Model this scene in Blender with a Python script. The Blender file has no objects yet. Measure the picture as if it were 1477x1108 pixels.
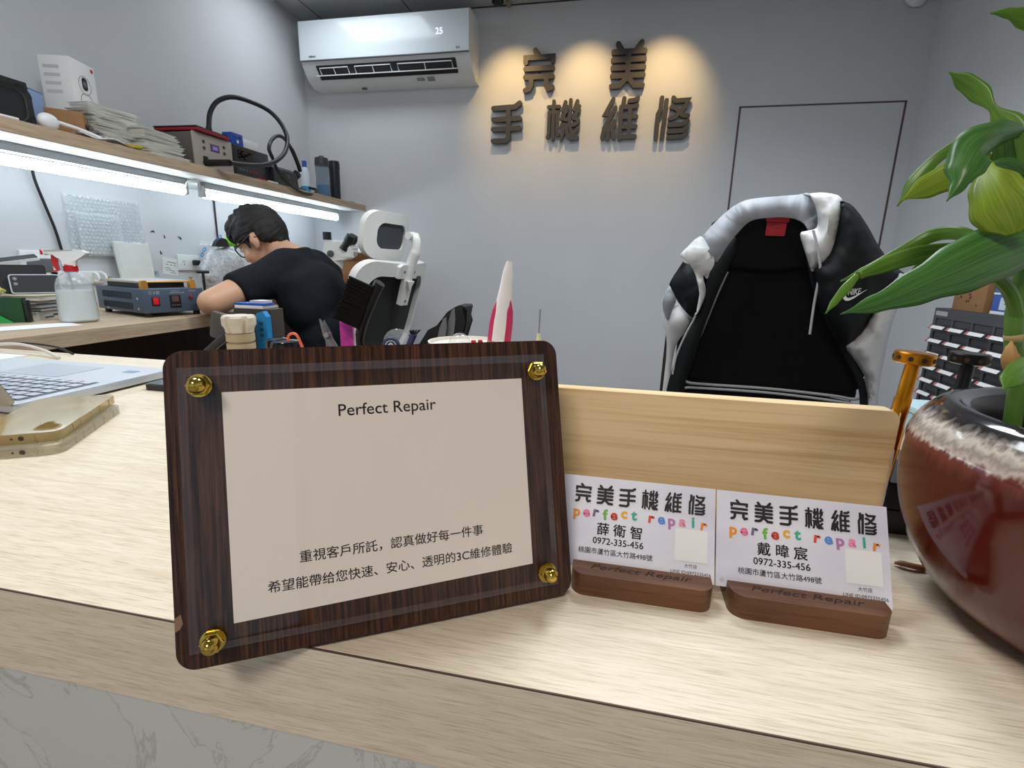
import bpy, bmesh, math, random
from math import sin, cos, pi, radians, sqrt
from mathutils import Vector, Matrix, noise

random.seed(7)
S = bpy.context.scene
C = bpy.context.collection

# ------------------------------------------------------------------ camera
FPX = 715.0
YAW, PITCH, ROLL = radians(11.45), radians(13.5), radians(1.30)
CAMP = Vector((0.0, 0.0, 0.974))
_f = Vector((-sin(YAW) * cos(PITCH), cos(YAW) * cos(PITCH), -sin(PITCH)))
_r0 = Vector((cos(YAW), sin(YAW), 0)); _u0 = _r0.cross(_f)
_r = _r0 * cos(ROLL) + _u0 * sin(ROLL)
_u = -_r0 * sin(ROLL) + _u0 * cos(ROLL)
cd = bpy.data.cameras.new('camera'); cam = bpy.data.objects.new('camera', cd); C.objects.link(cam)
cd.sensor_fit = 'HORIZONTAL'; cd.sensor_width = 36.0; cd.lens = FPX / 1477 * 36.0
cd.clip_start = 0.02; cd.clip_end = 50
M = Matrix((_r, _u, -_f)).transposed().to_4x4(); M.translation = CAMP
cam.matrix_world = M
S.camera = cam


def ray(x, y): return ((x - 738.5) * _r - (y - 554) * _u) / FPX + _f
def PY(x, y, Y): d = ray(x, y); return CAMP + d * (Y / d.y)            # point of the photo on the plane y = Y
def PX(x, y, X): d = ray(x, y); return CAMP + d * (X / d.x)
def PZ(x, y, Z): d = ray(x, y); return CAMP + d * ((Z - CAMP.z) / d.z)


# ------------------------------------------------------------------ view / world / lights
S.view_settings.view_transform = 'Standard'
S.view_settings.look = 'None'
S.view_settings.gamma = 1.0
S.view_settings.use_curve_mapping = False
S.view_settings.exposure = 0.0
S.cycles.use_denoising = True
S.cycles.max_bounces = 8
S.cycles.transparent_max_bounces = 24
S.cycles.caustics_reflective = False
S.cycles.caustics_refractive = False
S.cycles.sample_clamp_indirect = 6.0

w = bpy.data.worlds.new('world'); S.world = w; w.use_nodes = True
bg = w.node_tree.nodes['Background']
bg.inputs['Color'].default_value = (0.75, 0.87, 1.0, 1); bg.inputs['Strength'].default_value = 0.55

CEIL = 2.45; XL, XR, YB, YF = -2.083, 1.495, 3.25, -2.4
CT = 0.78            # counter top and desk top


def area(name, loc, size, sizey, power, col, rot=(0, 0, 0), spread=180):
    l = bpy.data.lights.new(name, 'AREA'); l.shape = 'RECTANGLE'; l.size = size; l.size_y = sizey
    l.energy = power; l.color = col; l.spread = radians(spread)
    o = bpy.data.objects.new(name, l); C.objects.link(o); o.location = loc; o.rotation_euler = rot
    return o


LIGHT_COL = (0.88, 0.95, 1.0)
PANELS = [(-1.56, 2.68, 3.6, 0.56, 0.30), (0.20, 1.50, 20, 0.56, 0.56), (-0.75, 0.75, 15, 0.56, 0.56), (-0.3, -1.2, 27, 0.56, 0.56)]   # ceiling panels: x, y, watts, size
for i, (x, y, p, sx_, sy_) in enumerate(PANELS):
    area('panel_light', (x, y, CEIL - 0.022), sx_, sy_, p, LIGHT_COL if i < 3 else (1.0, 0.88, 0.76), spread=140 if i == 1 else 180)  # the warm last panel is added to brighten the counter front

# ------------------------------------------------------------------ materials


def lin(c):
    return tuple((v / 12.92 if v <= 0.04045 else ((v + 0.055) / 1.055) ** 2.4) for v in c)


def rgb(r, g, b): return lin((r / 255, g / 255, b / 255)) + (1.0,)


MATS = {}


def mat(name, col, rough=0.5, metal=0.0, spec=0.5, var=0.0, vscale=30.0, bump=0.0, bscale=200.0, coat=0.0, emit=None, estr=0.0, sss=0.0, alpha=1.0, sheen=0.0):
    if name in MATS: return MATS[name]
    m = bpy.data.materials.new(name); m.use_nodes = True
    nt = m.node_tree; b = nt.nodes['Principled BSDF']
    b.inputs['Base Color'].default_value = col
    b.inputs['Roughness'].default_value = rough
    b.inputs['Metallic'].default_value = metal
    b.inputs['Specular IOR Level'].default_value = spec
    b.inputs['Coat Weight'].default_value = coat
    b.inputs['Coat Roughness'].default_value = 0.05
    b.inputs['Alpha'].default_value = alpha
    if sheen: b.inputs['Sheen Weight'].default_value = sheen
    if sss:
        b.inputs['Subsurface Weight'].default_value = sss
        b.inputs['Subsurface Radius'].default_value = (0.02, 0.008, 0.004)
    if emit:
        b.inputs['Emission Color'].default_value = emit; b.inputs['Emission Strength'].default_value = estr
    if var or bump:
        tc = nt.nodes.new('ShaderNodeTexCoord')
    if var:
        n = nt.nodes.new('ShaderNodeTexNoise'); n.inputs['Scale'].default_value = vscale; n.inputs['Detail'].default_value = 5
        nt.links.new(tc.outputs['Object'], n.inputs['Vector'])
        mx = nt.nodes.new('ShaderNodeMixRGB'); mx.blend_type = 'MULTIPLY'; mx.inputs[0].default_value = var
        mx.inputs[1].default_value = col
        rp = nt.nodes.new('ShaderNodeValToRGB'); rp.color_ramp.elements[0].position = 0.3; rp.color_ramp.elements[1].position = 0.7
        nt.links.new(n.outputs['Fac'], rp.inputs[0]); nt.links.new(rp.outputs[0], mx.inputs[2]); nt.links.new(mx.outputs[0], b.inputs['Base Color'])
    if bump:
        n2 = nt.nodes.new('ShaderNodeTexNoise'); n2.inputs['Scale'].default_value = bscale; n2.inputs['Detail'].default_value = 3
        nt.links.new(tc.outputs['Object'], n2.inputs['Vector'])
        bp = nt.nodes.new('ShaderNodeBump'); bp.inputs['Strength'].default_value = bump; bp.inputs['Distance'].default_value = 0.002
        nt.links.new(n2.outputs['Fac'], bp.inputs['Height']); nt.links.new(bp.outputs[0], b.inputs['Normal'])
    MATS[name] = m
    return m


def wood(name, c0, c1, axis=0, freq=60.0, stretch=25.0, rough=0.5, fine=0.35, contrast=(0.35, 0.7), coat=0.0, bump=0.05, dark=None, dist=0.6):
    """streaky grain along an axis of the object's own coordinates"""
    m = bpy.data.materials.new(name); m.use_nodes = True
    nt = m.node_tree; L = nt.links; b = nt.nodes['Principled BSDF']
    b.inputs['Roughness'].default_value = rough; b.inputs['Coat Weight'].default_value = coat
    b.inputs['Specular IOR Level'].default_value = 0.35
    tc = nt.nodes.new('ShaderNodeTexCoord')
    mp = nt.nodes.new('ShaderNodeMapping'); sc = [freq] * 3; sc[axis] = freq / stretch
    mp.inputs['Scale'].default_value = sc
    L.new(tc.outputs['Object'], mp.inputs[0])
    n1 = nt.nodes.new('ShaderNodeTexNoise'); n1.inputs['Scale'].default_value = 1.0; n1.inputs['Detail'].default_value = 6; n1.inputs['Roughness'].default_value = 0.65
    n1.inputs['Distortion'].default_value = dist
    L.new(mp.outputs[0], n1.inputs['Vector'])
    rp = nt.nodes.new('ShaderNodeValToRGB')
    rp.color_ramp.elements[0].position = contrast[0]; rp.color_ramp.elements[0].color = c1
    rp.color_ramp.elements[1].position = contrast[1]; rp.color_ramp.elements[1].color = c0
    L.new(n1.outputs['Fac'], rp.inputs[0])
    mp2 = nt.nodes.new('ShaderNodeMapping'); sc2 = [freq * 7] * 3; sc2[axis] = freq * 7 / (stretch * 1.6)
    mp2.inputs['Scale'].default_value = sc2
    L.new(tc.outputs['Object'], mp2.inputs[0])
    n2 = nt.nodes.new('ShaderNodeTexNoise'); n2.inputs['Scale'].default_value = 1.0; n2.inputs['Detail'].default_value = 3
    L.new(mp2.outputs[0], n2.inputs['Vector'])
    r2 = nt.nodes.new('ShaderNodeValToRGB'); r2.color_ramp.elements[0].position = 0.32; r2.color_ramp.elements[1].position = 0.5
    r2.color_ramp.elements[0].color = dark or (0.45, 0.36, 0.28, 1)
    L.new(n2.outputs['Fac'], r2.inputs[0])
    mx = nt.nodes.new('ShaderNodeMixRGB'); mx.blend_type = 'MULTIPLY'; mx.inputs[0].default_value = fine
    L.new(rp.outputs[0], mx.inputs[1]); L.new(r2.outputs[0], mx.inputs[2]); L.new(mx.outputs[0], b.inputs['Base Color'])
    bp = nt.nodes.new('ShaderNodeBump'); bp.inputs['Strength'].default_value = bump; bp.inputs['Distance'].default_value = 0.001
    L.new(n2.outputs['Fac'], bp.inputs['Height']); L.new(bp.outputs[0], b.inputs['Normal'])
    MATS[name] = m
    return m


def clear(name, tint=(1, 1, 1, 1), rough=0.03, ior=1.45, body=0.0, bodycol=(1, 1, 1, 1)):
    """thin clear plastic: transparent with fresnel gloss, optionally a milky body"""
    if name in MATS: return MATS[name]
    m = bpy.data.materials.new(name); m.use_nodes = True
    nt = m.node_tree; L = nt.links; nt.nodes.remove(nt.nodes['Principled BSDF'])
    out = nt.nodes['Material Output']
    tr = nt.nodes.new('ShaderNodeBsdfTransparent'); tr.inputs[0].default_value = tint
    gl = nt.nodes.new('ShaderNodeBsdfGlossy'); gl.inputs['Roughness'].default_value = rough
    fr = nt.nodes.new('ShaderNodeFresnel'); fr.inputs[0].default_value = ior
    base = tr.outputs[0]
    if body:
        df = nt.nodes.new('ShaderNodeBsdfDiffuse'); df.inputs[0].default_value = bodycol
        tl = nt.nodes.new('ShaderNodeBsdfTranslucent'); tl.inputs[0].default_value = bodycol
        ad = nt.nodes.new('ShaderNodeMixShader'); ad.inputs[0].default_value = 0.4
        L.new(df.outputs[0], ad.inputs[1]); L.new(tl.outputs[0], ad.inputs[2])
        mb = nt.nodes.new('ShaderNodeMixShader'); mb.inputs[0].default_value = body
        L.new(base, mb.inputs[1]); L.new(ad.outputs[0], mb.inputs[2]); base = mb.outputs[0]
    mx = nt.nodes.new('ShaderNodeMixShader')
    ge = nt.nodes.new('ShaderNodeNewGeometry'); iv = nt.nodes.new('ShaderNodeMath'); iv.operation = 'SUBTRACT'; iv.inputs[0].default_value = 1.0
    L.new(ge.outputs['Backfacing'], iv.inputs[1])
    ml_ = nt.nodes.new('ShaderNodeMath'); ml_.operation = 'MULTIPLY'; L.new(fr.outputs[0], ml_.inputs[0]); L.new(iv.outputs[0], ml_.inputs[1])
    L.new(ml_.outputs[0], mx.inputs[0]); L.new(base, mx.inputs[1]); L.new(gl.outputs[0], mx.inputs[2])
    L.new(mx.outputs[0], out.inputs[0])
    MATS[name] = m
    return m


wall_m = mat('wall_paint', rgb(206, 208, 212), 0.75, var=0.04, vscale=3, bump=0.25, bscale=160)
ceil_m = mat('ceiling_paint', rgb(178, 180, 180), 0.8, var=0.04, vscale=4)
floor_m = mat('floor_tile', rgb(150, 146, 140), 0.4, var=0.15, vscale=4)
gap_m = mat('joint_and_shadow', rgb(70, 60, 58), 0.7)
oak_m = wood('laminate_oak', rgb(226, 215, 194), rgb(208, 192, 166), 0, 170, 15, 0.42, 0.45, (0.22, 0.60), dark=(0.50, 0.42, 0.34, 1), dist=0.25)
shelf_m = wood('shelf_oak', rgb(196, 176, 150), rgb(168, 146, 120), 1, 48, 16, 0.5, 0.35, (0.3, 0.66))
pine_m = wood('pine', rgb(240, 212, 166), rgb(206, 166, 114), 0, 85, 40, 0.5, 0.2, (0.30, 0.52), dark=(0.72, 0.6, 0.46, 1), dist=0.25)
rose_m = wood('dark_rosewood', rgb(104, 66, 42), rgb(36, 18, 12), 1, 620, 36, 0.30, 0.45, (0.42, 0.70), dark=(0.35, 0.24, 0.18, 1), bump=0.02, dist=0.1)
walnut_m = wood('walnut', rgb(120, 80, 52), rgb(76, 46, 28), 0, 60, 12, 0.4, 0.5, (0.32, 0.7))
brownpanel_m = wood('brown_panel', rgb(78, 56, 38), rgb(60, 42, 28), 2, 30, 10, 0.55, 0.3)
black_m = mat('black_plastic', rgb(22, 22, 24), 0.4)
blackmat_m = mat('black_matte', rgb(16, 17, 20), 0.8)
gloss_black = mat('gloss_black', rgb(12, 12, 14), 0.12)
grey_m = mat('grey_plastic', rgb(96, 98, 102), 0.45)
dgrey_m = mat('dark_grey_plastic', rgb(58, 58, 60), 0.45)
white_m = mat('white_plastic', rgb(226, 228, 228), 0.35)
paper_m = mat('white_paper', rgb(236, 236, 236), 0.8)
ink_m = mat('black_ink', rgb(18, 16, 18), 0.6)
red_m = mat('red_plastic', rgb(196, 28, 36), 0.35)
brass_m = mat('polished_brass', rgb(214, 182, 84), 0.12, 1.0)
steel_m = mat('steel', rgb(180, 182, 186), 0.3, 1.0)
dsteel_m = mat('dark_steel', rgb(120, 122, 126), 0.4, 0.5)
blue_m = mat('blue_plastic', rgb(30, 92, 190), 0.4)
acry_m = clear('clear_acrylic', (0.995, 0.995, 0.995, 1), 0.02, 1.49)
tube_m = mat('lit_tube', (1, 1, 1, 1), 0.4, emit=(0.80, 0.93, 1.0, 1), estr=11.0)

# ------------------------------------------------------------------ mesh helpers


class MB:
    def __init__(s): s.bm = bmesh.new()

    def _n(s, before):
        return [v for v in s.bm.verts if v not in before]

    def box(s, c, d, bev=0.0, seg=2, rot=None, mi=0):
        vs0 = set(s.bm.verts)
        m = Matrix.Translation(Vector(c)) @ ((rot if rot is not None else Matrix()).to_4x4()) @ Matrix.Diagonal((d[0], d[1], d[2], 1))
        r = bmesh.ops.create_cube(s.bm, size=1.0, matrix=m)
        if bev:
            es = {e for v in r['verts'] for e in v.link_edges}
            bmesh.ops.bevel(s.bm, geom=list(es), offset=bev, segments=seg, profile=0.5, affect='EDGES')
        nv = s._n(vs0)
        for f in {f for v in nv for f in v.link_faces}: f.material_index = mi
        return nv

    def cyl(s, p0, p1, r0, r1=None, seg=20, mi=0, cap=True):
        r1 = r0 if r1 is None else r1
        return s.tube([p0, p1], [r0, r1], seg, mi, cap)

    def tube(s, pts, r, seg=10, mi=0, cap=True, closed=False, flat=1.0):
        pts = [Vector(p) for p in pts]; n = len(pts)
        rs = r if isinstance(r, (list, tuple)) else [r] * n
        rings = []; nrm = None
        for i, p in enumerate(pts):
            if closed: t = pts[(i + 1) % n] - pts[i - 1]
            else: t = pts[min(i + 1, n - 1)] - pts[max(i - 1, 0)]
            t.normalize()
            if nrm is None:
                nrm = t.orthogonal().normalized()
            else:
                nrm = (nrm - t * nrm.dot(t))
                if nrm.length < 1e-6: nrm = t.orthogonal()
                nrm.normalize()
            bn = t.cross(nrm)
            rings.append([s.bm.verts.new(p + (nrm * cos(2 * pi * k / seg) + bn * sin(2 * pi * k / seg) * flat) * rs[i]) for k in range(seg)])
        m = n if closed else n - 1
        for i in range(m):
            a, b = rings[i], rings[(i + 1) % n]
            for k in range(seg):
                f = s.bm.faces.new((a[k], a[(k + 1) % seg], b[(k + 1) % seg], b[k])); f.material_index = mi
        if cap and not closed:
            f = s.bm.faces.new(rings[0][::-1]); f.material_index = mi
            f = s.bm.faces.new(rings[-1]); f.material_index = mi
        return [v for q in rings for v in q]

    def lathe(s, prof, c=(0, 0, 0), seg=32, mi=0, M=None, cap=True):
        rings = []; c = Vector(c)
        for (r, z) in prof:
            ring = []
            for k in range(seg):
                p = Vector((r * cos(2 * pi * k / seg), r * sin(2 * pi * k / seg), z))
                if M is not None: p = M @ p
                ring.append(s.bm.verts.new(p + c))
            rings.append(ring)
        for a, b in zip(rings, rings[1:]):
            for k in range(seg):
                f = s.bm.faces.new((a[k], a[(k + 1) % seg], b[(k + 1) % seg], b[k])); f.material_index = mi
        if cap:
            for q in (rings[0][::-1], rings[-1]):
                f = s.bm.faces.new(q); f.material_index = mi
        return [v for q in rings for v in q]

    def plate(s, outer, holes=(), t=0.01, M=None, mi=0, mi_side=None):
        """flat plate in local xy (thickness 0..t along z) with holes"""
        M = M if M is not None else Matrix()
        loops = [outer] + list(holes); es = []; vs = []
        for lp in loops:
            v = [s.bm.verts.new((p[0], p[1], 0)) for p in lp]; vs += v
            es += [s.bm.edges.new((v[i], v[(i + 1) % len(v)])) for i in range(len(v))]
        if len(loops) == 1:
            fs = [s.bm.faces.new(vs)]
        else:
            r = bmesh.ops.triangle_fill(s.bm, edges=es, use_beauty=True, use_dissolve=False)
            fs = [g for g in r['geom'] if isinstance(g, bmesh.types.BMFace)]
        if fs and fs[0].normal.length == 0: bmesh.ops.recalc_face_normals(s.bm, faces=fs)
        for f in fs:
            f.normal_update()
            if f.normal.z > 0: f.normal_flip()
        if t:
            e = bmesh.ops.extrude_face_region(s.bm, geom=fs)
            nv = [g for g in e['geom'] if isinstance(g, bmesh.types.BMVert)]
            for v in nv: v.co.z += t
            vs = vs + nv
        allf = {f for v in vs for f in v.link_faces}
        for f in allf:
            f.normal_update()
            f.material_index = mi if abs(f.normal.z) > 0.5 or mi_side is None else mi_side
        for v in vs: v.co = M @ v.co
        return vs

    def ell(s, c, r, rot=None, seg=16, mi=0):
        vs0 = set(s.bm.verts)
        m = Matrix.Translation(Vector(c)) @ ((rot if rot is not None else Matrix()).to_4x4()) @ Matrix.Diagonal((r[0], r[1], r[2], 1))
        q = bmesh.ops.create_uvsphere(s.bm, u_segments=seg, v_segments=max(6, seg // 2 + 2), radius=1.0, matrix=m)
        for f in {f for v in q['verts'] for f in v.link_faces}: f.material_index = mi
        return q['verts']

    def grid(s, fn, nu, nv, mi=0, closed_u=False):
        g = [[s.bm.verts.new(fn(i / (nu if closed_u else nu - 1), j / (nv - 1))) for j in range(nv)] for i in range(nu)]
        for i in range(nu if closed_u else nu - 1):
            for j in range(nv - 1):
                f = s.bm.faces.new((g[i][j], g[(i + 1) % nu][j], g[(i + 1) % nu][j + 1], g[i][j + 1])); f.material_index = mi
        return [v for q in g for v in q]

    def text(s, body, size, M, off=0.0, ext=0.0, align='CENTER', mi=0, sx=1.0, shear=0.0, spacing=1.0):
        cu = bpy.data.curves.new('t', 'FONT'); cu.body = body; cu.size = size; cu.align_x = align; cu.align_y = 'CENTER'
        cu.offset = off; cu.extrude = ext; cu.shear = shear; cu.space_character = spacing; cu.resolution_u = 3
        o = bpy.data.objects.new('t', cu); C.objects.link(o)
        bpy.context.view_layer.update()
        me = bpy.data.meshes.new_from_object(o.evaluated_get(bpy.context.evaluated_depsgraph_get()))
        bpy.data.objects.remove(o); bpy.data.curves.remove(cu)
        n0 = len(s.bm.verts); f0 = len(s.bm.faces)
        s.bm.from_mesh(me); bpy.data.meshes.remove(me)
        s.bm.verts.ensure_lookup_table(); s.bm.faces.ensure_lookup_table()
        for v in s.bm.verts[n0:]: v.co = M @ Vector((v.co.x * sx, v.co.y, v.co.z))
        for f in s.bm.faces[f0:]: f.material_index = mi
        return s.bm.verts[n0:]

    def stroke(s, pts, w, t, M, mi=0, n=5):
        """rounded brush stroke (flat prism) along a polyline in local xy"""
        P = [Vector((p[0], p[1])) for p in pts]
        L = []; R = []
        for i, p in enumerate(P):
            a = (P[i] - P[i - 1]).normalized() if i else (P[1] - P[0]).normalized()
            b = (P[i + 1] - P[i]).normalized() if i < len(P) - 1 else a
            d = (a + b)
            d = d.normalized() if d.length > 1e-6 else a
            nn = Vector((-d.y, d.x)); k = w / 2 / max(0.55, nn.dot(Vector((-a.y, a.x))))
            L.append(p + nn * k); R.append(p - nn * k)
        a0 = (P[1] - P[0]).normalized(); a1 = (P[-1] - P[-2]).normalized()
        poly = list(L)
        ang = math.atan2(a1.y, a1.x)
        for q in range(1, n): th = ang + pi / 2 - pi * q / n; poly.append(P[-1] + Vector((cos(th), sin(th))) * w / 2)
        poly += R[::-1]
        ang = math.atan2(a0.y, a0.x)
        for q in range(1, n): th = ang - pi / 2 - pi * q / n; poly.append(P[0] + Vector((cos(th), sin(th))) * w / 2)
        return s.plate([(p.x, p.y) for p in poly], (), t, M, mi)

    def build(s, name, m=None, parent=None, smooth=35, recalc=True):
        if recalc: bmesh.ops.recalc_face_normals(s.bm, faces=s.bm.faces[:])
        me = bpy.data.meshes.new(name); s.bm.to_mesh(me); s.bm.free()
        for q in (m if isinstance(m, (list, tuple)) else [m]):
            if q: me.materials.append(q)
        if smooth:
            me.shade_smooth(); me.set_sharp_from_angle(angle=radians(smooth))
        o = bpy.data.objects.new(name, me); C.objects.link(o)
        if parent is not None: o.parent = parent
        return o


def rr(w, h, r, n=5, cx=0.0, cy=0.0):
    r = min(r, w / 2, h / 2); out = []
    for (sx, sy, a0) in ((1, 1, 0), (-1, 1, pi / 2), (-1, -1, pi), (1, -1, 3 * pi / 2)):
        for k in range(n + 1):
            a = a0 + pi / 2 * k / n
            out.append((cx + sx * (w / 2 - r) + r * cos(a), cy + sy * (h / 2 - r) + r * sin(a)))
    return out


def circ(r, n=20, cx=0.0, cy=0.0): return [(cx + r * cos(2 * pi * k / n), cy + r * sin(2 * pi * k / n)) for k in range(n)]


def spline(pts, n=8):
    P = [Vector(p) for p in pts]; out = []
    for i in range(len(P) - 1):
        p0 = P[i - 1] if i else P[0] * 2 - P[1]
        p1, p2 = P[i], P[i + 1]
        p3 = P[i + 2] if i + 2 < len(P) else P[-1] * 2 - P[-2]
        for k in range(n):
            t = k / n
            out.append(0.5 * ((2 * p1) + (p2 - p0) * t + (2 * p0 - 5 * p1 + 4 * p2 - p3) * t * t + (3 * p1 - p0 - 3 * p2 + p3) * t ** 3))
    out.append(P[-1]); return out


def frame(o, ex, ey, ez=None):
    """matrix with given origin and x / y directions"""
    ex = Vector(ex).normalized(); ey = Vector(ey); ey = (ey - ex * ey.dot(ex)).normalized()
    ez = ex.cross(ey)
    m = Matrix((ex, ey, ez)).transposed().to_4x4(); m.translation = Vector(o); return m


def thing(name, label, cat, loc=(0, 0, 0), rotz=0.0, group=None):
    o = bpy.data.objects.new(name, None); C.objects.link(o)
    o.location = loc; o.rotation_euler = (0, 0, rotz); o.empty_display_size = 0.05
    o['label'] = label; o['category'] = cat
    if group: o['group'] = group
    bpy.context.view_layer.update()
    return o


def tag(o, label, cat, group=None):
    o['label'] = label; o['category'] = cat
    if group: o['group'] = group
    return o


def struct(name, mb, m, parent=None, smooth=30):
    o = mb.build(name, m, parent, smooth)
    if parent is None: o['kind'] = 'structure'
    return o


def world_part(name, mb, m, t, smooth=35):
    """part whose mesh was drawn in world coordinates"""
    o = mb.build(name, m, None, smooth); o.parent = t
    bpy.context.view_layer.update()
    inv = t.matrix_world.inverted(); o.data.transform(inv)
    return o


def sub(name, mb, m, part, smooth=35):
    """sub-part of a part (world-drawn, the part itself sits at its thing's origin)"""
    o = mb.build(name, m, None, smooth); o.parent = part
    bpy.context.view_layer.update()
    o.data.transform(part.matrix_world.inverted())
    return o


def blob(name, draw, voxel, smooth_iter, m, t=None, disp=None, part=True):
    """several overlapping volumes melted into one continuous surface"""
    mb = MB(); draw(mb)
    me = bpy.data.meshes.new('tmp'); mb.bm.to_mesh(me); mb.bm.free()
    o = bpy.data.objects.new('tmp', me); C.objects.link(o)
    rm = o.modifiers.new('r', 'REMESH'); rm.mode = 'VOXEL'; rm.voxel_size = voxel; rm.use_smooth_shade = True
    sm = o.modifiers.new('s', 'SMOOTH'); sm.factor = 0.5; sm.iterations = smooth_iter
    bpy.context.view_layer.update()
    me2 = bpy.data.meshes.new_from_object(o.evaluated_get(bpy.context.evaluated_depsgraph_get()))
    bpy.data.objects.remove(o); bpy.data.meshes.remove(me)
    me2.name = name; me2.materials.clear(); me2.materials.append(m); me2.shade_smooth()
    if disp:
        nn = [v.normal.copy() for v in me2.vertices]
        for v, q in zip(me2.vertices, nn): v.co += disp(v.co, q)
    ob = bpy.data.objects.new(name, me2); C.objects.link(ob)
    if t is not None:
        ob.parent = t; bpy.context.view_layer.update(); me2.transform(t.matrix_world.inverted())
    return ob


def capsule(mb, p0, p1, r0, r1, seg=14):
    p0, p1 = Vector(p0), Vector(p1)
    mb.tube([p0, p1], [r0, r1], seg)
    mb.ell(p0, (r0,) * 3, None, seg); mb.ell(p1, (r1,) * 3, None, seg)


def chain(mb, pts, rs, seg=14):
    for i in range(len(pts) - 1): capsule(mb, pts[i], pts[i + 1], rs[i], rs[i + 1], seg)


Rz = lambda a: Matrix.Rotation(a, 4, 'Z')
Rx = lambda a: Matrix.Rotation(a, 4, 'X')
Ry = lambda a: Matrix.Rotation(a, 4, 'Y')
T4 = lambda *p: Matrix.Translation(Vector(p))

# ================================================================== setting
b = MB(); b.box(((XL + XR) / 2, (YB + YF) / 2, -0.05), (XR - XL + 0.2, YB - YF + 0.2, 0.1)); struct('floor', b, floor_m)
b = MB(); b.box(((XL + XR) / 2, (YB + YF) / 2, CEIL + 0.05), (XR - XL + 0.2, YB - YF + 0.2, 0.1)); struct('ceiling', b, ceil_m)
b = MB(); b.box(((XL + XR) / 2, YB + 0.05, CEIL / 2), (XR - XL + 0.2, 0.1, CEIL)); struct('wall_back', b, wall_m)
b = MB(); b.box((XL - 0.05, (YB + YF) / 2, CEIL / 2), (0.1, YB - YF, CEIL)); struct('wall_left', b, wall_m)
b = MB(); b.box((XR + 0.05, (YB + YF) / 2, CEIL / 2), (0.1, YB - YF, CEIL)); struct('wall_right', b, wall_m)
b = MB()
b.box(((XL + XR) / 2, YF - 0.05, 2.3), (XR - XL + 0.2, 0.1, 0.3)); b.box(((XL + XR) / 2, YF - 0.05, 0.25), (XR - XL + 0.2, 0.1, 0.5))
b.box((XL + 0.15, YF - 0.05, 1.3), (0.5, 0.1, 1.8)); b.box((XR - 0.15, YF - 0.05, 1.3), (0.5, 0.1, 1.8))
struct('wall_front', b, wall_m)
b = MB(); b.plate(rr(2.8, 1.67, 0.001, 1), [rr(2.7, 1.57, 0.001, 1)], 0.05, T4((XL + XR) / 2, YF, 1.325) @ Rx(pi / 2))
wf = struct('window_1', b, dgrey_m)
b = MB(); b.box(((XL + XR) / 2, YF - 0.03, 1.325), (2.72, 0.008, 1.59)); struct('window_pane', b, acry_m, wf)
# joints of the ceiling boards
for i, x in enumerate((-1.93, -1.33, -0.73, -0.13, 0.47, 1.07)):
    b = MB(); b.box((x, (YB + YF) / 2, CEIL - 0.0005), (0.006, YB - YF, 0.001)); struct('trim_%d' % (i + 1), b, gap_m, smooth=0)
# dark strip painted in as the shadow line where the back wall meets the ceiling
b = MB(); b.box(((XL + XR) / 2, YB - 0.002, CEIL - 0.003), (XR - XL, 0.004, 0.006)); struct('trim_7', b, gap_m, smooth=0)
# flush hidden door in the back wall
dl, dr, dt = PY(1067.6, 155.4, YB).x, PY(1307, 145.5, YB).x, 1.860
b = MB()
for (x0, x1, z0, z1) in ((dl - 0.005, dl + 0.005, 0, dt), (dr - 0.005, dr + 0.005, 0, dt), (dl - 0.005, dr + 0.005, dt - 0.004, dt + 0.004)):
    b.box(((x0 + x1) / 2, YB - 0.001, (z0 + z1) / 2), (x1 - x0, 0.002, z1 - z0))
struct('door_1', b, mat('door_gap', rgb(92, 74, 74), 0.7), smooth=0)
b = MB(); b.box(((XL + XR) / 2, YB - 0.006, 0.04), (XR - XL, 0.012, 0.08)); struct('baseboard_back', b, grey_m)

# ceiling light panels (out of the frame; the customer-side one is added to light the counter front)
for i, (x, y, p, sx_, sy_) in enumerate(PANELS):
    t = thing('ceiling_light', 'recessed ceiling light panel, %s' % ['over the workbench near the air conditioner', 'behind the counter, right of the middle', 'over the left of the counter', 'added out of view on the customer side'][i], 'ceiling light', (x, y, CEIL), 0, 'ceiling light panels')
    b = MB(); b.plate(rr(sx_ + 0.06, sy_ + 0.06, 0.01), [rr(sx_ + 0.01, sy_ + 0.01, 0.005)], 0.012, T4(0, 0, -0.014)); b.build('light_frame', white_m, t)
    b = MB(); b.box((0, 0, -0.004), (sx_ + 0.02, sy_ + 0.02, 0.004)); b.build('diffuser', mat('lit_diffuser', (1, 1, 1, 1), 0.6, emit=(0.93, 0.97, 1.0, 1), estr=3.0), t)

# warm downlights washing the back wall
for i, x in enumerate((-0.69, -0.26, 0.185)):
    t = thing('downlight', ['black ceiling downlight beside the air conditioner', 'black ceiling downlight above the middle of the wall sign', 'black ceiling downlight above the right end of the wall sign'][i], 'downlight', (x, 2.80, CEIL), 0, 'downlights over the wall sign')
    b = MB(); b.lathe([(0.034, 0), (0.034, -0.05), (0.028, -0.05), (0.026, -0.035)], seg=24); b.build('housing', black_m, t)
    b = MB(); b.lathe([(0.0005, -0.036), (0.025, -0.036)], seg=20, cap=False); b.build('bulb', mat('warm_bulb', (1, 1, 1, 1), 0.5, emit=(1, 0.72, 0.36, 1), estr=12), t)
    l = bpy.data.lights.new('downlight_spot', 'SPOT'); l.energy = 22; l.color = (1.0, 0.66, 0.27); l.spot_size = radians(58); l.spot_blend = 1.0; l.shadow_soft_size = 0.012
    lo = bpy.data.objects.new('downlight_spot', l); C.objects.link(lo); lo.parent = t; lo.location = (0, 0.0, -0.056)
    lo.rotation_euler = (radians(44), 0, 0)
t = thing('ceiling_fitting', 'small round black fitting on the ceiling edge right of the air conditioner', 'ceiling fitting', PZ(718, 0, CEIL))
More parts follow.
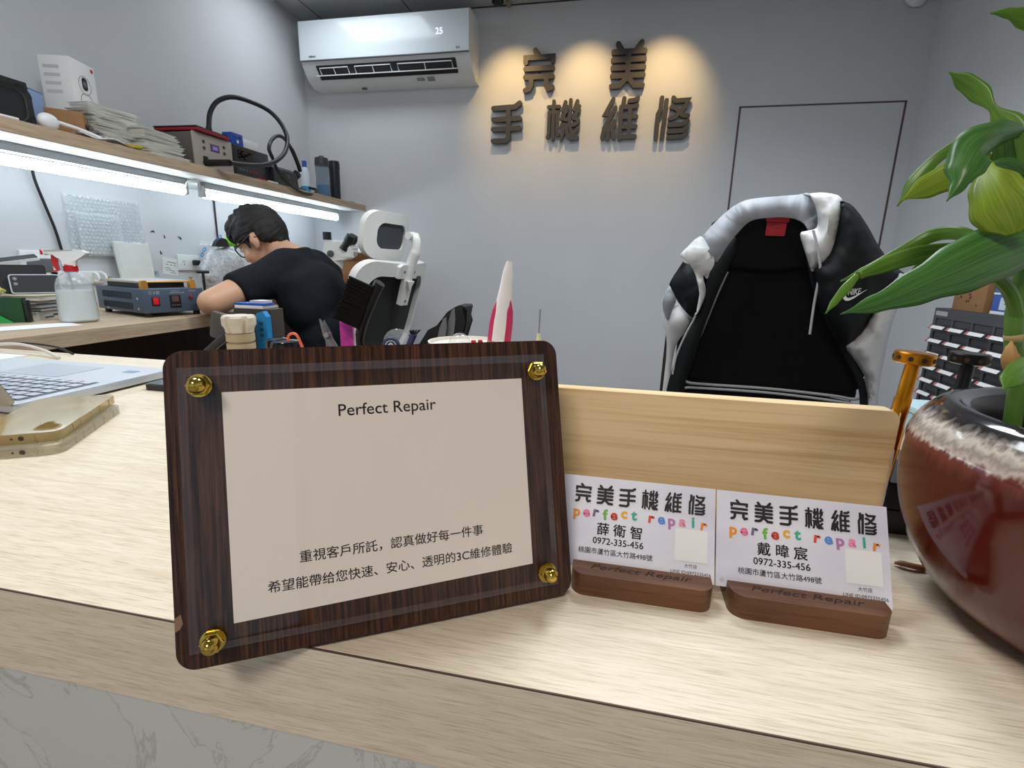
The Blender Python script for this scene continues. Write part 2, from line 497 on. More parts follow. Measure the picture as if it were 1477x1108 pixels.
b = MB(); b.lathe([(0.034, 0), (0.034, -0.012), (0.026, -0.022), (0.0001, -0.024)], seg=24, cap=False); b.build('fitting_body', gloss_black, t)
t = thing('ceiling_bracket', 'small beige bracket on ceiling edge right of the black fitting', 'bracket', PZ(734, 3, CEIL))
b = MB(); b.box((0, 0, -0.012), (0.022, 0.03, 0.024), 0.003); b.build('bracket_body', mat('beige_metal', rgb(150, 140, 122), 0.5), t)
t = thing('wall_sensor', 'small white device high in the right corner of the back wall', 'sensor', (1.385, YB, 2.33))
b = MB(); b.lathe([(0.05, 0), (0.05, 0.02), (0.045, 0.05), (0.03, 0.085), (0.004, 0.09)], seg=24, M=Rx(radians(62)).to_3x3()); b.build('sensor_dome', white_m, t)
b = MB(); b.box((0.0, -0.073, -0.03), (0.04, 0.01, 0.004)); b.build('sensor_slot', dgrey_m, t)

# ================================================================== air conditioner
ac_x0, ac_x1 = -1.972, -0.905
t = thing('air_conditioner', 'white wall-mounted air conditioner with open louvre, high on the back wall', 'air conditioner', (ac_x0, YB, 2.03))
acw = mat('ac_white', rgb(216, 226, 232), 0.10, spec=0.3)
acs = mat('ac_shell', rgb(222, 224, 224), 0.35)
W_ = ac_x1 - ac_x0
body = [(0, 0.0), (-0.075, 0.004), (-0.125, 0.028), (-0.165, 0.07), (-0.185, 0.095), (-0.198, 0.12), (-0.200, 0.325), (-0.19, 0.335), (0, 0.337)]
b = MB(); M = Matrix(((0, 0, 1, 0), (1, 0, 0, 0), (0, 1, 0, 0), (0, 0, 0, 1)))
b.plate(body, (), W_, M); shell = b.build('shell', acs, t)
b = MB()
b.grid(lambda u, v: Vector((0.004 + u * (W_ - 0.008), [-0.2, -0.209, -0.21, -0.208, -0.2][min(4, int(v * 4.001))], 0.118 + v * 0.214)), 2, 5)
b.plate([(-0.199, 0.117), (-0.211, 0.119), (-0.212, 0.325), (-0.199, 0.333)], (), W_ - 0.006, T4(0.003, 0, 0) @ M)
fp = b.build('front_panel', acw, t)
b = MB(); b.box((W_ / 2, -0.205, 0.1165), (W_ - 0.01, 0.012, 0.004)); b.build('panel_seam', grey_m, t)
# outlet slot on the slanted underside
sl = Vector((0, -0.165, 0.07)); d = Vector((0, 0.040, -0.042)).normalized(); nrm = Vector((0, -d.z, d.y)) * -1
b = MB()
mo = frame((0.09, -0.188, 0.097), (1, 0, 0), (0, 0.07, -0.075))
b.plate(rr(W_ - 0.18, 0.082, 0.004, 2, (W_ - 0.18) / 2, 0.043), (), 0.004, mo @ T4(0, 0, -0.005)); b.build('air_outlet', mat('outlet_dark', rgb(24, 27, 32), 0.6), t)
b = MB()
for (x0, x1) in ((0.115, 0.30), (0.345, 0.575), (0.62, 0.955)):
    p = [mo @ Vector((q[0] - 0.09, q[1], -0.014)) for q in ((x0, 0.05), (x0, 0.012), (x1, 0.012), (x1, 0.05))]
    b.tube(p, 0.003, 6); xm = (x0 + x1) / 2
    b.tube([mo @ Vector((xm - 0.09, 0.05, -0.014)), mo @ Vector((xm - 0.09, 0.012, -0.014))], 0.003, 6)
b.build('louvre_rail', white_m, t)
b = MB(); b.box(mo @ Vector(((W_ - 0.18) / 2, 0.052, -0.018)), (W_ - 0.17, 0.034, 0.0045), 0.0015, rot=Rx(radians(25))); b.build('louvre', white_m, t)
b = MB(); b.text('25', 0.046, T4(0.89, -0.2135, 0.222) @ Rx(pi / 2)); b.build('led_display', mat('led_white', (1, 1, 1, 1), 0.5, emit=(0.9, 0.97, 1, 1), estr=0.9), t, 0)
b = MB(); b.text('HERAN', 0.014, T4(0.085, -0.2135, 0.135) @ Rx(pi / 2), off=0.0004); b.build('maker_lettering', dgrey_m, t, 0)
b = MB(); b.text('R32', 0.014, T4(1.0, -0.2135, 0.135) @ Rx(pi / 2), off=0.0004); b.build('model_lettering', dgrey_m, t, 0)
b = MB(); ml = frame((0.735, -0.109, 0.017), (1, 0, 0), (0, 0.05, -0.024))
b.plate(rr(0.05, 0.02, 0.001, 1), (), 0.001, ml @ T4(0, 0, -0.001)); b.plate(rr(0.045, 0.03, 0.001, 1), (), 0.001, ml @ T4(0.065, 0, -0.001)); b.build('rating_label', mat('label_grey', rgb(140, 142, 146), 0.7), t)
b = MB(); b.box((0.34, -0.06, -0.002), (0.03, 0.02, 0.008), 0.002); b.build('clip', mat('clip_olive', rgb(110, 104, 84), 0.6), t)

# ================================================================== wall lettering
GL = {
    'wan': [[(36, 4), (48, 15)], [(6, 31), (6, 20), (94, 20), (94, 29)], [(6, 45), (94, 45)], [(6, 64), (94, 64)], [(25, 65), (25, 82), (19, 91), (6, 94)], [(75, 65), (75, 84), (82, 92), (95, 89)]],
    'mei': [[(17, 4), (29, 17)], [(86, 3), (72, 17)], [(5, 21), (96, 21)], [(5, 38), (96, 38)], [(5, 55), (96, 55)], [(5, 72), (96, 72)], [(50, 21), (50, 76)], [(51, 74), (28, 93), (4, 94)], [(49, 74), (72, 93), (96, 94)]],
    'shou': [[(5, 14), (78, 12), (94, 3)], [(5, 42), (95, 40)], [(5, 66), (95, 64)], [(57, 13), (57, 88), (48, 95), (5, 95)]],
    'ji': [[(20, 3), (20, 96)], [(4, 17), (37, 17)], [(8, 30), (32, 30)], [(7, 30), (7, 84), (4, 92)], [(32, 30), (32, 80), (35, 86)], [(55, 6), (48, 25), (58, 30)], [(61, 18), (48, 46), (60, 50)], [(70, 2), (69, 62), (76, 80), (95, 95)],
           [(90, 5), (82, 25), (93, 30)], [(96, 17), (82, 46), (95, 50)], [(46, 62), (84, 62), (96, 55)], [(50, 64), (50, 84), (45, 96)], [(60, 66), (62, 80), (74, 96), (95, 94)], [(94, 72), (78, 86), (66, 92)]],
    'wei': [[(30, 4), (10, 38), (24, 38)], [(37, 24), (12, 66), (34, 66), (36, 56)], [(10, 70), (5, 94)], [(20, 68), (20, 96)], [(31, 74), (38, 94)], [(60, 3), (58, 20), (53, 27), (53, 97)], [(75, 9), (88, 8), (97, 3)],
            [(53, 23), (86, 23), (96, 21)], [(54, 46), (96, 46)], [(54, 69), (96, 69)], [(54, 93), (96, 93)], [(78, 22), (78, 93)]],
    'xiu': [[(18, 3), (17, 28), (10, 40), (10, 96)], [(32, 9), (27, 96)], [(51, 4), (58, 11), (94, 10), (88, 24), (60, 48), (46, 51)], [(48, 25), (60, 27), (82, 45), (97, 46)], [(46, 66), (86, 65), (97, 58)], [(46, 81), (86, 80), (97, 73)], [(46, 95), (86, 94), (97, 87)]],
}
NARROW = {'ji': 0.72, 'wei': 0.85, 'xiu': 0.85}


def glyph(mb, key, w, h, sw, t, M, mi=0):
    for i, s_ in enumerate(GL[key]):
        pts = [((p[0] / 100 - 0.5) * w, (0.5 - p[1] / 100) * h) for p in s_]
        mb.stroke(pts, sw * NARROW.get(key, 1.0), t * (1 + 0.006 * i), M, mi)


sign_m = mat('sign_dark_metal', rgb(54, 52, 53), 0.5, 0.0)
for key, x0, x1, z0, z1, lab in (('wan', -0.630, -0.436, 1.965, 2.21, 'upper left character of the dark raised wall sign'),
                                 ('mei', -0.122, 0.078, 1.965, 2.216, 'upper right character of the dark raised wall sign'),
                                 ('shou', -0.821, -0.627, 1.695, 1.932, 'lower row, first character of the dark raised wall sign, beside the air conditioner'),
                                 ('ji', -0.483, -0.273, 1.70, 1.934, 'lower row, second character of the dark raised wall sign'),
                                 ('wei', -0.160, 0.058, 1.695, 1.933, 'lower row, third character of the dark raised wall sign'),
                                 ('xiu', 0.139, 0.341, 1.69, 1.928, 'lower row, rightmost character of the dark raised wall sign')):
    b = MB(); glyph(b, key, x1 - x0 - 0.012, z1 - z0 - 0.012, 0.0285, 0.022, T4(0, 0, 0) @ Rx(pi / 2))
    o = b.build('sign_character', sign_m, None, 40); o.location = ((x0 + x1) / 2, YB - 0.012, (z0 + z1) / 2)
    tag(o, lab, 'wall lettering', 'raised characters of the wall sign')
    # short standoff pins
    p = MB(); p.cyl((0, 0.012, 0.0), (0, -0.002, 0), 0.006, seg=8); p.build('mounting_pin', dgrey_m, o)

# ================================================================== front counter
CY0, CY1 = 0.192, 0.79
def fit_text(mb, body, w, M, off=0.0, mi=0, h=None, shear=0.0, spacing=1.0):
    """lettering scaled to a given width (and height), centred"""
    vs = list(mb.text(body, 1.0, Matrix(), 0.0, 0.0, 'CENTER', mi, 1.0, shear, spacing))
    if off:      # bolder: the same outlines again, shifted by a hair
        for k, (dx, dy) in enumerate(((off, 0), (0, off * 0.8), (off, off * 0.8))):
            q = list(mb.text(body, 1.0, Matrix.Translation((dx, dy, 0)), 0.0, 0.0, 'CENTER', mi, 1.0, shear, spacing)); vs += q
    xs = [v.co.x for v in vs]; ys = [v.co.y for v in vs]
    cx, cy = (min(xs) + max(xs)) / 2, (min(ys) + max(ys)) / 2; k = w / (max(xs) - min(xs)); ky = k if h is None else h / (max(ys) - min(ys))
    for v in vs: v.co = M @ Vector(((v.co.x - cx) * k, (v.co.y - cy) * ky, 0))
    return vs


t = thing('service_counter', 'long pale oak service counter with marble front, in the foreground', 'counter', ((XL + XR) / 2, (CY0 + CY1) / 2, 0))
marble = mat('marble_panel', rgb(196, 200, 200), 0.3)
nt = marble.node_tree; bs = nt.nodes['Principled BSDF']
tc = nt.nodes.new('ShaderNodeTexCoord'); mp_ = nt.nodes.new('ShaderNodeMapping'); mp_.inputs['Scale'].default_value = (5, 5, 3.2); mp_.inputs['Rotation'].default_value = (0, radians(38), 0)
nz = nt.nodes.new('ShaderNodeTexNoise'); nz.inputs['Scale'].default_value = 2.2; nz.inputs['Detail'].default_value = 9; nz.inputs['Roughness'].default_value = 0.62; nz.inputs['Distortion'].default_value = 1.6
rp = nt.nodes.new('ShaderNodeValToRGB'); rp.color_ramp.elements[0].position = 0.486; rp.color_ramp.elements[0].color = rgb(200, 203, 201); rp.color_ramp.elements[1].position = 0.518; rp.color_ramp.elements[1].color = rgb(198, 201, 199)
e = rp.color_ramp.elements.new(0.503); e.color = rgb(170, 173, 171)
nt.links.new(tc.outputs['Object'], mp_.inputs[0]); nt.links.new(mp_.outputs[0], nz.inputs['Vector']); nt.links.new(nz.outputs['Fac'], rp.inputs[0]); nt.links.new(rp.outputs[0], bs.inputs['Base Color'])
b = MB(); b.box((0, 0, CT - 0.03), (XR - XL, CY1 - CY0, 0.06), 0.0008, 1); b.build('counter_top', oak_m, t)
b = MB(); b.box((0, CY0 - (CY0 + CY1) / 2 + 0.0004, CT - 0.0006), (XR - XL, 0.001, 0.0009)); b.build('edge_seam', mat('edge_glue', rgb(84, 66, 54), 0.7), t)
b = MB(); b.box((0, CY0 - (CY0 + CY1) / 2 + 0.016, 0.36), (XR - XL, 0.02, 0.72)); b.build('marble_front', marble, t)
for x in (-1.0, 0.0, 1.0):
    b = MB(); b.box((x * 1.74, 0.05, 0.36), (0.03, 0.45, 0.72)); b.build('support_panel', brownpanel_m, t)

# ================================================================== work desk along the left wall
DX = -1.39
t = thing('work_desk', 'long pale oak workbench running along the left wall', 'desk', (XL, 0.80, 0))
b = MB(); b.box(((DX - XL) / 2 + 0.002, 1.222, CT - 0.02), (DX - XL - 0.004, 2.44, 0.04), 0.001, 1); b.build('desk_top', shelf_m, t)
b = MB(); b.box((0.30, 1.225, 0.37), (0.02, 2.40, 0.74)); b.build('back_panel', brownpanel_m, t)
b = MB(); b.box((0.45, 0.03, 0.37), (0.45, 0.03, 0.74)); b.build('end_panel', brownpanel_m, t)

# ================================================================== wall shelf with light tubes
SX = -1.69; SZ0, SZ1 = 1.304, 1.342
t = thing('wall_shelf', 'long pale wooden shelf on the left wall above the workbench', 'shelf', (XL, 0.6, SZ0))
b = MB(); b.box(((SX - XL) / 2, (3.245 - 0.6) / 2, (SZ1 - SZ0) / 2), (SX - XL, 3.245 - 0.6, SZ1 - SZ0), 0.001, 1); b.build('shelf_board', shelf_m, t)
b = MB(); b.box(((SX - XL) / 2, (3.245 - 0.6) / 2, -0.0006), (SX - XL - 0.004, 3.245 - 0.604, 0.001)); b.build('white_underside', mat('underside_white', rgb(224, 228, 230), 0.5), t)  # underside coloured paler than the board
for i, (y0, y1, lab) in enumerate(((0.7, 1.945, 'lit fluorescent tube under the shelf, nearer to the counter'), (2.02, 3.16, 'lit fluorescent tube under the shelf, ending at the back wall'))):
    t = thing('fluorescent_lamp', lab, 'tube light', (-1.85, y0, SZ0), 0, 'tubes under the shelf')
    b = MB(); b.box((0, (y1 - y0) / 2, -0.014), (0.04, y1 - y0 - 0.02, 0.028), 0.003); b.build('lamp_body', mat('lamp_grey', rgb(176, 180, 184), 0.5), t)
    b = MB(); b.tube([(0, 0.02, -0.052), (0, y1 - y0 - 0.02, -0.052)], 0.017, 16); b.build('tube', tube_m, t)
    for yy in (0.01, y1 - y0 - 0.01):
        b = MB(); b.box((0, yy, -0.04), (0.03, 0.018, 0.05), 0.004); b.build('end_cap', white_m, t)
b = MB(); b.tube(spline([(-1.85, 1.945, 1.262), (-1.82, 1.92, 1.285), (-1.80, 1.95, 1.30), (-1.83, 2.0, 1.29), (-1.85, 2.02, 1.27)]), 0.003, 8)
tag(b.build('power_lead', white_m), 'short white lead joining the two shelf tubes', 'cable')

# ================================================================== acrylic notice on a dark wood plaque
syaw, stilt = radians(30.23), radians(15.9)
SM = frame((-0.191, 0.160, CT + 0.0024), (cos(syaw), sin(syaw), 0), (-sin(syaw) * sin(stilt), cos(syaw) * sin(stilt), cos(stilt)))
SWd, SHt = 0.206, 0.1535
t = thing('notice_plaque', 'dark wood plaque with a clear acrylic cover and printed sheet, leaning on the counter', 'sign', (-0.10, 0.22, CT))
b = MB(); b.plate(rr(SWd, SHt, 0.009, 8, SWd / 2, SHt / 2), (), 0.008, T4(0, 0, -0.008))
bmesh.ops.bevel(b.bm, geom=[e for e in b.bm.edges if len(e.link_faces) == 2 and e.calc_face_angle(0) > 1.2], offset=0.0008, segments=2, affect='EDGES')
plq = b.build('wood_plaque', rose_m, t); plq.matrix_local = Matrix.Translation(-t.location) @ SM; bpy.context.view_layer.update()
b = MB(); b.plate([(0.0008, 0.026), (0.0035, 0.0275), (0.0042, 0.023), (0.0028, 0.0205), (0.0008, 0.0195)], (), 0.0002, SM @ T4(-0.0004, 0, 0.0001))
sub('chipped_edge', b, mat('raw_mdf', rgb(140, 112, 86), 0.8), plq)
b = MB()
pa = SM @ Vector((0.10, 0.105, -0.0082)); pb = Vector((pa.x - sin(syaw) * 0.055, pa.y + cos(syaw) * 0.055, CT + 0.003))
b.tube([pa, pb], 0.0025, 8); b.tube([SM @ Vector((0.085, 0.105, -0.0095)), SM @ Vector((0.115, 0.105, -0.0095))], 0.002, 8)
world_part('rear_stay', b, brass_m, t)
b = MB()
b.plate([(0.0252, 0.0190), (0.1815, 0.0222), (0.1820, 0.1312), (0.0248, 0.1322)], (), 0.0003, SM @ T4(0, 0, 0.0002))
sheet = world_part('printed_sheet', b, mat('notice_paper', rgb(246, 236, 226), 0.75), t)
nink = mat('notice_ink', rgb(44, 36, 40), 0.7)
for body, w_, u_, v_, of in (('Perfect Repair', 0.0515, 0.1045, 0.1185, 0.008), ('重視客戶所託，認真做好每一件事', 0.0965, 0.1045, 0.0462, 0.012), ('希望能帶给您快速、安心、透明的3C維修體驗', 0.1285, 0.1052, 0.0335, 0.012)):
    b = MB(); fit_text(b, body, w_, SM @ T4(u_, v_, 0.0006), of); sub('printed_line', b, nink, sheet, 0)
# bevelled acrylic cover
b = MB()
def ringz(x0, y0, x1, y1, z): return [b.bm.verts.new(SM @ Vector(p)) for p in ((x0, y0, z), (x1, y0, z), (x1, y1, z), (x0, y1, z))]
R_ = [ringz(0.0065, 0.0085, 0.1965, 0.1448, 0.0008), ringz(0.0065, 0.0085, 0.1965, 0.1448, 0.0022), ringz(0.0110, 0.0130, 0.1920, 0.1403, 0.0048)]
for p, q in zip(R_, R_[1:]):
    for k in range(4): b.bm.faces.new((p[k], p[(k + 1) % 4], q[(k + 1) % 4], q[k]))
b.bm.faces.new(R_[0][::-1]); b.bm.faces.new(R_[-1])
for f in b.bm.faces:
    zs = {round((SM.inverted() @ v.co).z, 4) for v in f.verts}
    if len(zs) > 1: f.material_index = 1
world_part('acrylic_cover', b, [acry_m, clear('acrylic_bevel', (0.95, 0.95, 0.96, 1), 0.10, 1.49, body=0.20, bodycol=rgb(150, 146, 156))], t, 10)  # milky grey on the bevel stands in for its reflected highlight
for (u_, v_) in ((0.0165, 0.1357), (0.1900, 0.1350), (0.1885, 0.0172), (0.0172, 0.0145)):
    NM = SM @ T4(u_, v_, 0.0048)
    b = MB(); b.lathe([(0.0052, 0), (0.0056, 0.0004), (0.0056, 0.0010), (0.0001, 0.0011)], seg=20)
    b.lathe([(0.0050, 0.001), (0.0052, 0.0014), (0.0052, 0.0040), (0.0047, 0.0046)], seg=6)
    b.lathe([(0.0040, 0.0046), (0.0041, 0.006), (0.0037, 0.0078), (0.0026, 0.0094), (0.0012, 0.0102), (0.0001, 0.0104)], seg=20)
    for v in b.bm.verts: v.co = NM @ v.co
    world_part('cap_nut', b, brass_m, t, 30)

# ================================================================== business cards in two wooden holders
ctilt = radians(27.8); CX0 = -0.0255; CWd, CHt = 0.096, 0.057
card_m = bpy.data.materials.new('card_print'); card_m.use_nodes = True
nt = card_m.node_tree; bs = nt.nodes['Principled BSDF']; bs.inputs['Roughness'].default_value = 0.4
tc = nt.nodes.new('ShaderNodeTexCoord'); vo = nt.nodes.new('ShaderNodeTexVoronoi'); vo.inputs['Scale'].default_value = 1.0
mp_ = nt.nodes.new('ShaderNodeMapping'); mp_.inputs['Scale'].default_value = (14, 40, 40); mp_.inputs['Rotation'].default_value = (0, 0, radians(35))
nt.links.new(tc.outputs['Object'], mp_.inputs[0]); nt.links.new(mp_.outputs[0], vo.inputs['Vector'])
rp = nt.nodes.new('ShaderNodeValToRGB'); rp.color_ramp.elements[0].color = rgb(198, 198, 216); rp.color_ramp.elements[1].color = rgb(236, 236, 244)
nt.links.new(vo.outputs['Distance'], rp.inputs[0]); nt.links.new(rp.outputs[0], bs.inputs['Base Color'])
LC = [(232, 146, 30), (232, 120, 160), (110, 96, 130), (106, 178, 68), (196, 62, 40), (232, 172, 40), (64, 168, 140), None, (216, 74, 52), (90, 140, 214), (176, 120, 170), (236, 140, 170), (58, 168, 150), (232, 134, 30)]
for ci, (who, lab, hl) in enumerate((('薛 衛 智', 'left one of two lilac business cards, standing next to the dark plaque', 'left walnut card holder, next to the dark plaque'),
                                    ('戴 暐 宸', 'right one of two lilac business cards, standing next to the red pot', 'right walnut card holder, next to the red pot'))):
    x0 = CX0 + ci * CWd
    CM = frame((x0, 0.2835 - 0.0002 * ci, 0.7885), (1, 0, 0), (0, sin(ctilt), cos(ctilt)))
    t = thing('business_card', lab, 'card', (x0, 0.2835, 0.7885), 0, 'business cards')
    b = MB(); b.plate([(0.0004, 0), (CWd - 0.0004, 0), (CWd - 0.0004, CHt), (0.0004, CHt)], (), 0.0012, T4(0, 0, -0.0012))
    card = b.build('card_stock', card_m, None, 10); card.parent = t
    card.matrix_local = Matrix.Translation(-Vector((x0, 0.2835, 0.7885))) @ CM
    P_ = lambda u, v: T4(u * CWd, v * CHt, 0.0002)
    def cpart(name, mb, m): o = mb.build(name, m, card, 0); return o
    b = MB()
    for k, key in enumerate(('wan', 'mei', 'shou', 'ji', 'wei', 'xiu')):
        glyph(b, key, 0.0100, 0.0122, 0.00155, 0.0001, P_(0.08 + 0.0605 + k * 0.1475, 0.805))
    cpart('card_title', b, ink_m)
    b = MB(); us = [0.105, 0.17, 0.232, 0.295, 0.355, 0.42, 0.485, 0, 0.595, 0.66, 0.725, 0.795, 0.86, 0.925]
    mats_ = [mat('print_%d' % k, rgb(*c_), 0.6) if c_ else ink_m for k, c_ in enumerate(LC)]
    rng = random.Random(3)
    for k, ch in enumerate('perfect repair'):
        if ch == ' ': continue
        b.text(ch, 0.0088, P_(us[k], 0.60 + rng.uniform(-0.02, 0.02)) @ Rz(rng.uniform(-0.15, 0.15)), off=0.00033, mi=k, sx=1.05)
    cpart('coloured_lettering', b, mats_)
    for body, w_, u_, v_, of in ((who, 0.028, 0.395, 0.43, 0.025), ('0972-335-456', 0.0315, 0.390, 0.300, 0.02), ('桃園市蘆竹區大竹路498號', 0.046, 0.375, 0.185, 0.012), ('大竹店', 0.0075, 0.852, 0.155, 0.0), ('LINE ID:0972335456', 0.0235, 0.853, 0.085, 0.0)):
        b = MB(); fit_text(b, body, w_, P_(u_, v_), of); cpart('printed_line', b, ink_m)
    b = MB(); b.plate([(0.752 * CWd, 0.20 * CHt), (0.952 * CWd, 0.20 * CHt), (0.952 * CWd, 0.535 * CHt), (0.752 * CWd, 0.535 * CHt)], (), 0.0001, T4(0, 0, 0.0001)); cpart('white_square', b, paper_m)
    if ci == 1:
        b = MB(); fit_text(b, '各', 0.0034, P_(0.04, 0.07), 0.015); cpart('printed_line', b, paper_m)
    # holder
    hx0, hx1 = (-0.0150, 0.0672) if ci == 0 else (0.0765, 0.1600)
    t = thing('card_holder', hl, 'card holder', ((hx0 + hx1) / 2, 0.282, CT), 0, 'walnut card holders')
    wd = hx1 - hx0
    b = MB()
    b.plate(rr(wd, 0.036, 0.0085, 7, 0, 0.003), (), 0.0065, T4(0, 0, 0))
    front = [p for p in rr(wd, 0.036, 0.0085, 7, 0, 0.003) if p[1] < -0.001] ; front = sorted(front, key=lambda p: math.atan2(p[1] + 0.0, p[0]))
    b.plate(front + [(wd / 2, -0.0005), (-wd / 2, -0.0005)], (), 0.0078, T4(0, 0, 0.0065))
    back = [p for p in rr(wd, 0.036, 0.0085, 7, 0, 0.003) if p[1] > 0.012]; back = sorted(back, key=lambda p: math.atan2(p[1], p[0]))
    b.plate(back + [(-wd / 2, 0.0115), (wd / 2, 0.0115)], (), 0.0078, T4(0, 0, 0.0065))
    h = b.build('holder_block', walnut_m, t, 40)
    b = MB(); fit_text(b, 'Perfect Repair', 0.060, T4(0.0, -0.0062, 0.01445), 0.0, 0, 0.0068, shear=0.35)
    b.build('engraved_lettering', mat('burnt_engraving', rgb(40, 22, 15), 0.8), h, 0)

# pine board behind the cards
t = thing('pine_board', 'upright pine board with rounded corners standing behind the business cards', 'board', (0.06, 0.34, CT))
b = MB(); b.plate(rr(0.240, 0.1105, 0.007, 6, 0.0, 0.05525), (), 0.011, T4(0, 0.011, 0) @ Rx(pi / 2))
bmesh.ops.bevel(b.bm, geom=[e for e in b.bm.edges if len(e.link_faces) == 2 and e.calc_face_angle(0) > 1.2], offset=0.0008, segments=2, affect='EDGES')
b.build('board', pine_m, t)
t = thing('plastic_divider', 'clear plastic divider edge showing at the right side of the pine board', 'panel', (0.10, 0.3535, CT))
b = MB(); b.plate(rr(0.174, 0.082, 0.002, 3, 0.0, 0.041), (), 0.002, T4(0, 0.0015, 0) @ Rx(pi / 2)); b.build('panel_sheet', clear('frosted_panel', body=0.75, bodycol=rgb(222, 226, 232)), t)
b = MB(); b.box((0.0, 0.006, 0.003), (0.05, 0.012, 0.006)); b.build('panel_foot', white_m, t)

# ================================================================== screwdrivers with perforated caps, in a black stand
def screwdriver(top, bot, m, lab):
    top, bot = Vector(top), Vector(bot); ax = (top - bot).normalized(); L_ = (top - bot).length
    t = thing('screwdriver', lab, 'screwdriver', bot, 0, 'precision screwdrivers')
    Q = ax.to_track_quat('Z', 'Y').to_matrix()
    b = MB(); b.lathe([(0.0001, 0), (0.0062, 0), (0.0062, 0.012), (0.0056, 0.013), (0.0062, 0.014), (0.0062, L_ * 0.40), (0.0054, L_ * 0.405), (0.0060, L_ * 0.41), (0.0056, L_ * 0.55), (0.0052, L_ * 0.56), (0.0054, L_ * 0.73), (0.0046, L_ * 0.74), (0.0044, L_ - 0.006), (0.0001, L_ - 0.006)], seg=24, M=Q, cap=False)
    b.build('handle', m, t)
    b = MB(); z0 = L_ - 0.006
    b.lathe([(0.0001, z0), (0.0105, z0), (0.0125, z0 + 0.001), (0.0125, z0 + 0.0075), (0.0115, z0 + 0.0085), (0.0001, z0 + 0.0088)], seg=28, M=Q, cap=False)
    capo = b.build('cap', m, t)
    b = MB()
    for k in range(10):
        a = 2 * pi * k / 10
        b.cyl(Q @ Vector((0.0115 * cos(a), 0.0115 * sin(a), z0 + 0.0042)), Q @ Vector((0.0127 * cos(a), 0.0127 * sin(a), z0 + 0.0042)), 0.0017, seg=10)
    b.build('cap_holes', mat('hole_dark', rgb(46, 26, 8), 0.7), capo)
gold_m = mat('gold_anodised', rgb(206, 132, 30), 0.28, 1.0)
g1 = PY(1320, 513, 0.40); g0 = PY(1297, 594, 0.40); dirg = (g0 - g1).normalized(); gb = g1 + dirg * ((g1.z - 0.80) / -dirg.z)
screwdriver(g1, gb, gold_m, 'gold screwdriver with a perforated round cap, standing between pine board and red pot')
k1 = PY(1399, 514, 0.435); k0 = PY(1388, 556, 0.435); dirk = (k0 - k1).normalized(); kb = k1 + dirk * ((k1.z - 0.80) / -dirk.z)
screwdriver(k1, kb, mat('black_anodised', rgb(24, 24, 26), 0.3, 0.6), 'black screwdriver with a perforated round cap, standing behind the red pot')
t = thing('screwdriver_stand', 'black stand holding two screwdrivers behind the red pot', 'tool stand', ((gb.x + kb.x) / 2, 0.424, CT))
hw = (kb.x - gb.x) / 2 + 0.014
b = MB(); hx = (kb.x - gb.x) / 2
b.plate(rr(hw * 2, 0.056, 0.004), [circ(0.0075, 16, -hx, gb.y - 0.424), circ(0.0075, 16, hx, kb.y - 0.424)], 0.022, T4(0, 0, 0.0195)); b.plate(rr(hw * 2, 0.056, 0.004), (), 0.0193, T4(0, 0, 0)); b.build('stand_block', black_m, t)
t = thing('storage_box', 'small pale blue box behind the gold screwdriver', 'box', (0.284, 0.50, CT))
b = MB(); b.box((0, 0, 0.036), (0.03, 0.05, 0.072), 0.002); b.build('box_body', mat('pale_blue', rgb(150, 186, 204), 0.5), t)
b = MB(); b.box((0, 0, 0.075), (0.032, 0.052, 0.006), 0.001); b.build('box_lid', mat('pale_blue_lid', rgb(176, 204, 216), 0.5), t)
b = MB(); p_ = [PZ(1290, 812, CT + 0.002), PZ(1302, 813, CT + 0.003), PZ(1318, 817, CT + 0.003), PZ(1334, 820, CT + 0.002)]
b.tube(spline(p_, 5), [0.0008 + 0.0012 * min(1, k / 4) for k in range(16)], 8)
tag(b.build('wooden_stick', mat('stick_brown', rgb(150, 100, 58), 0.5)), 'thin brown stick lying on the counter between cards and red pot', 'stick')

# ================================================================== lucky bamboo in a red glazed pot
PCX, PCY = 0.271, 0.294
t = thing('potted_plant', 'leafy green plant in a round red glazed pot at the right edge of the counter', 'plant', (PCX, PCY, CT))
glz = bpy.data.materials.new('red_glaze'); glz.use_nodes = True
nt = glz.node_tree; bs = nt.nodes['Principled BSDF']; bs.inputs['Roughness'].default_value = 0.12; bs.inputs['Coat Weight'].default_value = 0.15
tc = nt.nodes.new('ShaderNodeTexCoord'); sx = nt.nodes.new('ShaderNodeSeparateXYZ'); nt.links.new(tc.outputs['Object'], sx.inputs[0])
nz = nt.nodes.new('ShaderNodeTexNoise'); nz.inputs['Scale'].default_value = 260; nz.inputs['Detail'].default_value = 4
mp_ = nt.nodes.new('ShaderNodeMapping'); mp_.inputs['Scale'].default_value = (1, 1, 0.28); nt.links.new(tc.outputs['Object'], mp_.inputs[0]); nt.links.new(mp_.outputs[0], nz.inputs['Vector'])
mm = nt.nodes.new('ShaderNodeMath'); mm.operation = 'MULTIPLY_ADD'; mm.inputs[1].default_value = 0.012; nt.links.new(nz.outputs['Fac'], mm.inputs[0]); nt.links.new(sx.outputs['Z'], mm.inputs[2])
mr = nt.nodes.new('ShaderNodeMapRange'); mr.inputs['From Min'].default_value = 0.0; mr.inputs['From Max'].default_value = 0.14; nt.links.new(mm.outputs[0], mr.inputs[0])
rp = nt.nodes.new('ShaderNodeValToRGB'); cr = rp.color_ramp
cr.elements[0].position = 0.0; cr.elements[0].color = rgb(80, 22, 14); cr.elements[1].position = 1.0; cr.elements[1].color = rgb(34, 32, 34)
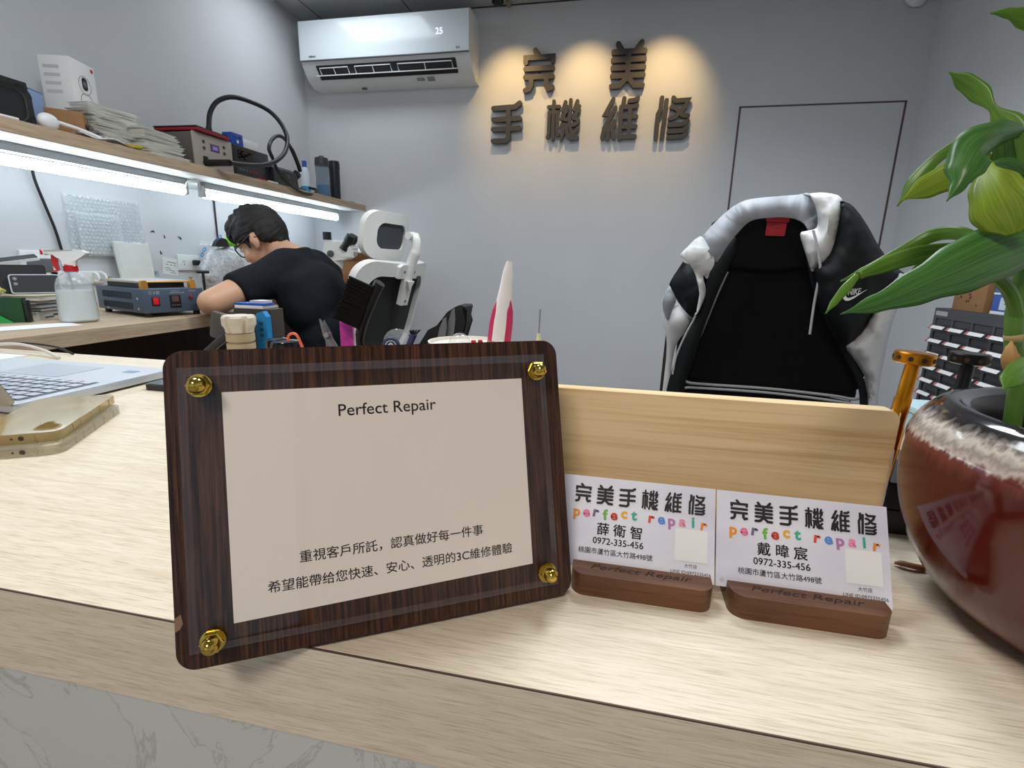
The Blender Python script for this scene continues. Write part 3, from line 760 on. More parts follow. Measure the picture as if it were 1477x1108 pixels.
for p, c_ in ((0.55, rgb(82, 18, 10)), (0.72, rgb(78, 24, 16)), (0.775, rgb(110, 52, 44)), (0.795, rgb(196, 182, 170)), (0.82, rgb(150, 138, 128)), (0.85, rgb(206, 196, 186)), (0.875, rgb(120, 112, 108)), (0.895, rgb(44, 42, 44))):
    e = cr.elements.new(p); e.color = c_
nt.links.new(mr.outputs[0], rp.inputs[0]); nt.links.new(rp.outputs[0], bs.inputs['Base Color'])
prof = []
for k in range(25):
    q = k / 24; prof.append((0.040 + 0.060 * sqrt(max(0, 1 - (1 - q) ** 2)), 0.0 + 0.088 * q))
for (r_, z_) in ((0.0998, 0.094), (0.0990, 0.101), (0.0972, 0.107), (0.0945, 0.1125), (0.0912, 0.117), (0.088, 0.1205), (0.0845, 0.1228), (0.081, 0.1238), (0.077, 0.1232), (0.0725, 0.121)): prof.append((r_, z_))
b = MB(); b.lathe(prof, seg=64, cap=False); b.lathe([(0.0001, 0.0), (0.040, 0.0)], seg=64, cap=False); b.build('pot', glz, t, 50)
b = MB(); b.lathe([(0.0725, 0.121), (0.069, 0.117), (0.067, 0.110), (0.066, 0.09)], seg=64, cap=False); b.build('pot_inside', mat('pot_inner', rgb(30, 27, 27), 0.35), t, 50)
b = MB(); b.lathe([(0.0001, 0.095), (0.066, 0.092)], seg=32, cap=False); b.build('soil', mat('soil_dark', rgb(36, 28, 22), 0.9, var=0.6, vscale=160, bump=0.8), t)
stem_m = mat('stem_green', rgb(86, 128, 44), 0.45, var=0.35, vscale=60)
node_m = mat('stem_node', rgb(170, 150, 104), 0.6)
def lp(x, y, Y): return PY(x, y, Y)
b = MB()
stem_pts = [lp(1472, 575, 0.295) + Vector((0, 0, -0.02)), lp(1468, 545, 0.295), lp(1462, 500, 0.295), lp(1463, 455, 0.295), lp(1470, 415, 0.295), lp(1480, 370, 0.295), lp(1488, 300, 0.295), lp(1482, 230, 0.295), lp(1476, 190, 0.295)]
b.tube(spline(stem_pts, 6), [0.0037] * 20 + [0.0034] * 29, 14)
world_part('stem', b, stem_m, t)
b = MB(); b.tube(spline([lp(1466, 455, 0.294), lp(1458, 425, 0.29), lp(1440, 402, 0.285), lp(1418, 388, 0.28)], 6), 0.003, 10); world_part('side_stem', b, stem_m, t)
for (x, y) in ((1463, 487), (1462, 528)):
    b = MB(); p_ = lp(x, y, 0.295); b.lathe([(0.0036, -0.002), (0.0044, -0.0006), (0.0044, 0.0006), (0.0036, 0.002)], p_, 16); world_part('stem_node', b, node_m, t)
b = MB(); b.tube(spline([lp(1461, 530, 0.289), lp(1457, 510, 0.288), lp(1459, 492, 0.290)], 4), [0.004, 0.0042, 0.004, 0.0038, 0.003, 0.0025, 0.002, 0.001, 0.0005], 8); world_part('dry_sheath', b, mat('dry_tan', rgb(172, 132, 78), 0.7), t)

def leaf_mat(name, c0, c1):
    m = mat(name, c0, 0.32, spec=0.4)
    nt = m.node_tree; bs = nt.nodes['Principled BSDF']
    uvn = nt.nodes.new('ShaderNodeUVMap'); uvn.uv_map = 'leaf'
    sp = nt.nodes.new('ShaderNodeSeparateXYZ'); nt.links.new(uvn.outputs[0], sp.inputs[0])
    mp = nt.nodes.new('ShaderNodeMapping'); mp.inputs['Scale'].default_value = (1.2, 16, 1); nt.links.new(uvn.outputs[0], mp.inputs[0])
    nz = nt.nodes.new('ShaderNodeTexNoise'); nz.inputs['Scale'].default_value = 1.4; nz.inputs['Detail'].default_value = 3; nt.links.new(mp.outputs[0], nz.inputs['Vector'])
    rp = nt.nodes.new('ShaderNodeValToRGB'); rp.color_ramp.elements[0].position = 0.3; rp.color_ramp.elements[0].color = c0; rp.color_ramp.elements[1].position = 0.75; rp.color_ramp.elements[1].color = c1
    nt.links.new(nz.outputs['Fac'], rp.inputs[0]); nt.links.new(rp.outputs[0], bs.inputs['Base Color'])
    tl = nt.nodes.new('ShaderNodeBsdfTranslucent'); nt.links.new(rp.outputs[0], tl.inputs[0])
    mx = nt.nodes.new('ShaderNodeMixShader'); mx.inputs[0].default_value = 0.25; out = nt.nodes['Material Output']
    nt.links.new(bs.outputs[0], mx.inputs[1]); nt.links.new(tl.outputs[0], mx.inputs[2]); nt.links.new(mx.outputs[0], out.inputs[0])
    return m
lf_dark = leaf_mat('leaf_green', rgb(48, 96, 40), rgb(96, 146, 70))
lf_mid = leaf_mat('leaf_mid', rgb(74, 118, 36), rgb(118, 158, 60))
lf_yel = leaf_mat('leaf_yellow', rgb(116, 146, 38), rgb(160, 180, 66))
def leaf(px, widths, m, side=None, fold=0.18):
    """px: (x, y, depth) points of the midrib from base to tip; widths: half widths in metres"""
    cl = spline([lp(*p) for p in px], 8); n = len(cl)
    def wd(q):
        k = q * (len(widths) - 1); i = min(int(k), len(widths) - 2); f = k - i
        f = f * f * (3 - 2 * f); return widths[i] * (1 - f) + widths[i + 1] * f
    b = MB(); uvs = {}
    rows = []
    for i, p in enumerate(cl):
        tg = (cl[min(i + 1, n - 1)] - cl[max(i - 1, 0)]).normalized()
        vd = (p - CAMP).normalized()
        sdir = tg.cross(vd).normalized(); up = sdir.cross(tg).normalized()
        if side: sdir = (sdir * cos(side) + up * sin(side)).normalized(); up = sdir.cross(tg).normalized()
        w_ = wd(i / (n - 1)); row = []
        for j, s_ in enumerate((-1, -0.66, -0.33, 0, 0.33, 0.66, 1)):
            v = b.bm.verts.new(p + sdir * (s_ * w_) + up * (abs(s_) * w_ * fold) + up * 0.0); row.append(v); uvs[v] = (i / (n - 1), j / 6)
        rows.append(row)
    for r0, r1 in zip(rows, rows[1:]):
        for j in range(6): b.bm.faces.new((r0[j], r0[j + 1], r1[j + 1], r1[j]))
    lay = b.bm.loops.layers.uv.new('leaf')
    for f in b.bm.faces:
        for l in f.loops: l[lay].uv = uvs[l.vert]
    o = world_part('leaf', b, m, t, 60)
    md = o.modifiers.new('thickness', 'SOLIDIFY'); md.thickness = 0.0006
    return o
leaf([(1545, 335, .285), (1490, 346, .275), (1430, 366, .262), (1360, 398, .25), (1280, 432, .24), (1213, 453, .235)], [.004, .0105, .0125, .0115, .0078, .004, .0003], lf_dark, fold=0.25)
leaf([(1418, 224, .285), (1424, 248, .275), (1440, 285, .265), (1455, 315, .262), (1462, 338, .262)], [.001, .0030, .0088, .0112, .0095, .003], lf_yel, fold=0.02)
leaf([(1446, 236, .31), (1415, 240, .31), (1380, 250, .31), (1340, 268, .31), (1298, 290, .305)], [.003, .0062, .0074, .006, .0003], lf_yel)
leaf([(1477, 188, .29), (1445, 192, .275), (1412, 208, .265), (1394, 238, .26), (1383, 266, .258), (1366, 290, .256)], [.003, .006, .0085, .0072, .003, .0003], lf_dark, fold=0.4)
leaf([(1432, 192, .32), (1395, 202, .33), (1352, 228, .335), (1320, 262, .335), (1294, 298, .335)], [.002, .0026, .0028, .0036, .0003], lf_mid)
leaf([(1472, 200, .30), (1452, 180, .305), (1432, 156, .31), (1412, 134, .315), (1392, 118, .318), (1369, 104, .32)], [.005, .006, .0016, .0042, .0038, .0003], lf_mid)
leaf([(1500, 40, .30), (1480, 26, .30), (1455, 19, .30), (1428, 19, .30)], [.003, .004, .002, .0003], lf_mid)
leaf([(1420, 350, .30), (1385, 337, .31), (1345, 340, .32), (1295, 366, .32), (1250, 390, .315), (1212, 406, .31)], [.002, .0032, .0034, .0028, .0024, .0003], lf_mid, fold=0.3)
leaf([(1410, 360, .30), (1370, 362, .305), (1325, 368, .305), (1280, 381, .30), (1240, 397, .295)], [.003, .004, .0046, .004, .002], lf_mid, fold=0.3)
leaf([(1238, 396, .296), (1220, 416, .29), (1205, 434, .285), (1191, 452, .28)], [.0015, .0024, .0018, .0003], lf_mid)
leaf([(1495, 512, .28), (1475, 530, .26), (1460, 545, .25), (1447, 562, .245)], [.002, .0045, .004, .0003], lf_mid)
leaf([(1482, 295, .295), (1472, 265, .29), (1450, 245, .285), (1425, 240, .28)], [.003, .005, .005, .002], lf_dark)
leaf([(1480, 330, .30), (1478, 260, .30), (1474, 205, .298), (1472, 185, .296)], [.008, .012, .010, .002], lf_dark, fold=0.5)
leaf([(1360, 372, .33), (1330, 380, .335), (1310, 400, .34), (1300, 418, .34)], [.001, .0014, .0012, .0002], lf_mid)
for (x, y, a) in ((1468, 600, 0.3), (1476, 590, 0.9), (1462, 586, -0.4)):
    b = MB(); p_ = PZ(x, y, CT + 0.102); b.box(p_, (0.024, 0.009, 0.006), 0.001, rot=Rz(a) @ Rx(0.3)); world_part('bark_chip', b, mat('bark_chip', rgb(196, 156, 84), 0.6, var=0.4, vscale=200), t)

# ================================================================== things lying on the left of the counter
LX1, LX0, LY0, LY1 = -0.709, -1.045, 0.447, 0.675
alu_m = mat('silver_alloy', rgb(196, 202, 210), 0.38, 0.35)
t = thing('laptop', 'open silver laptop seen from behind its lid, at the left end of the counter', 'laptop', ((LX0 + LX1) / 2, LY0, CT))
lw, ld = LX1 - LX0, LY1 - LY0
b = MB(); b.plate(rr(lw, ld, 0.008, 5, 0, ld / 2), (), 0.011, T4(0, 0, 0.003))
bmesh.ops.bevel(b.bm, geom=[e for e in b.bm.edges if len(e.link_faces) == 2 and e.calc_face_angle(0) > 1.2], offset=0.0015, segments=2, affect='EDGES')
base = b.build('base', alu_m, t)
b = MB(); b.plate(rr(lw - 0.03, ld - 0.03, 0.004, 3, 0, ld / 2), (), 0.0028, T4(0, 0, 0.0003)); b.build('rubber_foot', black_m, t)
b = MB(); b.plate(rr(0.115, 0.075, 0.003, 3, 0.0, 0.166), (), 0.0003, T4(0, 0, 0.0141)); b.build('touchpad', mat('touchpad_silver', rgb(176, 184, 196), 0.3, 0.3), t)
b = MB(); b.plate(rr(0.30, 0.104, 0.003, 3, 0.0, 0.068), (), 0.0002, T4(0, 0, 0.0141)); b.build('keyboard_deck', mat('deck_grey', rgb(92, 98, 108), 0.5), t)
kc = mat('key_silver', rgb(188, 194, 204), 0.45)
for r_ in range(6):
    n = 14 if r_ else 13
    for k in range(n):
        b = MB(); b.plate(rr(0.294 / n - 0.0045, 0.0128, 0.0015, 2), (), 0.0012, T4(0, 0, 0)); o = b.build('key', kc, t, 0)
        o.location = (-0.147 + 0.294 / n * (k + 0.5), 0.0255 + r_ * 0.0172, 0.0143)
b = MB(); b.plate(rr(0.022, 0.014, 0.001, 1, 0.125, 0.19), (), 0.0003, T4(0, 0, 0.0141)); b.build('palm_sticker', mat('sticker_blue', rgb(128, 150, 188), 0.5), t)
lidM = T4(0, 0.003, 0.0145) @ Rx(radians(90 + 24))
b = MB(); b.plate(rr(lw, 0.222, 0.008, 5, 0, 0.111), (), 0.0045, lidM @ T4(0, 0, 0)); lid = b.build('screen_lid', mat('lid_warm_reflection', rgb(186, 180, 170), 0.4, 0.2), t)  # silver lid with a beige reflection put into its colour
b = MB(); b.plate(rr(lw - 0.004, 0.218, 0.006, 4, 0, 0.111), (), 0.0012, lidM @ T4(0, 0, -0.0013)); b.build('screen', gloss_black, t)
b = MB(); b.tube([(-0.12, 0.003, 0.0155), (0.12, 0.003, 0.0155)], 0.004, 10); b.build('hinge', dgrey_m, t)

# two clear phone cases stacked
def phone_case(name, lab, M, m, t0):
    L_, W2, H_ = 0.155, 0.078, 0.0095
    t = thing('phone_case', lab, 'phone case', M.translation, 0, 'clear phone cases on the counter')
    cam_hole = [(0.010, 0.010), (0.012, 0.007), (0.018, 0.006), (0.024, 0.0075), (0.027, 0.011), (0.029, 0.0145), (0.033, 0.016), (0.0375, 0.018), (0.0385, 0.022), (0.036, 0.025), (0.030, 0.026), (0.018, 0.026), (0.012, 0.0245), (0.010, 0.020)]
    out = rr(L_, W2, 0.011, 7, L_ / 2, W2 / 2)
    b = MB(); b.plate(out, [cam_hole], 0.0014, T4(0, 0, H_ - 0.0014))
    p1 = MB()
    rim = [out, rr(L_ - 0.0028, W2 - 0.0028, 0.0096, 7, L_ / 2, W2 / 2)]
    b.plate(rim[0], [rim[1]], H_ - 0.0014, T4(0, 0, 0))
    sh = b.build('case_shell', m, t, 40); sh.matrix_local = Matrix.Translation(-M.translation) @ M
    p1.tube([Vector((p[0], p[1], H_ + 0.0001)) for p in cam_hole], 0.0009, 6, closed=True); q = p1.build('camera_rim', m, sh)
    for (x, y, r_) in ((-0.0003, 0.031, 0.0024), (-0.0003, 0.0385, 0.0011)):
        h = MB(); h.lathe([(r_, 0), (r_ * 0.75, 0.0004), (0.0002, 0.0004)], (x, y, H_ / 2), 14, M=Ry(-pi / 2).to_3x3(), cap=False); h.build('port_hole', mat('port_dark', rgb(60, 50, 34), 0.6), sh)
    for k, (x, y, sx_, sy_) in enumerate(((0.03, -0.0002, 0.0012, 0.0006), (0.048, -0.0002, 0.0012, 0.0006), (0.075, -0.0002, 0.0012, 0.0006), (0.1, -0.0002, 0.0012, 0.0006), (0.128, -0.0002, 0.0012, 0.0006), (-0.0002, 0.02, 0.0006, 0.0012), (-0.0002, 0.056, 0.0006, 0.0012))):
        h = MB(); h.box((x, y, H_ / 2), (sx_, sy_, H_ * 0.9)); h.build('corner_rib', m, sh)
    return t
u_ = Vector((-0.516, 0.857, 0)).normalized(); v_ = Vector((-0.857, -0.516, 0)).normalized()
# local x = long side, local y = short side; z must point up -> mirror by swapping
case_y = clear('yellowed_case', (0.90, 0.82, 0.60, 1), 0.12, 1.5, body=0.45, bodycol=rgb(206, 192, 150))
case_c = clear('clear_case', (0.90, 0.88, 0.82, 1), 0.06, 1.5, body=0.30, bodycol=rgb(206, 204, 194))
def case_frame(c0, tilt=0.0, turn=0.0):
    M_ = frame(c0, u_, v_)
    return M_ @ Rz(turn) @ Rx(tilt)
phone_case('a', 'clear phone case lying flat on the counter underneath a yellowed case', case_frame(Vector((-0.532, 0.366, CT + 0.0002))), case_c, t)
phone_case('b', 'yellowed clear phone case on top of another case, left of the dark plaque', case_frame(Vector((-0.5445, 0.3755, CT + 0.0102)), 0.0, 0.02), case_y, t)
t = thing('phone', 'black phone lying on the counter, half hidden behind the dark plaque', 'phone', (-0.61, 0.628, CT))
b = MB(); b.plate(rr(0.148, 0.07, 0.010, 6), (), 0.009, Matrix()); b.build('phone_body', black_m, t)
b = MB(); b.plate(rr(0.142, 0.064, 0.008, 5), (), 0.0004, T4(0, 0, 0.009)); b.build('phone_screen', gloss_black, t)
b = MB(); b.tube(spline([(-1.32, 0.735, CT + 0.003), (-1.24, 0.748, CT + 0.012), (-1.16, 0.755, CT + 0.020), (-1.09, 0.752, CT + 0.012), (-1.03, 0.735, CT + 0.003)], 8), 0.003, 8)
tag(b.build('white_cable', mat('cable_white', rgb(214, 208, 200), 0.5)), 'white cable looping behind the laptop', 'cable')
b = MB(); b.tube(spline([(-1.34, 0.762, CT + 0.0025), (-1.27, 0.768, CT + 0.006), (-1.19, 0.775, CT + 0.018), (-1.10, 0.780, CT + 0.014), (-1.05, 0.776, CT + 0.0025)], 8), 0.0022, 8)
tag(b.build('black_cable', black_m), 'black cable looping behind the laptop', 'cable')
b = MB(); b.box((-1.20, 0.715, CT + 0.0008), (0.16, 0.06, 0.0006)); tag(b.build('note_sheet', paper_m), 'white sheet of paper lying behind the laptop', 'paper')

# ================================================================== tools standing behind the plaque
def jar_pos(x, y, Y): p = PY(x, y, Y); return p
# ribbed beige bottle with a notched cap
p = PY(349, 505, 0.62); zt = PY(349, 455, 0.62).z - CT; R = 0.0215
t = thing('ribbed_bottle', 'beige ribbed bottle with a notched cap, behind the top left of the plaque', 'bottle', (p.x, 0.62, CT))
bei = mat('beige_plastic', rgb(186, 166, 136), 0.5)
b = MB(); b.lathe([(0.0001, 0), (0.019, 0), (0.019, zt - 0.052), (0.0165, zt - 0.051), (0.0165, zt - 0.049), (0.019, zt - 0.048), (0.019, zt - 0.040), (0.0165, zt - 0.0395), (0.0165, zt - 0.037), (0.019, zt - 0.0365), (0.019, zt - 0.026), (0.0168, zt - 0.0255), (0.0168, zt - 0.024), (0.0001, zt - 0.024)], seg=36, cap=False)
b.build('bottle_body', bei, t, 30)
b = MB(); n = 72
def capr(a, z):
    q = abs(((a * 6 / (2 * pi)) % 1) - 0.5); r_ = 0.0225 if q > 0.16 else 0.0195
    return r_
rows = []
for (k, z) in ((0.82, zt - 0.024), (0.86, zt - 0.018), (1.0, zt - 0.013), (1.0, zt - 0.003), (0.92, zt), (0.86, zt)):
    rows.append([b.bm.verts.new((capr(2 * pi * i / n, z) * k * cos(2 * pi * i / n), capr(2 * pi * i / n, z) * k * sin(2 * pi * i / n), z)) for i in range(n)])
for a_, c_ in zip(rows, rows[1:]):
    for i in range(n): b.bm.faces.new((a_[i], a_[(i + 1) % n], c_[(i + 1) % n], c_[i]))
b.bm.faces.new(rows[0][::-1]); b.bm.faces.new(rows[-1])
b.build('notched_cap', mat('cap_ivory', rgb(212, 202, 184), 0.45), t, 30)
# phone clamp of a folding stand
t = thing('folding_stand', 'dark grey folding phone stand behind the beige bottle', 'stand', (PY(305, 505, 0.66).x, 0.66, CT))
b = MB(); b.plate(rr(0.07, 0.09, 0.02, 4), (), 0.006, Matrix()); world_z = t.location
b.build('stand_base', dgrey_m, t)
b = MB(); a0 = PY(298, 509, 0.66); a1 = PY(328, 483, 0.68); b.tube([Vector((a0.x, 0.66, CT + 0.006)), a0, a1], 0.007, 8, flat=0.6); world_part('stand_arm', b, dgrey_m, t)
b = MB(); c_ = PY(318, 470, 0.685); b.box(c_, (0.032, 0.012, 0.044), 0.005, rot=Ry(radians(12))); world_part('stand_clamp', b, mat('clamp_grey', rgb(84, 82, 78), 0.5), t)
# dark carton with a blue cutter leaning on it
p = PY(398, 500, 0.68); zt = PY(385, 446, 0.68).z - CT
t = thing('carton', 'dark grey upright carton behind the plaque, right of the beige bottle', 'box', (PY(378, 500, 0.69).x, 0.69, CT))
b = MB(); b.box((0, 0, zt / 2), (0.066, 0.03, zt), 0.001); b.build('carton_body', mat('carton_dark', rgb(52, 46, 42), 0.6), t)
b = MB(); b.box((0.016, -0.0156, zt - 0.02), (0.02, 0.0006, 0.022)); b.build('carton_print', mat('print_grey', rgb(96, 96, 98), 0.7), t)
t2 = thing('booklet', 'blue and white folded booklet lying on top of the dark carton', 'booklet', (t.location.x - 0.006, 0.69, CT + zt))
b = MB(); b.box((0, 0, 0.0025), (0.05, 0.028, 0.005), 0.0005, rot=None); b.build('booklet_pages', paper_m, t2)
b = MB(); b.plate([(-0.026, -0.014), (0.026, -0.014), (0.026, 0.014), (-0.02, 0.014)], (), 0.003, T4(0, 0, 0.0052)); b.build('booklet_cover', blue_m, t2)
b = MB(); b.plate([(0.0, -0.01), (0.026, -0.01), (0.024, 0.01), (0.004, 0.01)], (), 0.004, T4(0, 0, 0.0084)); b.build('folded_flap', mat('flap_lilac', rgb(206, 206, 220), 0.7), t2)
p = PY(383, 500, 0.655); zt2 = PY(383, 449, 0.655).z - CT
t = thing('blue_cutter', 'bright blue cutter knife standing upright against the dark carton', 'cutter', (p.x, 0.655, CT))
b = MB(); b.plate([(-0.009, 0), (0.009, 0), (0.010, zt2 - 0.008), (0.004, zt2), (-0.006, zt2 - 0.003), (-0.010, zt2 - 0.010)], (), 0.010, T4(0, 0.005, 0) @ Rx(pi / 2)); b.build('cutter_handle', mat('cutter_blue', rgb(24, 128, 190), 0.4), t)
for k in range(3):
    b = MB(); b.box((0.0, -0.0054, zt2 - 0.018 - k * 0.009), (0.006, 0.0008, 0.004), 0.0003); b.build('grip_mark', mat('cutter_mark', rgb(12, 62, 100), 0.5), t)
# two black lidded pots
for x, y, r_, lab in ((387, 492, 0.016, 'small black pot with a flat lid beside the beige bottle'), (412, 492, 0.019, 'shiny black round lid behind the plaque, left of the orange loop')):
    p = PY(x, y, 0.58)
    t = thing('black_pot', lab, 'pot', (p.x, 0.58 if x > 400 else 0.60, CT)); h = p.z - CT
    b = MB(); b.lathe([(0.0001, 0), (r_ * 0.92, 0), (r_ * 0.92, h - 0.012), (0.0001, h - 0.012)], seg=28, cap=False); b.build('pot_body', black_m, t)
    b = MB(); b.lathe([(r_, h - 0.012), (r_, h - 0.004), (r_ * 0.9, h), (r_ * 0.5, h + 0.0015), (0.0001, h + 0.0018)], seg=28, cap=False); b.build('pot_lid', gloss_black, t)
# tool tray that carries the upright tools
TRX0, TRX1, TRY0, TRY1, TRH = -0.31, -0.13, 0.50, 0.60, 0.070
t = thing('tool_tray', 'low black tray holding the upright tools behind the plaque', 'tray', ((TRX0 + TRX1) / 2, (TRY0 + TRY1) / 2, CT))
tw, td = TRX1 - TRX0, TRY1 - TRY0
b = MB(); b.plate(rr(tw, td, 0.008), [rr(tw - 0.006, td - 0.006, 0.006)], TRH - 0.003, T4(0, 0, 0.003)); b.plate(rr(tw, td, 0.008), (), 0.003); b.build('tray_body', black_m, t)
TZ = CT + 0.003
# pliers
t = thing('pliers', 'pointed steel pliers standing behind the plaque beside the black brush', 'pliers', (PY(468, 495, 0.56).x, 0.56, TZ))
for s_ in (-1, 1):
    tip = PY(464 - 3 * s_, 462 - (2 if s_ > 0 else 0), 0.56); mid = PY(472 - 1.5 * s_, 482, 0.56); low = PY(480 + 3 * s_, 503, 0.56)
    b = MB(); b.tube([tip, mid, low], [0.0008, 0.0046, 0.0052], 8, flat=0.6); world_part('jaw', b, dsteel_m, t)
    b = MB(); b.tube([low, Vector((low.x + 0.004 * s_, 0.56, TZ + 0.001))], [0.0045, 0.0045], 8); world_part('grip', b, black_m, t)
b = MB(); c_ = PY(471.5, 483, 0.556); b.lathe([(0.0001, -0.004), (0.0032, -0.004), (0.0032, 0.002), (0.0001, 0.002)], c_, 14, M=Rx(pi / 2).to_3x3(), cap=False); world_part('rivet', b, steel_m, t)
# orange-handled loop tool
t = thing('looped_tool', 'tool with an orange loop and pink bar, just above the plaque', 'tool', (PY(440, 503, 0.535).x, 0.535, TZ))
pts = [PY(x, y, 0.535) for x, y in ((416, 492), (416, 485), (420, 481.5), (426, 482), (430, 487), (435, 498), (438, 506))]
b = MB(); b.tube(spline(pts, 5), 0.0016, 8); world_part('orange_loop', b, mat('orange_plastic', rgb(232, 104, 58), 0.35), t)
b = MB(); b.tube([PY(436, 504.5, 0.535), PY(480, 504.5, 0.535), PY(520, 501.0, 0.535)], [0.0025, 0.0022, 0.002], 8); world_part('pink_bar', b, mat('pink_plastic', rgb(232, 110, 124), 0.4), t)
b = MB(); q = PY(478, 505, 0.535); b.tube([q, Vector((q.x, 0.535, TZ))], 0.003, 8); world_part('tool_shaft', b, dsteel_m, t)
# black brush
t = thing('brush', 'black hand brush with long bristles standing upright behind the plaque', 'brush', (PY(530, 500, 0.56).x, 0.56, TZ))
Yb = 0.56
def q2(x, y, dy=0.0): return PY(x, y, Yb + dy)
h_pts = [(548, 408), (540, 424), (531, 446), (523, 468), (519, 488), (521, 510)]
b = MB(); b.tube(spline([q2(*p) for p in h_pts] + [Vector((q2(523, 510).x + 0.002, Yb, TZ))], 5), [0.0062] * 10 + [0.0058] * 10 + [0.005] * 11, 10, flat=1.6); world_part('handle', b, mat('brush_black', rgb(12, 12, 14), 0.4, spec=0.3), t)
b = MB(); rngb = random.Random(5); n_ = 26
for i in range(n_):
    for j in range(4):
        f = (i + 0.5) / n_
        bx = Vector((539, 414)).lerp(Vector((517, 475)), f); ex = Vector((505, 398)).lerp(Vector((480.5, 458)), f)
        dy = -0.007 + 0.0045 * j
        e_ = q2(ex.x + rngb.uniform(-1.2, 1.6), ex.y + rngb.uniform(-1, 1), dy * 1.2)
        b.tube([q2(bx.x, bx.y, dy), e_], [0.0016, 0.0013], 5)
o = world_part('bristles', b, mat('bristle_black', rgb(7, 7, 8), 0.8, spec=0.2), t); o['kind'] = 'stuff'
# pink packet
p = PY(501, 500, 0.585); z1 = PY(503, 464, 0.585).z
t = thing('pink_packet', 'clear packet with a bright pink label standing under the brush bristles', 'packet', (p.x, 0.585, TZ))
b = MB(); b.box((0.001, 0, (z1 - TZ) / 2), (0.018, 0.006, z1 - TZ), 0.001); b.build('packet_label', mat('label_pink', rgb(214, 62, 176), 0.4, var=0.35, vscale=140), t)
b = MB(); b.box((0.0135, 0, (z1 - TZ) / 2 - 0.003), (0.007, 0.005, z1 - TZ - 0.006), 0.001); b.build('packet_sleeve', clear('clear_film', body=0.25), t)
# clear jar lying with a navy cap facing the customer
c_ = PY(568, 497, 0.55)
t = thing('clear_jar', 'clear round jar with a navy seal bearing a white crest, behind the plaque', 'jar', (c_.x, 0.55, TZ))
Qf = (Vector((0.25, -1, 0.12))).normalized().to_track_quat('Z', 'Y').to_matrix()
b = MB(); b.lathe([(0.0001, -0.014), (0.0135, -0.014), (0.0155, -0.010), (0.0155, 0.003), (0.0145, 0.004), (0.0001, 0.004)], c_ + Vector((0.0025, 0.004, 0.003)), 30, M=Qf, cap=False); world_part('jar_body', b, clear('clear_jar', (0.93, 0.95, 0.96, 1), 0.05, body=0.22, bodycol=rgb(226, 230, 234)), t)
b = MB(); b.lathe([(0.0001, 0.0), (0.0105, 0.0), (0.0105, 0.004), (0.0095, 0.005), (0.0001, 0.005)], c_ + Vector((-0.001, -0.004, -0.001)), 30, M=Qf, cap=False); nv = world_part('jar_cap', b, mat('navy_plastic', rgb(44, 62, 88), 0.4), t)
b = MB(); mk = frame(c_ + Vector((-0.001, -0.004, -0.001)) + Qf @ Vector((0, 0, 0.0053)), (1, 0.25, 0), (0, 0.1, 1))
b.plate(circ(0.0066, 24), [circ(0.0058, 24)], 0.0002, mk); b.plate([(0, 0.0044), (0.0034, 0.0014), (0.0026, -0.0034), (-0.0026, -0.0034), (-0.0034, 0.0014)], [[(0, 0.0022), (0.0014, 0.0006), (0.001, -0.0016), (-0.001, -0.0016), (-0.0014, 0.0006)]], 0.0002, mk); sub('crest', b, white_m, nv, 0)
b = MB(); q = c_ + Vector((0.003, 0.006, -0.012)); b.tube([q, Vector((q.x, q.y, TZ))], 0.004, 10); world_part('jar_post', b, dgrey_m, t)
# small dark blue brush
t = thing('pocket_brush', 'small dark blue brush with black bristles right of the clear jar', 'brush', (PY(592, 500, 0.54).x, 0.54, TZ))
b = MB(); q0, q1 = PY(586, 508, 0.54), PY(597, 482, 0.54); b.tube([Vector((q0.x - 0.004, 0.54, TZ)), q0, q1], [0.0036, 0.0036, 0.0042], 12); world_part('brush_handle', b, mat('handle_navy', rgb(52, 48, 96), 0.35), t)
b = MB(); rngb = random.Random(9)
for k in range(26):
    a = rngb.uniform(0, 2 * pi); r_ = 0.004 * sqrt(rngb.random()); o_ = Vector((r_ * cos(a), r_ * sin(a), 0))
    b.tube([q1 + o_, q1 + o_ * 1.7 + (q1 - q0).normalized() * 0.005], 0.0006, 4)
o = world_part('bristles', b, blackmat_m, t); o['kind'] = 'stuff'
# two steel tweezers / spudgers
for k, (x0, y0, x1, y1, w_, dy, lab) in enumerate(((634, 502, 643, 457, 0.0042, 0.0, 'left one of two pointed steel spudger blades before the black chair'), (646, 502, 655, 444, 0.0040, 0.006, 'right and taller one of two pointed steel spudger blades before the black chair'))):
    q0, q1 = PY(x0, y0, 0.53 + dy), PY(x1, y1, 0.53 + dy)
    t = thing('steel_spudger', lab, 'spudger', (q0.x, 0.53 + dy, TZ), 0, 'steel spudgers')
    Mx = frame(q0, Vector((q1 - q0)).cross(Vector((0, 1, 0))) * -1, q1 - q0); L_ = (q1 - q0).length
    if Mx.to_3x3().col[0].x < 0: Mx = frame(q0, Vector((q1 - q0)).cross(Vector((0, 1, 0))), q1 - q0)
    b = MB(); b.plate([(-w_, -0.001), (w_, -0.001), (w_ * 1.05, L_ * 0.45), (w_ * 0.9, L_ * 0.72), (w_ * 0.15, L_), (-w_ * 0.5, L_ * 0.92), (-w_ * 1.0, L_ * 0.6)], (), 0.0016, Mx); world_part('blade', b, dsteel_m, t)
    b = MB(); b.tube([q0, Vector((q0.x, 0.53 + dy, TZ))], 0.003, 8); world_part('shank', b, dsteel_m, t)
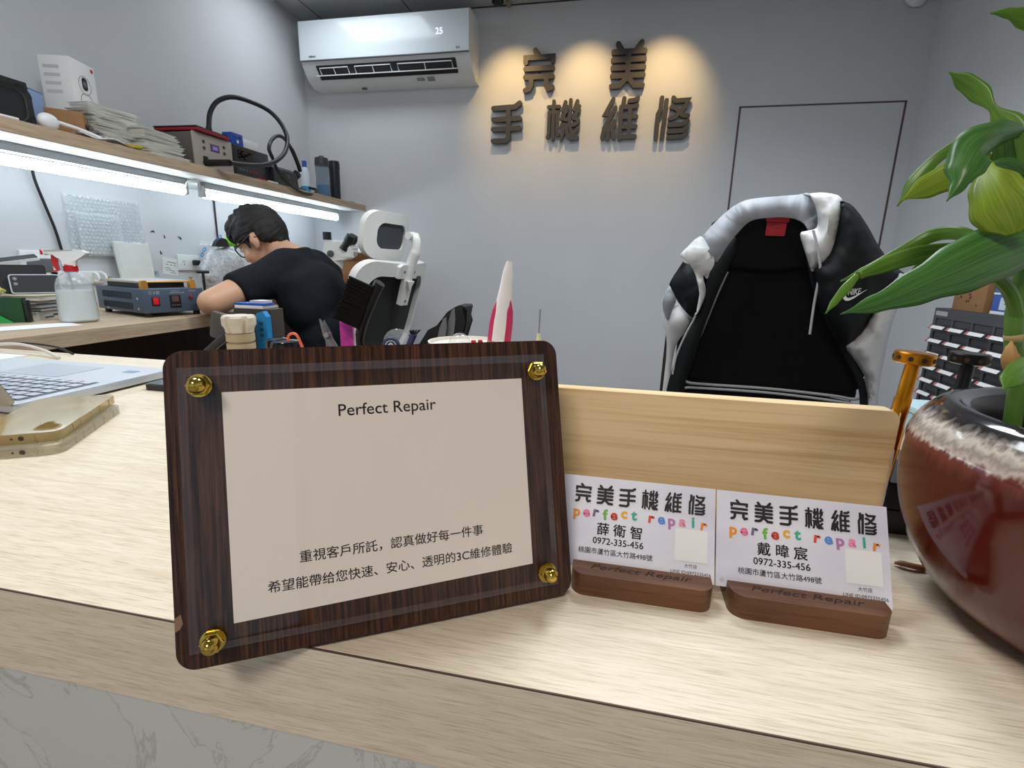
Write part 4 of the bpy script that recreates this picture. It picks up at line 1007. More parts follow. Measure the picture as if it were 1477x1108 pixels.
# shallow dish with parts and a clear dome
p = PY(672, 500, 0.47); z = PY(672, 492, 0.47).z
t = thing('parts_dish', 'shallow white dish of small parts behind the right half of the plaque', 'dish', (p.x, 0.47, CT))
h = z - CT
b = MB(); b.lathe([(0.0001, 0), (0.022, 0), (0.022, h - 0.012), (0.036, h - 0.004), (0.0375, h), (0.0355, h), (0.034, h - 0.003), (0.0001, h - 0.006)], seg=40, cap=False); b.build('dish_body', mat('dish_white', rgb(226, 220, 210), 0.4), t)
t2 = thing('clear_dome', 'clear plastic dome lying on the white parts dish', 'dome', (PY(663, 492, 0.472).x, 0.472, CT + h - 0.005))
b = MB(); b.lathe([(0.0115 * cos(a), 0.0125 * sin(a)) for a in [k * pi / 2 / 10 for k in range(10)]] + [(0.0002, 0.0125)], seg=28, cap=False); b.build('dome_shell', clear('dome_clear', (0.92, 0.93, 0.94, 1), 0.05, body=0.15), t2)
for k, (x, dx) in enumerate(((683, 0.0), (691, 0.004))):
    t3 = thing('red_connector', ['small red connector left of another in the white dish', 'small red connector right of another in the white dish'][k], 'connector', (PY(x, 495, 0.465).x, 0.465 + 0.004 * k, CT + h - 0.006), 0.4 * k, 'red connectors in the dish')
    b = MB(); b.box((0, 0, 0.004), (0.0045, 0.003, 0.008), 0.0004); b.build('connector_body', red_m, t3)
t3 = thing('brass_chips', 'small heap of brass coloured screws at the right side of the white dish', 'screws', (PY(742, 498, 0.47).x, 0.47, CT + h - 0.006))
t3.location.x = t.location.x + 0.024
rngb = random.Random(2); b = MB()
for k in range(14): b.cyl((rngb.uniform(-.009, .007), rngb.uniform(-.008, .008), 0.0), (rngb.uniform(-.009, .007), rngb.uniform(-.008, .008), 0.0055), 0.0007, 0.0012, 6)
o = b.build('screw_heap', mat('brass_dull', rgb(178, 150, 70), 0.4, 0.8), t3); o['kind'] = 'stuff'
# pink and white toothbrush
t = thing('toothbrush', 'white and pink toothbrush handle rising behind the plaque', 'toothbrush', (PY(724, 500, 0.50).x, 0.50, CT))
Yt = 0.50
cl = [(719, 510), (721, 490), (724, 465), (727, 440), (730, 415), (733, 392), (735, 377)]
wd = [0.0100, 0.0110, 0.0108, 0.0090, 0.0066, 0.0052, 0.0030]
P3 = [PY(x, y, Yt) for x, y in cl]; P3 = [Vector((P3[0].x - 0.006, Yt, CT))] + P3; wd = [0.0045] + wd
sp = spline(P3, 6); ws = []
for k in range(len(sp)):
    f = k / (len(sp) - 1) * (len(wd) - 1); i = min(int(f), len(wd) - 2); ws.append(wd[i] * (1 - f + i) + wd[i + 1] * (f - i))
b = MB(); b.tube(sp, ws, 16); world_part('handle', b, mat('brush_white', rgb(236, 234, 234), 0.25), t)
for s_ in (-1, 1):
    b = MB(); seg_ = sp[8:31]
    b.tube([p + Vector((s_ * ws[8 + i] * 0.66, -ws[8 + i] * 0.34, 0)) for i, p in enumerate(seg_)], [max(0.0004, ws[8 + i] * 0.46 * min(1, (22 - i) / 8)) for i in range(len(seg_))], 10)
    world_part('pink_grip', b, mat('grip_pink', rgb(196, 44, 96), 0.4), t)
# dispensing needle
q0, q1 = PY(777, 503, 0.40), PY(777, 481, 0.40); qt = PY(779.5, 446, 0.40)
t = thing('dispensing_needle', 'thin metal dispensing needle with a pale yellow hub, above the plaque\'s right end', 'needle', (q0.x, 0.40, CT))
b = MB(); b.tube([q0, q1], [0.0032, 0.0012], 14); b.tube([Vector((q0.x, 0.40, CT)), Vector((q0.x, 0.40, CT + 0.003)), q0 - Vector((0, 0, 0.002)), q0], [0.009, 0.004, 0.004, 0.0032], 14); world_part('needle_hub', b, mat('hub_yellow', rgb(232, 232, 186), 0.4, sss=0.2), t)
b = MB(); b.tube([q1 - Vector((0, 0, 0.002)), qt], 0.0006, 8); world_part('needle_tube', b, steel_m, t)

# ================================================================== things on the workbench
# heated screen separator
P0 = Vector((-1.489, 1.339, CT)); ef = Vector((0.06, 0.178, 0)).normalized(); es_ = Vector((-ef.y, ef.x, 0))
mw, mdp, mh = 0.190, 0.325, 0.078
t = thing('screen_separator', 'blue-grey heating machine with red switch and gold brackets, at the edge of the workbench', 'machine', P0)
SMx = frame((0, 0, 0), ef, es_)      # x along the front face, y into the desk, z up
navy = mat('machine_blue', rgb(68, 82, 100), 0.45)
b = MB(); b.box((mw / 2, mdp / 2, 0.014 + mh / 2), (mw, mdp, mh), 0.002)
for v in b.bm.verts: v.co = SMx @ v.co
case_ = b.build('machine_case', navy, t)
def mpart(name, mb, m, par=None, smooth=35):
    for v in mb.bm.verts: v.co = SMx @ v.co
    return mb.build(name, m, par or t, smooth)
for (x, y) in ((0.02, 0.02), (mw - 0.02, 0.02), (0.02, mdp - 0.02), (mw - 0.02, mdp - 0.02)):
    b = MB(); b.cyl((x, y, 0), (x, y, 0.015), 0.010, seg=14); mpart('rubber_foot', b, black_m)
b = MB()
for row in (0.034, 0.068):
    for k in range(20): b.box((-0.0004, 0.075 + k * 0.0105, row), (0.001, 0.005, 0.022))
mpart('side_vents', b, mat('vent_dark', rgb(20, 26, 34), 0.7), case_, 0)
b = MB()
for (y, z) in ((0.035, 0.06), (0.035, 0.027), (0.25, 0.02)): b.lathe([(0.004, 0), (0.003, 0.002), (0.0001, 0.0025)], (0, y, z), 12, M=Ry(-pi / 2).to_3x3(), cap=False)
mpart('case_screws', b, steel_m, case_)
b = MB(); b.box((0.036, -0.001, 0.052), (0.022, 0.004, 0.028), 0.001); sw = mpart('switch_frame', b, black_m)
b = MB(); b.box((0.036, -0.0035, 0.053), (0.016, 0.003, 0.022), 0.001); mpart('rocker_switch', b, mat('switch_red', rgb(170, 24, 30), 0.3, emit=rgb(200, 20, 24), estr=0.35))
b = MB(); b.box((0.096, -0.001, 0.050), (0.034, 0.003, 0.042), 0.001); mpart('controller', b, black_m)
b = MB(); b.box((0.096, -0.003, 0.058), (0.020, 0.001, 0.018)); mpart('controller_display', b, mat('display_brown', rgb(96, 70, 70), 0.3))
for k in range(4):
    b = MB(); b.box((0.085 + k * 0.0073, -0.0032, 0.037), (0.004, 0.002, 0.004), 0.0008); mpart('controller_button', b, grey_m)
for x, z, r_ in ((0.146, 0.062, 0.006), (0.170, 0.040, 0.008)):
    b = MB(); b.lathe([(r_, 0), (r_, 0.004), (r_ * 0.7, 0.007), (0.0001, 0.0075)], (x, 0, z), 16, M=Rx(pi / 2).to_3x3(), cap=False); mpart('red_button', b, mat('button_red', rgb(150, 26, 32), 0.35))
wl = mat('white_print', rgb(196, 204, 212), 0.6)
b = MB(); fit_text(b, '宝卡斯', 0.034, T4(0.034, -0.0006, 0.080) @ Rx(pi / 2), 0.03); mpart('maker_lettering', b, wl, case_, 0)
b = MB(); fit_text(b, 'MIANBAN LCD', 0.026, T4(0.10, -0.0006, 0.084) @ Rx(pi / 2)); mpart('print_line', b, wl, case_, 0)
b = MB(); fit_text(b, 'SEPARATOR MACHINE', 0.046, T4(0.104, -0.0006, 0.078) @ Rx(pi / 2)); mpart('print_line', b, wl, case_, 0)
b = MB(); fit_text(b, 'Suction hole', 0.022, T4(0.153, -0.0006, 0.083) @ Rx(pi / 2)); mpart('print_line', b, wl, case_, 0)
zt = 0.014 + mh
b = MB(); b.box((mw / 2, mdp / 2 + 0.02, zt + 0.021), (mw - 0.02, mdp - 0.07, 0.008), 0.002); mpart('hot_plate', b, mat('plate_alloy', rgb(196, 194, 186), 0.3, 0.4))
b = MB(); b.box((mw / 2, mdp / 2 + 0.02, zt + 0.009), (mw - 0.05, mdp - 0.10, 0.018)); mpart('plate_riser', b, black_m)
for x in (0.012, mw - 0.03):
    b = MB(); b.plate([(-0.009, 0), (0.009, 0), (0.009, 0.020), (0.005, 0.027), (-0.005, 0.027), (-0.009, 0.020)], (), 0.02, T4(x, 0.022, zt) @ Rx(pi / 2)); mpart('gold_bracket', b, mat('bracket_gold', rgb(196, 146, 70), 0.35, 0.6))
b = MB(); b.tube([(0.012, 0.012, zt + 0.022), (mw - 0.03, 0.012, zt + 0.022)], 0.0022, 8); mpart('guide_rod', b, mat('bracket_gold', rgb(196, 146, 70), 0.35, 0.6))
b = MB(); b.lathe([(0.002, 0.0), (0.002, 0.006), (0.006, 0.007), (0.006, 0.011), (0.0001, 0.012)], (mw - 0.03, 0.012, zt + 0.026), 14, cap=False); mpart('thumb_screw', b, brass_m)
b = MB(); b.lathe([(0.005, 0), (0.005, 0.006), (0.0001, 0.007)], (0.03, mdp - 0.04, zt + 0.025), 14, cap=False); mpart('gold_knob', b, brass_m)

# spray bottle
bp_ = PZ(116, 464, CT); bh = 0.135
t = thing('spray_bottle', 'translucent spray bottle with a white and red trigger head, on the workbench', 'spray bottle', (bp_.x, bp_.y, CT))
b = MB(); b.lathe([(0.0001, 0.001), (0.043, 0.001), (0.0470, 0.006), (0.0470, 0.012), (0.0455, 0.060), (0.0440, 0.100), (0.0415, 0.115), (0.036, 0.128), (0.027, 0.138), (0.018, 0.143), (0.0145, 0.145), (0.0145, 0.147), (0.0001, 0.147)], seg=40, cap=False)
b.build('bottle_body', clear('milky_bottle', (0.9, 0.93, 0.95, 1), 0.15, 1.4, body=0.32, bodycol=rgb(226, 232, 236)), t)
b = MB(); b.lathe([(0.0001, 0.003), (0.042, 0.003), (0.0465, 0.008), (0.0440, 0.055), (0.0425, 0.093), (0.0001, 0.093)], seg=36, cap=False); b.build('liquid', mat('milky_liquid', rgb(226, 228, 224), 0.3, sss=0.0), t)
b = MB(); b.lathe([(0.0150, 0.147), (0.0165, 0.147), (0.0165, 0.164), (0.0150, 0.165), (0.0001, 0.165)], seg=28, cap=False)
for k in range(24): a = 2 * pi * k / 24; b.box((0.0166 * cos(a), 0.0166 * sin(a), 0.155), (0.0012, 0.0012, 0.015), rot=Rz(a))
b.build('red_collar', red_m, t)
hd = Vector((-0.80, -0.60, 0)).normalized()      # nozzle direction: towards the left of the photo
HM = frame((0, 0, 0.165), hd, (0, 0, 1))         # x nozzle, y up
b = MB(); b.plate([(-0.013, 0), (0.013, 0), (0.014, 0.010), (0.020, 0.021), (0.034, 0.028), (0.052, 0.030), (0.052, 0.041), (0.0, 0.043), (-0.034, 0.041), (-0.046, 0.034), (-0.028, 0.022), (-0.015, 0.013)], (), 0.026, HM @ T4(0, 0, -0.013))
bmesh.ops.bevel(b.bm, geom=[e for e in b.bm.edges if len(e.link_faces) == 2 and e.calc_face_angle(0) > 0.8], offset=0.003, segments=3, affect='EDGES')
b.build('trigger_head', white_m, t)
b = MB(); b.box(HM @ Vector((0.056, 0.0355, 0)), (0.010, 0.018, 0.015), 0.002, rot=Rz(math.atan2(hd.y, hd.x))); b.build('red_nozzle', red_m, t)
b = MB(); b.plate([(0.030, 0.030), (0.042, 0.030), (0.044, 0.012), (0.041, -0.004), (0.036, -0.014), (0.048, -0.017), (0.040, -0.020), (0.030, -0.014), (0.031, 0.002), (0.030, 0.015)], (), 0.012, HM @ T4(-0.004, 0, -0.006)); b.build('red_trigger', red_m, t)

# papers, books, boxes and old phones at the left end of the workbench
def sheet(c, w_, h_, a, lab, m=paper_m, z=0.0008):
    t = thing('paper_sheet', lab, 'paper', (c[0], c[1], CT + z), a)
    b = MB(); b.plate(rr(w_, h_, 0.001, 1), (), 0.0006); b.build('sheet', m, t, 0); return t
sheet((-1.56, 1.05), 0.10, 0.21, -0.35, 'white paper sheet lying at the front edge of the workbench', z=0.0005)
sheet((-1.70, 1.01), 0.07, 0.12, 0.5, 'blue and white leaflet on the workbench below the green folder', mat('leaflet_blue', rgb(120, 168, 220), 0.6, var=0.5, vscale=30), 0.0015)
sheet((-1.64, 1.235), 0.03, 0.05, 0.2, 'small white paper scrap beside the spray bottle', z=0.0005)
bx, by = -1.79, 1.235
z = CT
booklab = [('white_book', 'thick white catalogue at the bottom of the book stack', 0.024, (212, 212, 214)), ('dark_book', 'dark grey book lying directly on the white catalogue', 0.011, (66, 68, 76)), ('grey_book', 'blue-grey book in the middle of the book stack', 0.010, (110, 116, 126)), ('black_book', 'black book near the top of the book stack', 0.011, (28, 28, 30)), ('beige_book', 'beige notebook on top of the book stack', 0.016, (182, 168, 148))]
for k, (nm, lab, h_, c_) in enumerate(booklab):
    t = thing('book', lab, 'book', (bx + 0.004 * ((k * 7) % 3 - 1), by, z), 0.30 + 0.05 * ((k * 5) % 3 - 1), 'books stacked beside the spray bottle')
    m = mat('cover_' + nm, rgb(*c_), 0.55)
    b = MB(); b.box((0, 0, h_ / 2), (0.135, 0.142, h_ - 0.004)); b.build('pages', mat('page_white', rgb(222, 220, 214), 0.8), t)
    b = MB(); b.box((0.0, 0, 0.001), (0.14, 0.148, 0.002)); b.box((0.0, 0, h_ - 0.0013), (0.14, 0.148, 0.002)); b.box((-0.069, 0, h_ / 2), (0.002, 0.148, h_)); b.build('cover', m, t)
    if nm == 'white_book':
        b = MB(); b.box((0.0705, 0.01, h_ / 2), (0.0008, 0.05, 0.004)); b.box((0.0705, -0.03, h_ / 2 - 0.006), (0.0008, 0.03, 0.003)); b.build('spine_print', ink_m, t)
    z += h_
def old_phone(loc, rot, w_, h_, th, m, lab, sm=gloss_black, cm=True):
    t = thing('old_phone', lab, 'phone', loc, 0, 'old phones beside the spray bottle'); t.rotation_euler = rot
    b = MB(); b.plate(rr(w_, h_, 0.008, 4, 0, h_ / 2), (), th); b.build('phone_frame', m, t)
    b = MB(); b.plate(rr(w_ - 0.006, h_ - 0.006, 0.006, 4, 0, h_ / 2), (), 0.0006, T4(0, 0, th)); b.build('phone_back', sm, t)
    if cm:
        for (x, y) in ((-w_ / 2 + 0.014, h_ - 0.014), (-w_ / 2 + 0.014, h_ - 0.030)):
            b = MB(); b.lathe([(0.005, 0), (0.005, 0.0015), (0.0001, 0.0016)], (x, y, th), 14, cap=False); b.build('camera_lens', steel_m, t)
zb = z
pb_m = mat('phone_back_dark', rgb(30, 32, 36), 0.55)
old_phone((-1.80, 1.26, zb), (radians(76), 0, radians(62)), 0.120, 0.060, 0.008, alu_m, 'silver-edged phone standing on its side on top of the book stack', pb_m)
old_phone((-1.845, 1.245, zb), (radians(84), 0, radians(62)), 0.135, 0.088, 0.009, black_m, 'black tablet standing behind the silver-edged phone', pb_m, False)
old_phone((-1.878, 1.262, zb + 0.092), (radians(12), radians(-10), radians(62)), 0.135, 0.06, 0.008, white_m, 'white-edged phone lying slanted on top of the pile of old phones', pb_m, False)
t = thing('green_folder', 'bright green folder standing slanted at the left edge of the workbench', 'folder', (-1.79, 1.045, CT), 0.55)
gm = mat('bright_green', rgb(30, 158, 66), 0.5)
b = MB(); b.plate([(0, 0), (0.12, 0), (0.015, 0.072), (0, 0.075)], (), 0.003, Rx(radians(80))); b.build('folder_flap', gm, t)
b = MB(); b.plate([(0, 0), (0.14, 0), (0.14, 0.07), (0, 0.075)], (), 0.024, T4(0, 0.032, 0) @ Rx(radians(88))); b.build('folder_back', mat('dark_green', rgb(22, 70, 34), 0.5), t)
b = MB(); b.box((0.146, 0.02, 0.032), (0.010, 0.02, 0.064), 0.002); b.build('folder_spine', black_m, t)
t = thing('parcel_bag', 'yellow and clear plastic parcel bag on top of the green folder', 'bag', (-1.80, 1.12, CT + 0.072), 0.6)
b = MB(); b.grid(lambda u, v: Vector(((u - 0.5) * 0.11 * (1 - 0.5 * v), (v - 0.5) * 0.03, 0.058 * v + 0.006 * sin(u * 9 + v * 4))), 9, 7); pb_ = b.build('bag_film', clear('bag_film', body=0.35, bodycol=rgb(206, 204, 180)), t); md = pb_.modifiers.new('thickness', 'SOLIDIFY'); md.thickness = 0.002
b = MB(); b.ell((0, 0.0, 0.014), (0.052, 0.018, 0.016)); b.build('bag_content', mat('bag_yellow', rgb(188, 178, 56), 0.5, var=0.3, vscale=60), t)
t = thing('old_laptop', 'black folded notebook leaning against the wall behind the green folder', 'notebook', (-1.97, 1.06, CT), 0.85)
b = MB(); b.box((0, 0, 0.066), (0.25, 0.012, 0.13), 0.003, rot=Rx(radians(-14))); b.build('notebook_cover', black_m, t)
b = MB(); b.box((0, -0.0005, 0.128), (0.24, 0.006, 0.004), 0.001, rot=Rx(radians(-14))); b.build('notebook_edge', dgrey_m, t)

# ------------------------------------------------ left wall
XW = XL + 0.0005
t = thing('socket_plate', 'large white wall socket plate behind the pile of old phones', 'socket', (XL, 1.475, 0.938))
b = MB(); b.box((0.006, 0, 0), (0.012, 0.115, 0.10), 0.003); b.build('socket_cover', white_m, t)
b = MB(); b.box((0.0125, 0.0, -0.004), (0.002, 0.085, 0.05), 0.001); b.build('socket_inset', grey_m, t)
t = thing('wall_outlet', 'white wall outlet with a black plug, beside the note paper', 'outlet', (XL, 2.142, 0.950))
b = MB(); b.box((0.005, 0, 0), (0.010, 0.128, 0.074), 0.003); b.build('outlet_cover', white_m, t)
b = MB()
for dy in (-0.03,):
    b.box((0.0102, dy - 0.006, 0.006), (0.001, 0.002, 0.009)); b.box((0.0102, dy + 0.006, 0.006), (0.001, 0.002, 0.009)); b.lathe([(0.003, 0), (0.0001, 0.0005)], (0.0102, dy, -0.008), 10, M=Ry(pi / 2).to_3x3(), cap=False)
b.build('outlet_slots', dgrey_m, t, 0)
b = MB(); b.box((0.024, 0.03, 0.0), (0.030, 0.026, 0.026), 0.005); b.tube([(0.038, 0.03, 0), (0.07, 0.045, -0.004), (0.08, 0.09, -0.03)], 0.003, 8); tag(b.build('plug', black_m), 'black power plug in the wall outlet', 'plug').location = (XL, 2.142, 0.950)
t = thing('note_paper', 'small white note with handwriting taped to the wall left of the outlet', 'note', (XL, 2.04, 0.932)); t.rotation_euler = (radians(-8), 0, 0)
b = MB(); b.plate(rr(0.085, 0.078, 0.001, 1), (), 0.0008, frame((0.001, 0, 0), (0, 1, 0), (0, 0, 1))); b.build('note_sheet', mat('note_white', rgb(226, 230, 230), 0.8), t, 0)
b = MB()
for k, (y0, y1, zz) in enumerate(((-0.02, 0.03, 0.018), (-0.025, -0.012, 0.006), (-0.002, 0.008, 0.006), (0.016, 0.03, 0.006), (-0.03, 0.0, -0.010), (-0.025, 0.022, -0.02), (0.0, 0.03, -0.03))):
    b.tube([(0.0022, y0, zz), (0.0022, (y0 + y1) / 2, zz + 0.002), (0.0022, y1, zz - 0.001)], 0.0009, 5)
b.build('handwriting', ink_m, t)
t = thing('wall_tape', 'pale blue packing strip stuck to the wall behind the heating machine', 'strip', (XL, 1.92, 0.90))
b = MB(); b.box((0.001, 0, 0), (0.002, 0.105, 0.024)); b.build('strip_film', mat('strip_blue', rgb(170, 212, 226), 0.4, var=0.3, vscale=90), t)
b = MB(); fit_text(b, 'WRAP', 0.05, frame((0.0025, 0.015, 0), (0, 1, 0), (0, 0, 1)), 0.02); b.build('strip_print', mat('strip_ink', rgb(64, 150, 190), 0.5), t, 0)
# bubble wrap sheets hung on the wall
bub_m = clear('bubble_film', (0.97, 0.98, 0.99, 1), 0.12, 1.42, body=0.5, bodycol=rgb(244, 248, 250))
def bubble(y0, y1, z0, z1, x, lab, pitch=0.0165):
    t = thing('bubble_wrap', lab, 'bubble wrap', (x, (y0 + y1) / 2, z1))
    b = MB(); ny, nz_ = int((y1 - y0) / pitch), int((z1 - z0) / (pitch * 0.87))
    b.grid(lambda u, v: Vector((0.004 * sin(u * 5 + v * 3), (u - 0.5) * (y1 - y0), -(v) * (z1 - z0))), 12, 12)
    for i in range(nz_):
        for j in range(ny):
            yy = -(y1 - y0) / 2 + pitch * (j + 0.5 + 0.5 * (i % 2)); zz = -pitch * 0.87 * (i + 0.5)
            if yy > (y1 - y0) / 2 - pitch * 0.4: continue
            u = yy / (y1 - y0) + 0.5; v = -zz / (z1 - z0)
            b.lathe([(pitch * 0.44, 0), (pitch * 0.40, 0.003), (pitch * 0.22, 0.005), (0.0002, 0.0055)], (0.0045 + 0.004 * sin(u * 5 + v * 3) - 0.0035, yy, zz), 8, M=Ry(pi / 2).to_3x3(), cap=False)
    b.build('bubble_sheet', bub_m, t, 60)
bubble(1.60, 1.915, 0.968, 1.20, XL + 0.008, 'large sheet of bubble wrap hanging on the wall behind the spray bottle')
bubble(1.62, 1.80, 0.975, 1.135, XL + 0.026, 'smaller sheet of bubble wrap hung in front of a larger one')
t = thing('foam_pouch', 'milky white foam pouch standing against the wall behind the heating machine', 'pouch', (XL + 0.058, 1.815, CT))
b = MB(); b.plate([(-0.075, 0.0), (0.062, 0.0), (0.066, 0.14), (0.068, 0.245), (0.03, 0.252), (-0.02, 0.250), (-0.080, 0.255)], (), 0.022, frame((0, 0, 0), (0, 1, 0), (-0.10, 0, 1)))
bmesh.ops.bevel(b.bm, geom=[e for e in b.bm.edges if len(e.link_faces) == 2 and e.calc_face_angle(0) > 0.8], offset=0.006, segments=3, affect='EDGES')
b.build('pouch_body', mat('foam_white', rgb(216, 220, 218), 0.6, var=0.08, vscale=12, sss=0.1), t)
t = thing('hook_rail', 'white plastic holder with two hooks on the wall behind the spray bottle', 'hook rail', (XL, 1.605, 0.90))
b = MB(); b.box((0.006, 0, -0.012), (0.012, 0.20, 0.05), 0.003); b.build('rail', white_m, t)
for dy in (0.055, 0.085):
    b = MB(); b.tube(spline([(0.018, dy, 0.008), (0.034, dy, 0.002), (0.042, dy, -0.014), (0.034, dy, -0.026), (0.02, dy, -0.024)], 5), 0.0045, 8); b.build('hook', white_m, t)
# cables down the wall
b = MB(); b.tube(spline([(XL + 0.03, 1.50, SZ0), (XL + 0.02, 1.505, 1.24), (XL + 0.012, 1.53, 1.15), (XL + 0.010, 1.55, 1.07), (XL + 0.012, 1.558, 1.0), (XL + 0.02, 1.56, 0.93), (XL + 0.03, 1.565, 0.80)], 6), 0.0048, 8); tag(b.build('power_cable', black_m), 'black cable running down the wall left of the bubble wrap', 'cable')
b = MB(); b.tube([(XL + 0.006, 2.352, SZ0), (XL + 0.006, 2.35, 1.15), (XL + 0.006, 2.346, 0.93), (XL + 0.006, 2.345, CT)], 0.0042, 8); tag(b.build('power_cable', black_m), 'straight black cable down the wall behind the seated person', 'cable')
# dark scraps of tape left on the wall
for k, (y, z, a) in enumerate(((1.968, 1.086, 0.3), (2.029, 1.065, 0.1), (2.114, 1.067, -0.5), (1.999, 0.992, 0.2))):
    b = MB()
    b.plate([(-0.012, -0.002), (-0.004, 0.003), (0.006, 0.004), (0.012, -0.003), (0.008, -0.008), (0.0, -0.002)] if k in (0, 2) else [(-0.005, -0.006), (0.006, -0.004), (0.003, 0.001), (0.001, 0.010), (-0.002, 0.009), (-0.002, 0.0)], (), 0.002, frame((0, 0, 0), (0, cos(a), sin(a)), (0, -sin(a), cos(a))))
    o = b.build('tape_scrap', dgrey_m); o.location = (XL + 0.0002, y, z)
    tag(o, ['dark scrap stuck to the wall, nearest the bubble wrap and highest', 'dark scrap stuck to the wall, second from the bubble wrap in the upper row', 'dark scrap stuck to the wall, upper one nearest the person', 'dark scrap stuck to the wall just above the note paper'][k], 'scrap', 'dark scraps on the wall')
# clear printed bag and odds and ends before the person's face
t = thing('printed_bag', 'clear plastic bag with blue chain print hanging on the wall before the person', 'bag', (XL + 0.02, 2.30, 1.06))
b = MB(); b.grid(lambda u, v: Vector((0.006 + 0.02 * v * (1 + 0.4 * sin(u * 8)), (u - 0.42) * (0.22 + 0.10 * v), -0.21 * v)), 14, 8); pb_ = b.build('bag_film', clear('bag_clear', body=0.16), t); md = pb_.modifiers.new('thickness', 'SOLIDIFY'); md.thickness = 0.0015
bl = mat('print_sky', rgb(44, 140, 190), 0.5); b = MB()
for (y, z, a) in ((-0.01, 0.005, 0.6), (0.014, 0.022, 0.6), (-0.115, -0.07, 0.9), (-0.098, -0.045, 0.7), (-0.012, -0.045, 1.4)):
    b.plate(rr(0.026, 0.017, 0.006, 3), [rr(0.014, 0.007, 0.003, 3)], 0.001, frame((0.03, y, z), (0, cos(a), sin(a)), (0, -sin(a), cos(a))))
b.plate(rr(0.055, 0.05, 0.015, 4), (), 0.001, frame((0.035, 0.02, -0.125), (0, 1, 0), (0, 0, 1)))
b.build('blue_print', bl, t, 0)
t = thing('foil_bag', 'crumpled silvery grey bubble bag before the person', 'bag', (-1.90, PX(325, 380, -1.9).y, CT))
b = MB(); b.ell((0, 0, PX(325, 356, -1.9).z / 2 - CT / 2), (0.05, 0.15, PX(325, 356, -1.9).z / 2 - CT / 2), seg=40)
for v in b.bm.verts: v.co += Vector(noise.noise_vector(v.co * 28)) * 0.012 + Vector(noise.noise_vector(v.co * 90)) * 0.005; v.co.z = max(v.co.z, 0)
b.build('bag_body', mat('foil_grey', rgb(206, 212, 218), 0.35, 0.0, var=0.45, vscale=90), t, 60)
t = thing('spring_clip', 'black spring clip on the silvery bag before the person', 'clip', PX(314, 356, -1.90))
b = MB(); b.plate([(-0.05, 0), (0.045, 0), (0.03, 0.036), (0.0, 0.042), (-0.03, 0.028)], (), 0.02, frame((0.01, 0, 0), (0, 1, 0), (0, 0, 1))); b.build('clip_body', black_m, t)
t = thing('green_sponge', 'lime green sponge beside the black clip, before the person\'s face', 'sponge', PX(336, 357, -1.90) + Vector((0, 0, 0.008)))
b = MB(); b.ell((0, 0, 0.022), (0.03, 0.045, 0.026), seg=18); b.build('sponge_body', mat('lime', rgb(126, 220, 50), 0.7), t)
t = thing('soldering_stand', 'small dark T-shaped stand on the bench left of the person\'s arm', 'stand', (-1.855, 1.985, CT))
b = MB(); b.cyl((0, 0, 0), (0, 0, 0.008), 0.035, seg=24); b.build('stand_foot', black_m, t)
b = MB(); b.tube([(0, 0, 0.008), (0, 0, 0.13)], 0.006, 10); b.build('stand_post', black_m, t)
b = MB(); b.tube([(-0.012, -0.022, 0.132), (0.012, 0.022, 0.132)], 0.007, 10); b.build('stand_head', black_m, t)

# ================================================================== things on the wall shelf
SZ = SZ1
card_b = mat('cardboard', rgb(150, 112, 72), 0.8, var=0.12, vscale=40)
def bx3(mb, x0, y0, z0, x1, y1, z1, bev=0.0, mi=0): return mb.box(((x0 + x1) / 2, (y0 + y1) / 2, (z0 + z1) / 2), (abs(x1 - x0), abs(y1 - y0), abs(z1 - z0)), bev, mi=mi)
t = thing('zipped_case', 'black rounded zipped case at the left end of the shelf', 'case', (-1.80, 1.085, SZ))
b = MB(); b.plate(rr(0.40, 0.10, 0.03, 6, 0, 0.05), (), 0.13, frame((-0.06, 0, 0), (0, 1, 0), (0, 0, 1)))
bmesh.ops.bevel(b.bm, geom=[e for e in b.bm.edges if len(e.link_faces) == 2 and e.calc_face_angle(0) > 1.2], offset=0.012, segments=4, affect='EDGES'); b.build('case_body', mat('case_black', rgb(20, 21, 24), 0.6), t)
b = MB(); b.tube([Vector((0.071, p[0], p[1])) for p in rr(0.385, 0.085, 0.026, 6, 0, 0.05)], 0.002, 6, closed=True); b.build('zip', dgrey_m, t)
b = MB(); b.box((0.0715, 0.06, 0.058), (0.002, 0.10, 0.014)); b.build('case_badge', mat('badge_slate', rgb(58, 66, 82), 0.5), t)
t = thing('black_strap_roll', 'black rolled strap lying behind the zipped case', 'strap', (-1.975, 1.20, SZ))
b = MB(); b.box((0, 0, 0.09), (0.11, 0.12, 0.18), 0.004); b.build('strap_stack', dgrey_m, t)
b = MB(); b.ell((0, 0.0, 0.198), (0.04, 0.06, 0.024), seg=20); b.build('strap_coil', black_m, t)
t = thing('blue_carton', 'pale blue carton on the shelf behind the black case', 'box', (-1.93, 1.375, SZ), 0.35)
b = MB(); b.box((0, 0, 0.072), (0.12, 0.13, 0.144), 0.001); b.build('carton_body', mat('carton_blue', rgb(138, 164, 206), 0.6), t)
b = MB(); b.box((0, 0, 0.146), (0.122, 0.132, 0.004), 0.001); b.build('carton_lid', mat('carton_lid_blue', rgb(120, 150, 196), 0.6), t)
t = thing('kraft_box', 'small brown cardboard box on the shelf right of the black case', 'box', (-1.80, 1.445, SZ), 0.75)
b = MB(); b.box((0, 0, 0.042), (0.095, 0.085, 0.084), 0.001); b.build('box_body', card_b, t)
b = MB(); b.tube([(0.0485, -0.02, 0.05), (0.0485, -0.012, 0.03), (0.0485, -0.004, 0.055)], 0.0015, 5); b.tube([(0.0485, 0.01, 0.05), (0.0485, 0.02, 0.035), (0.0485, 0.028, 0.052)], 0.0015, 5); b.build('marker_scrawl', ink_m, t)
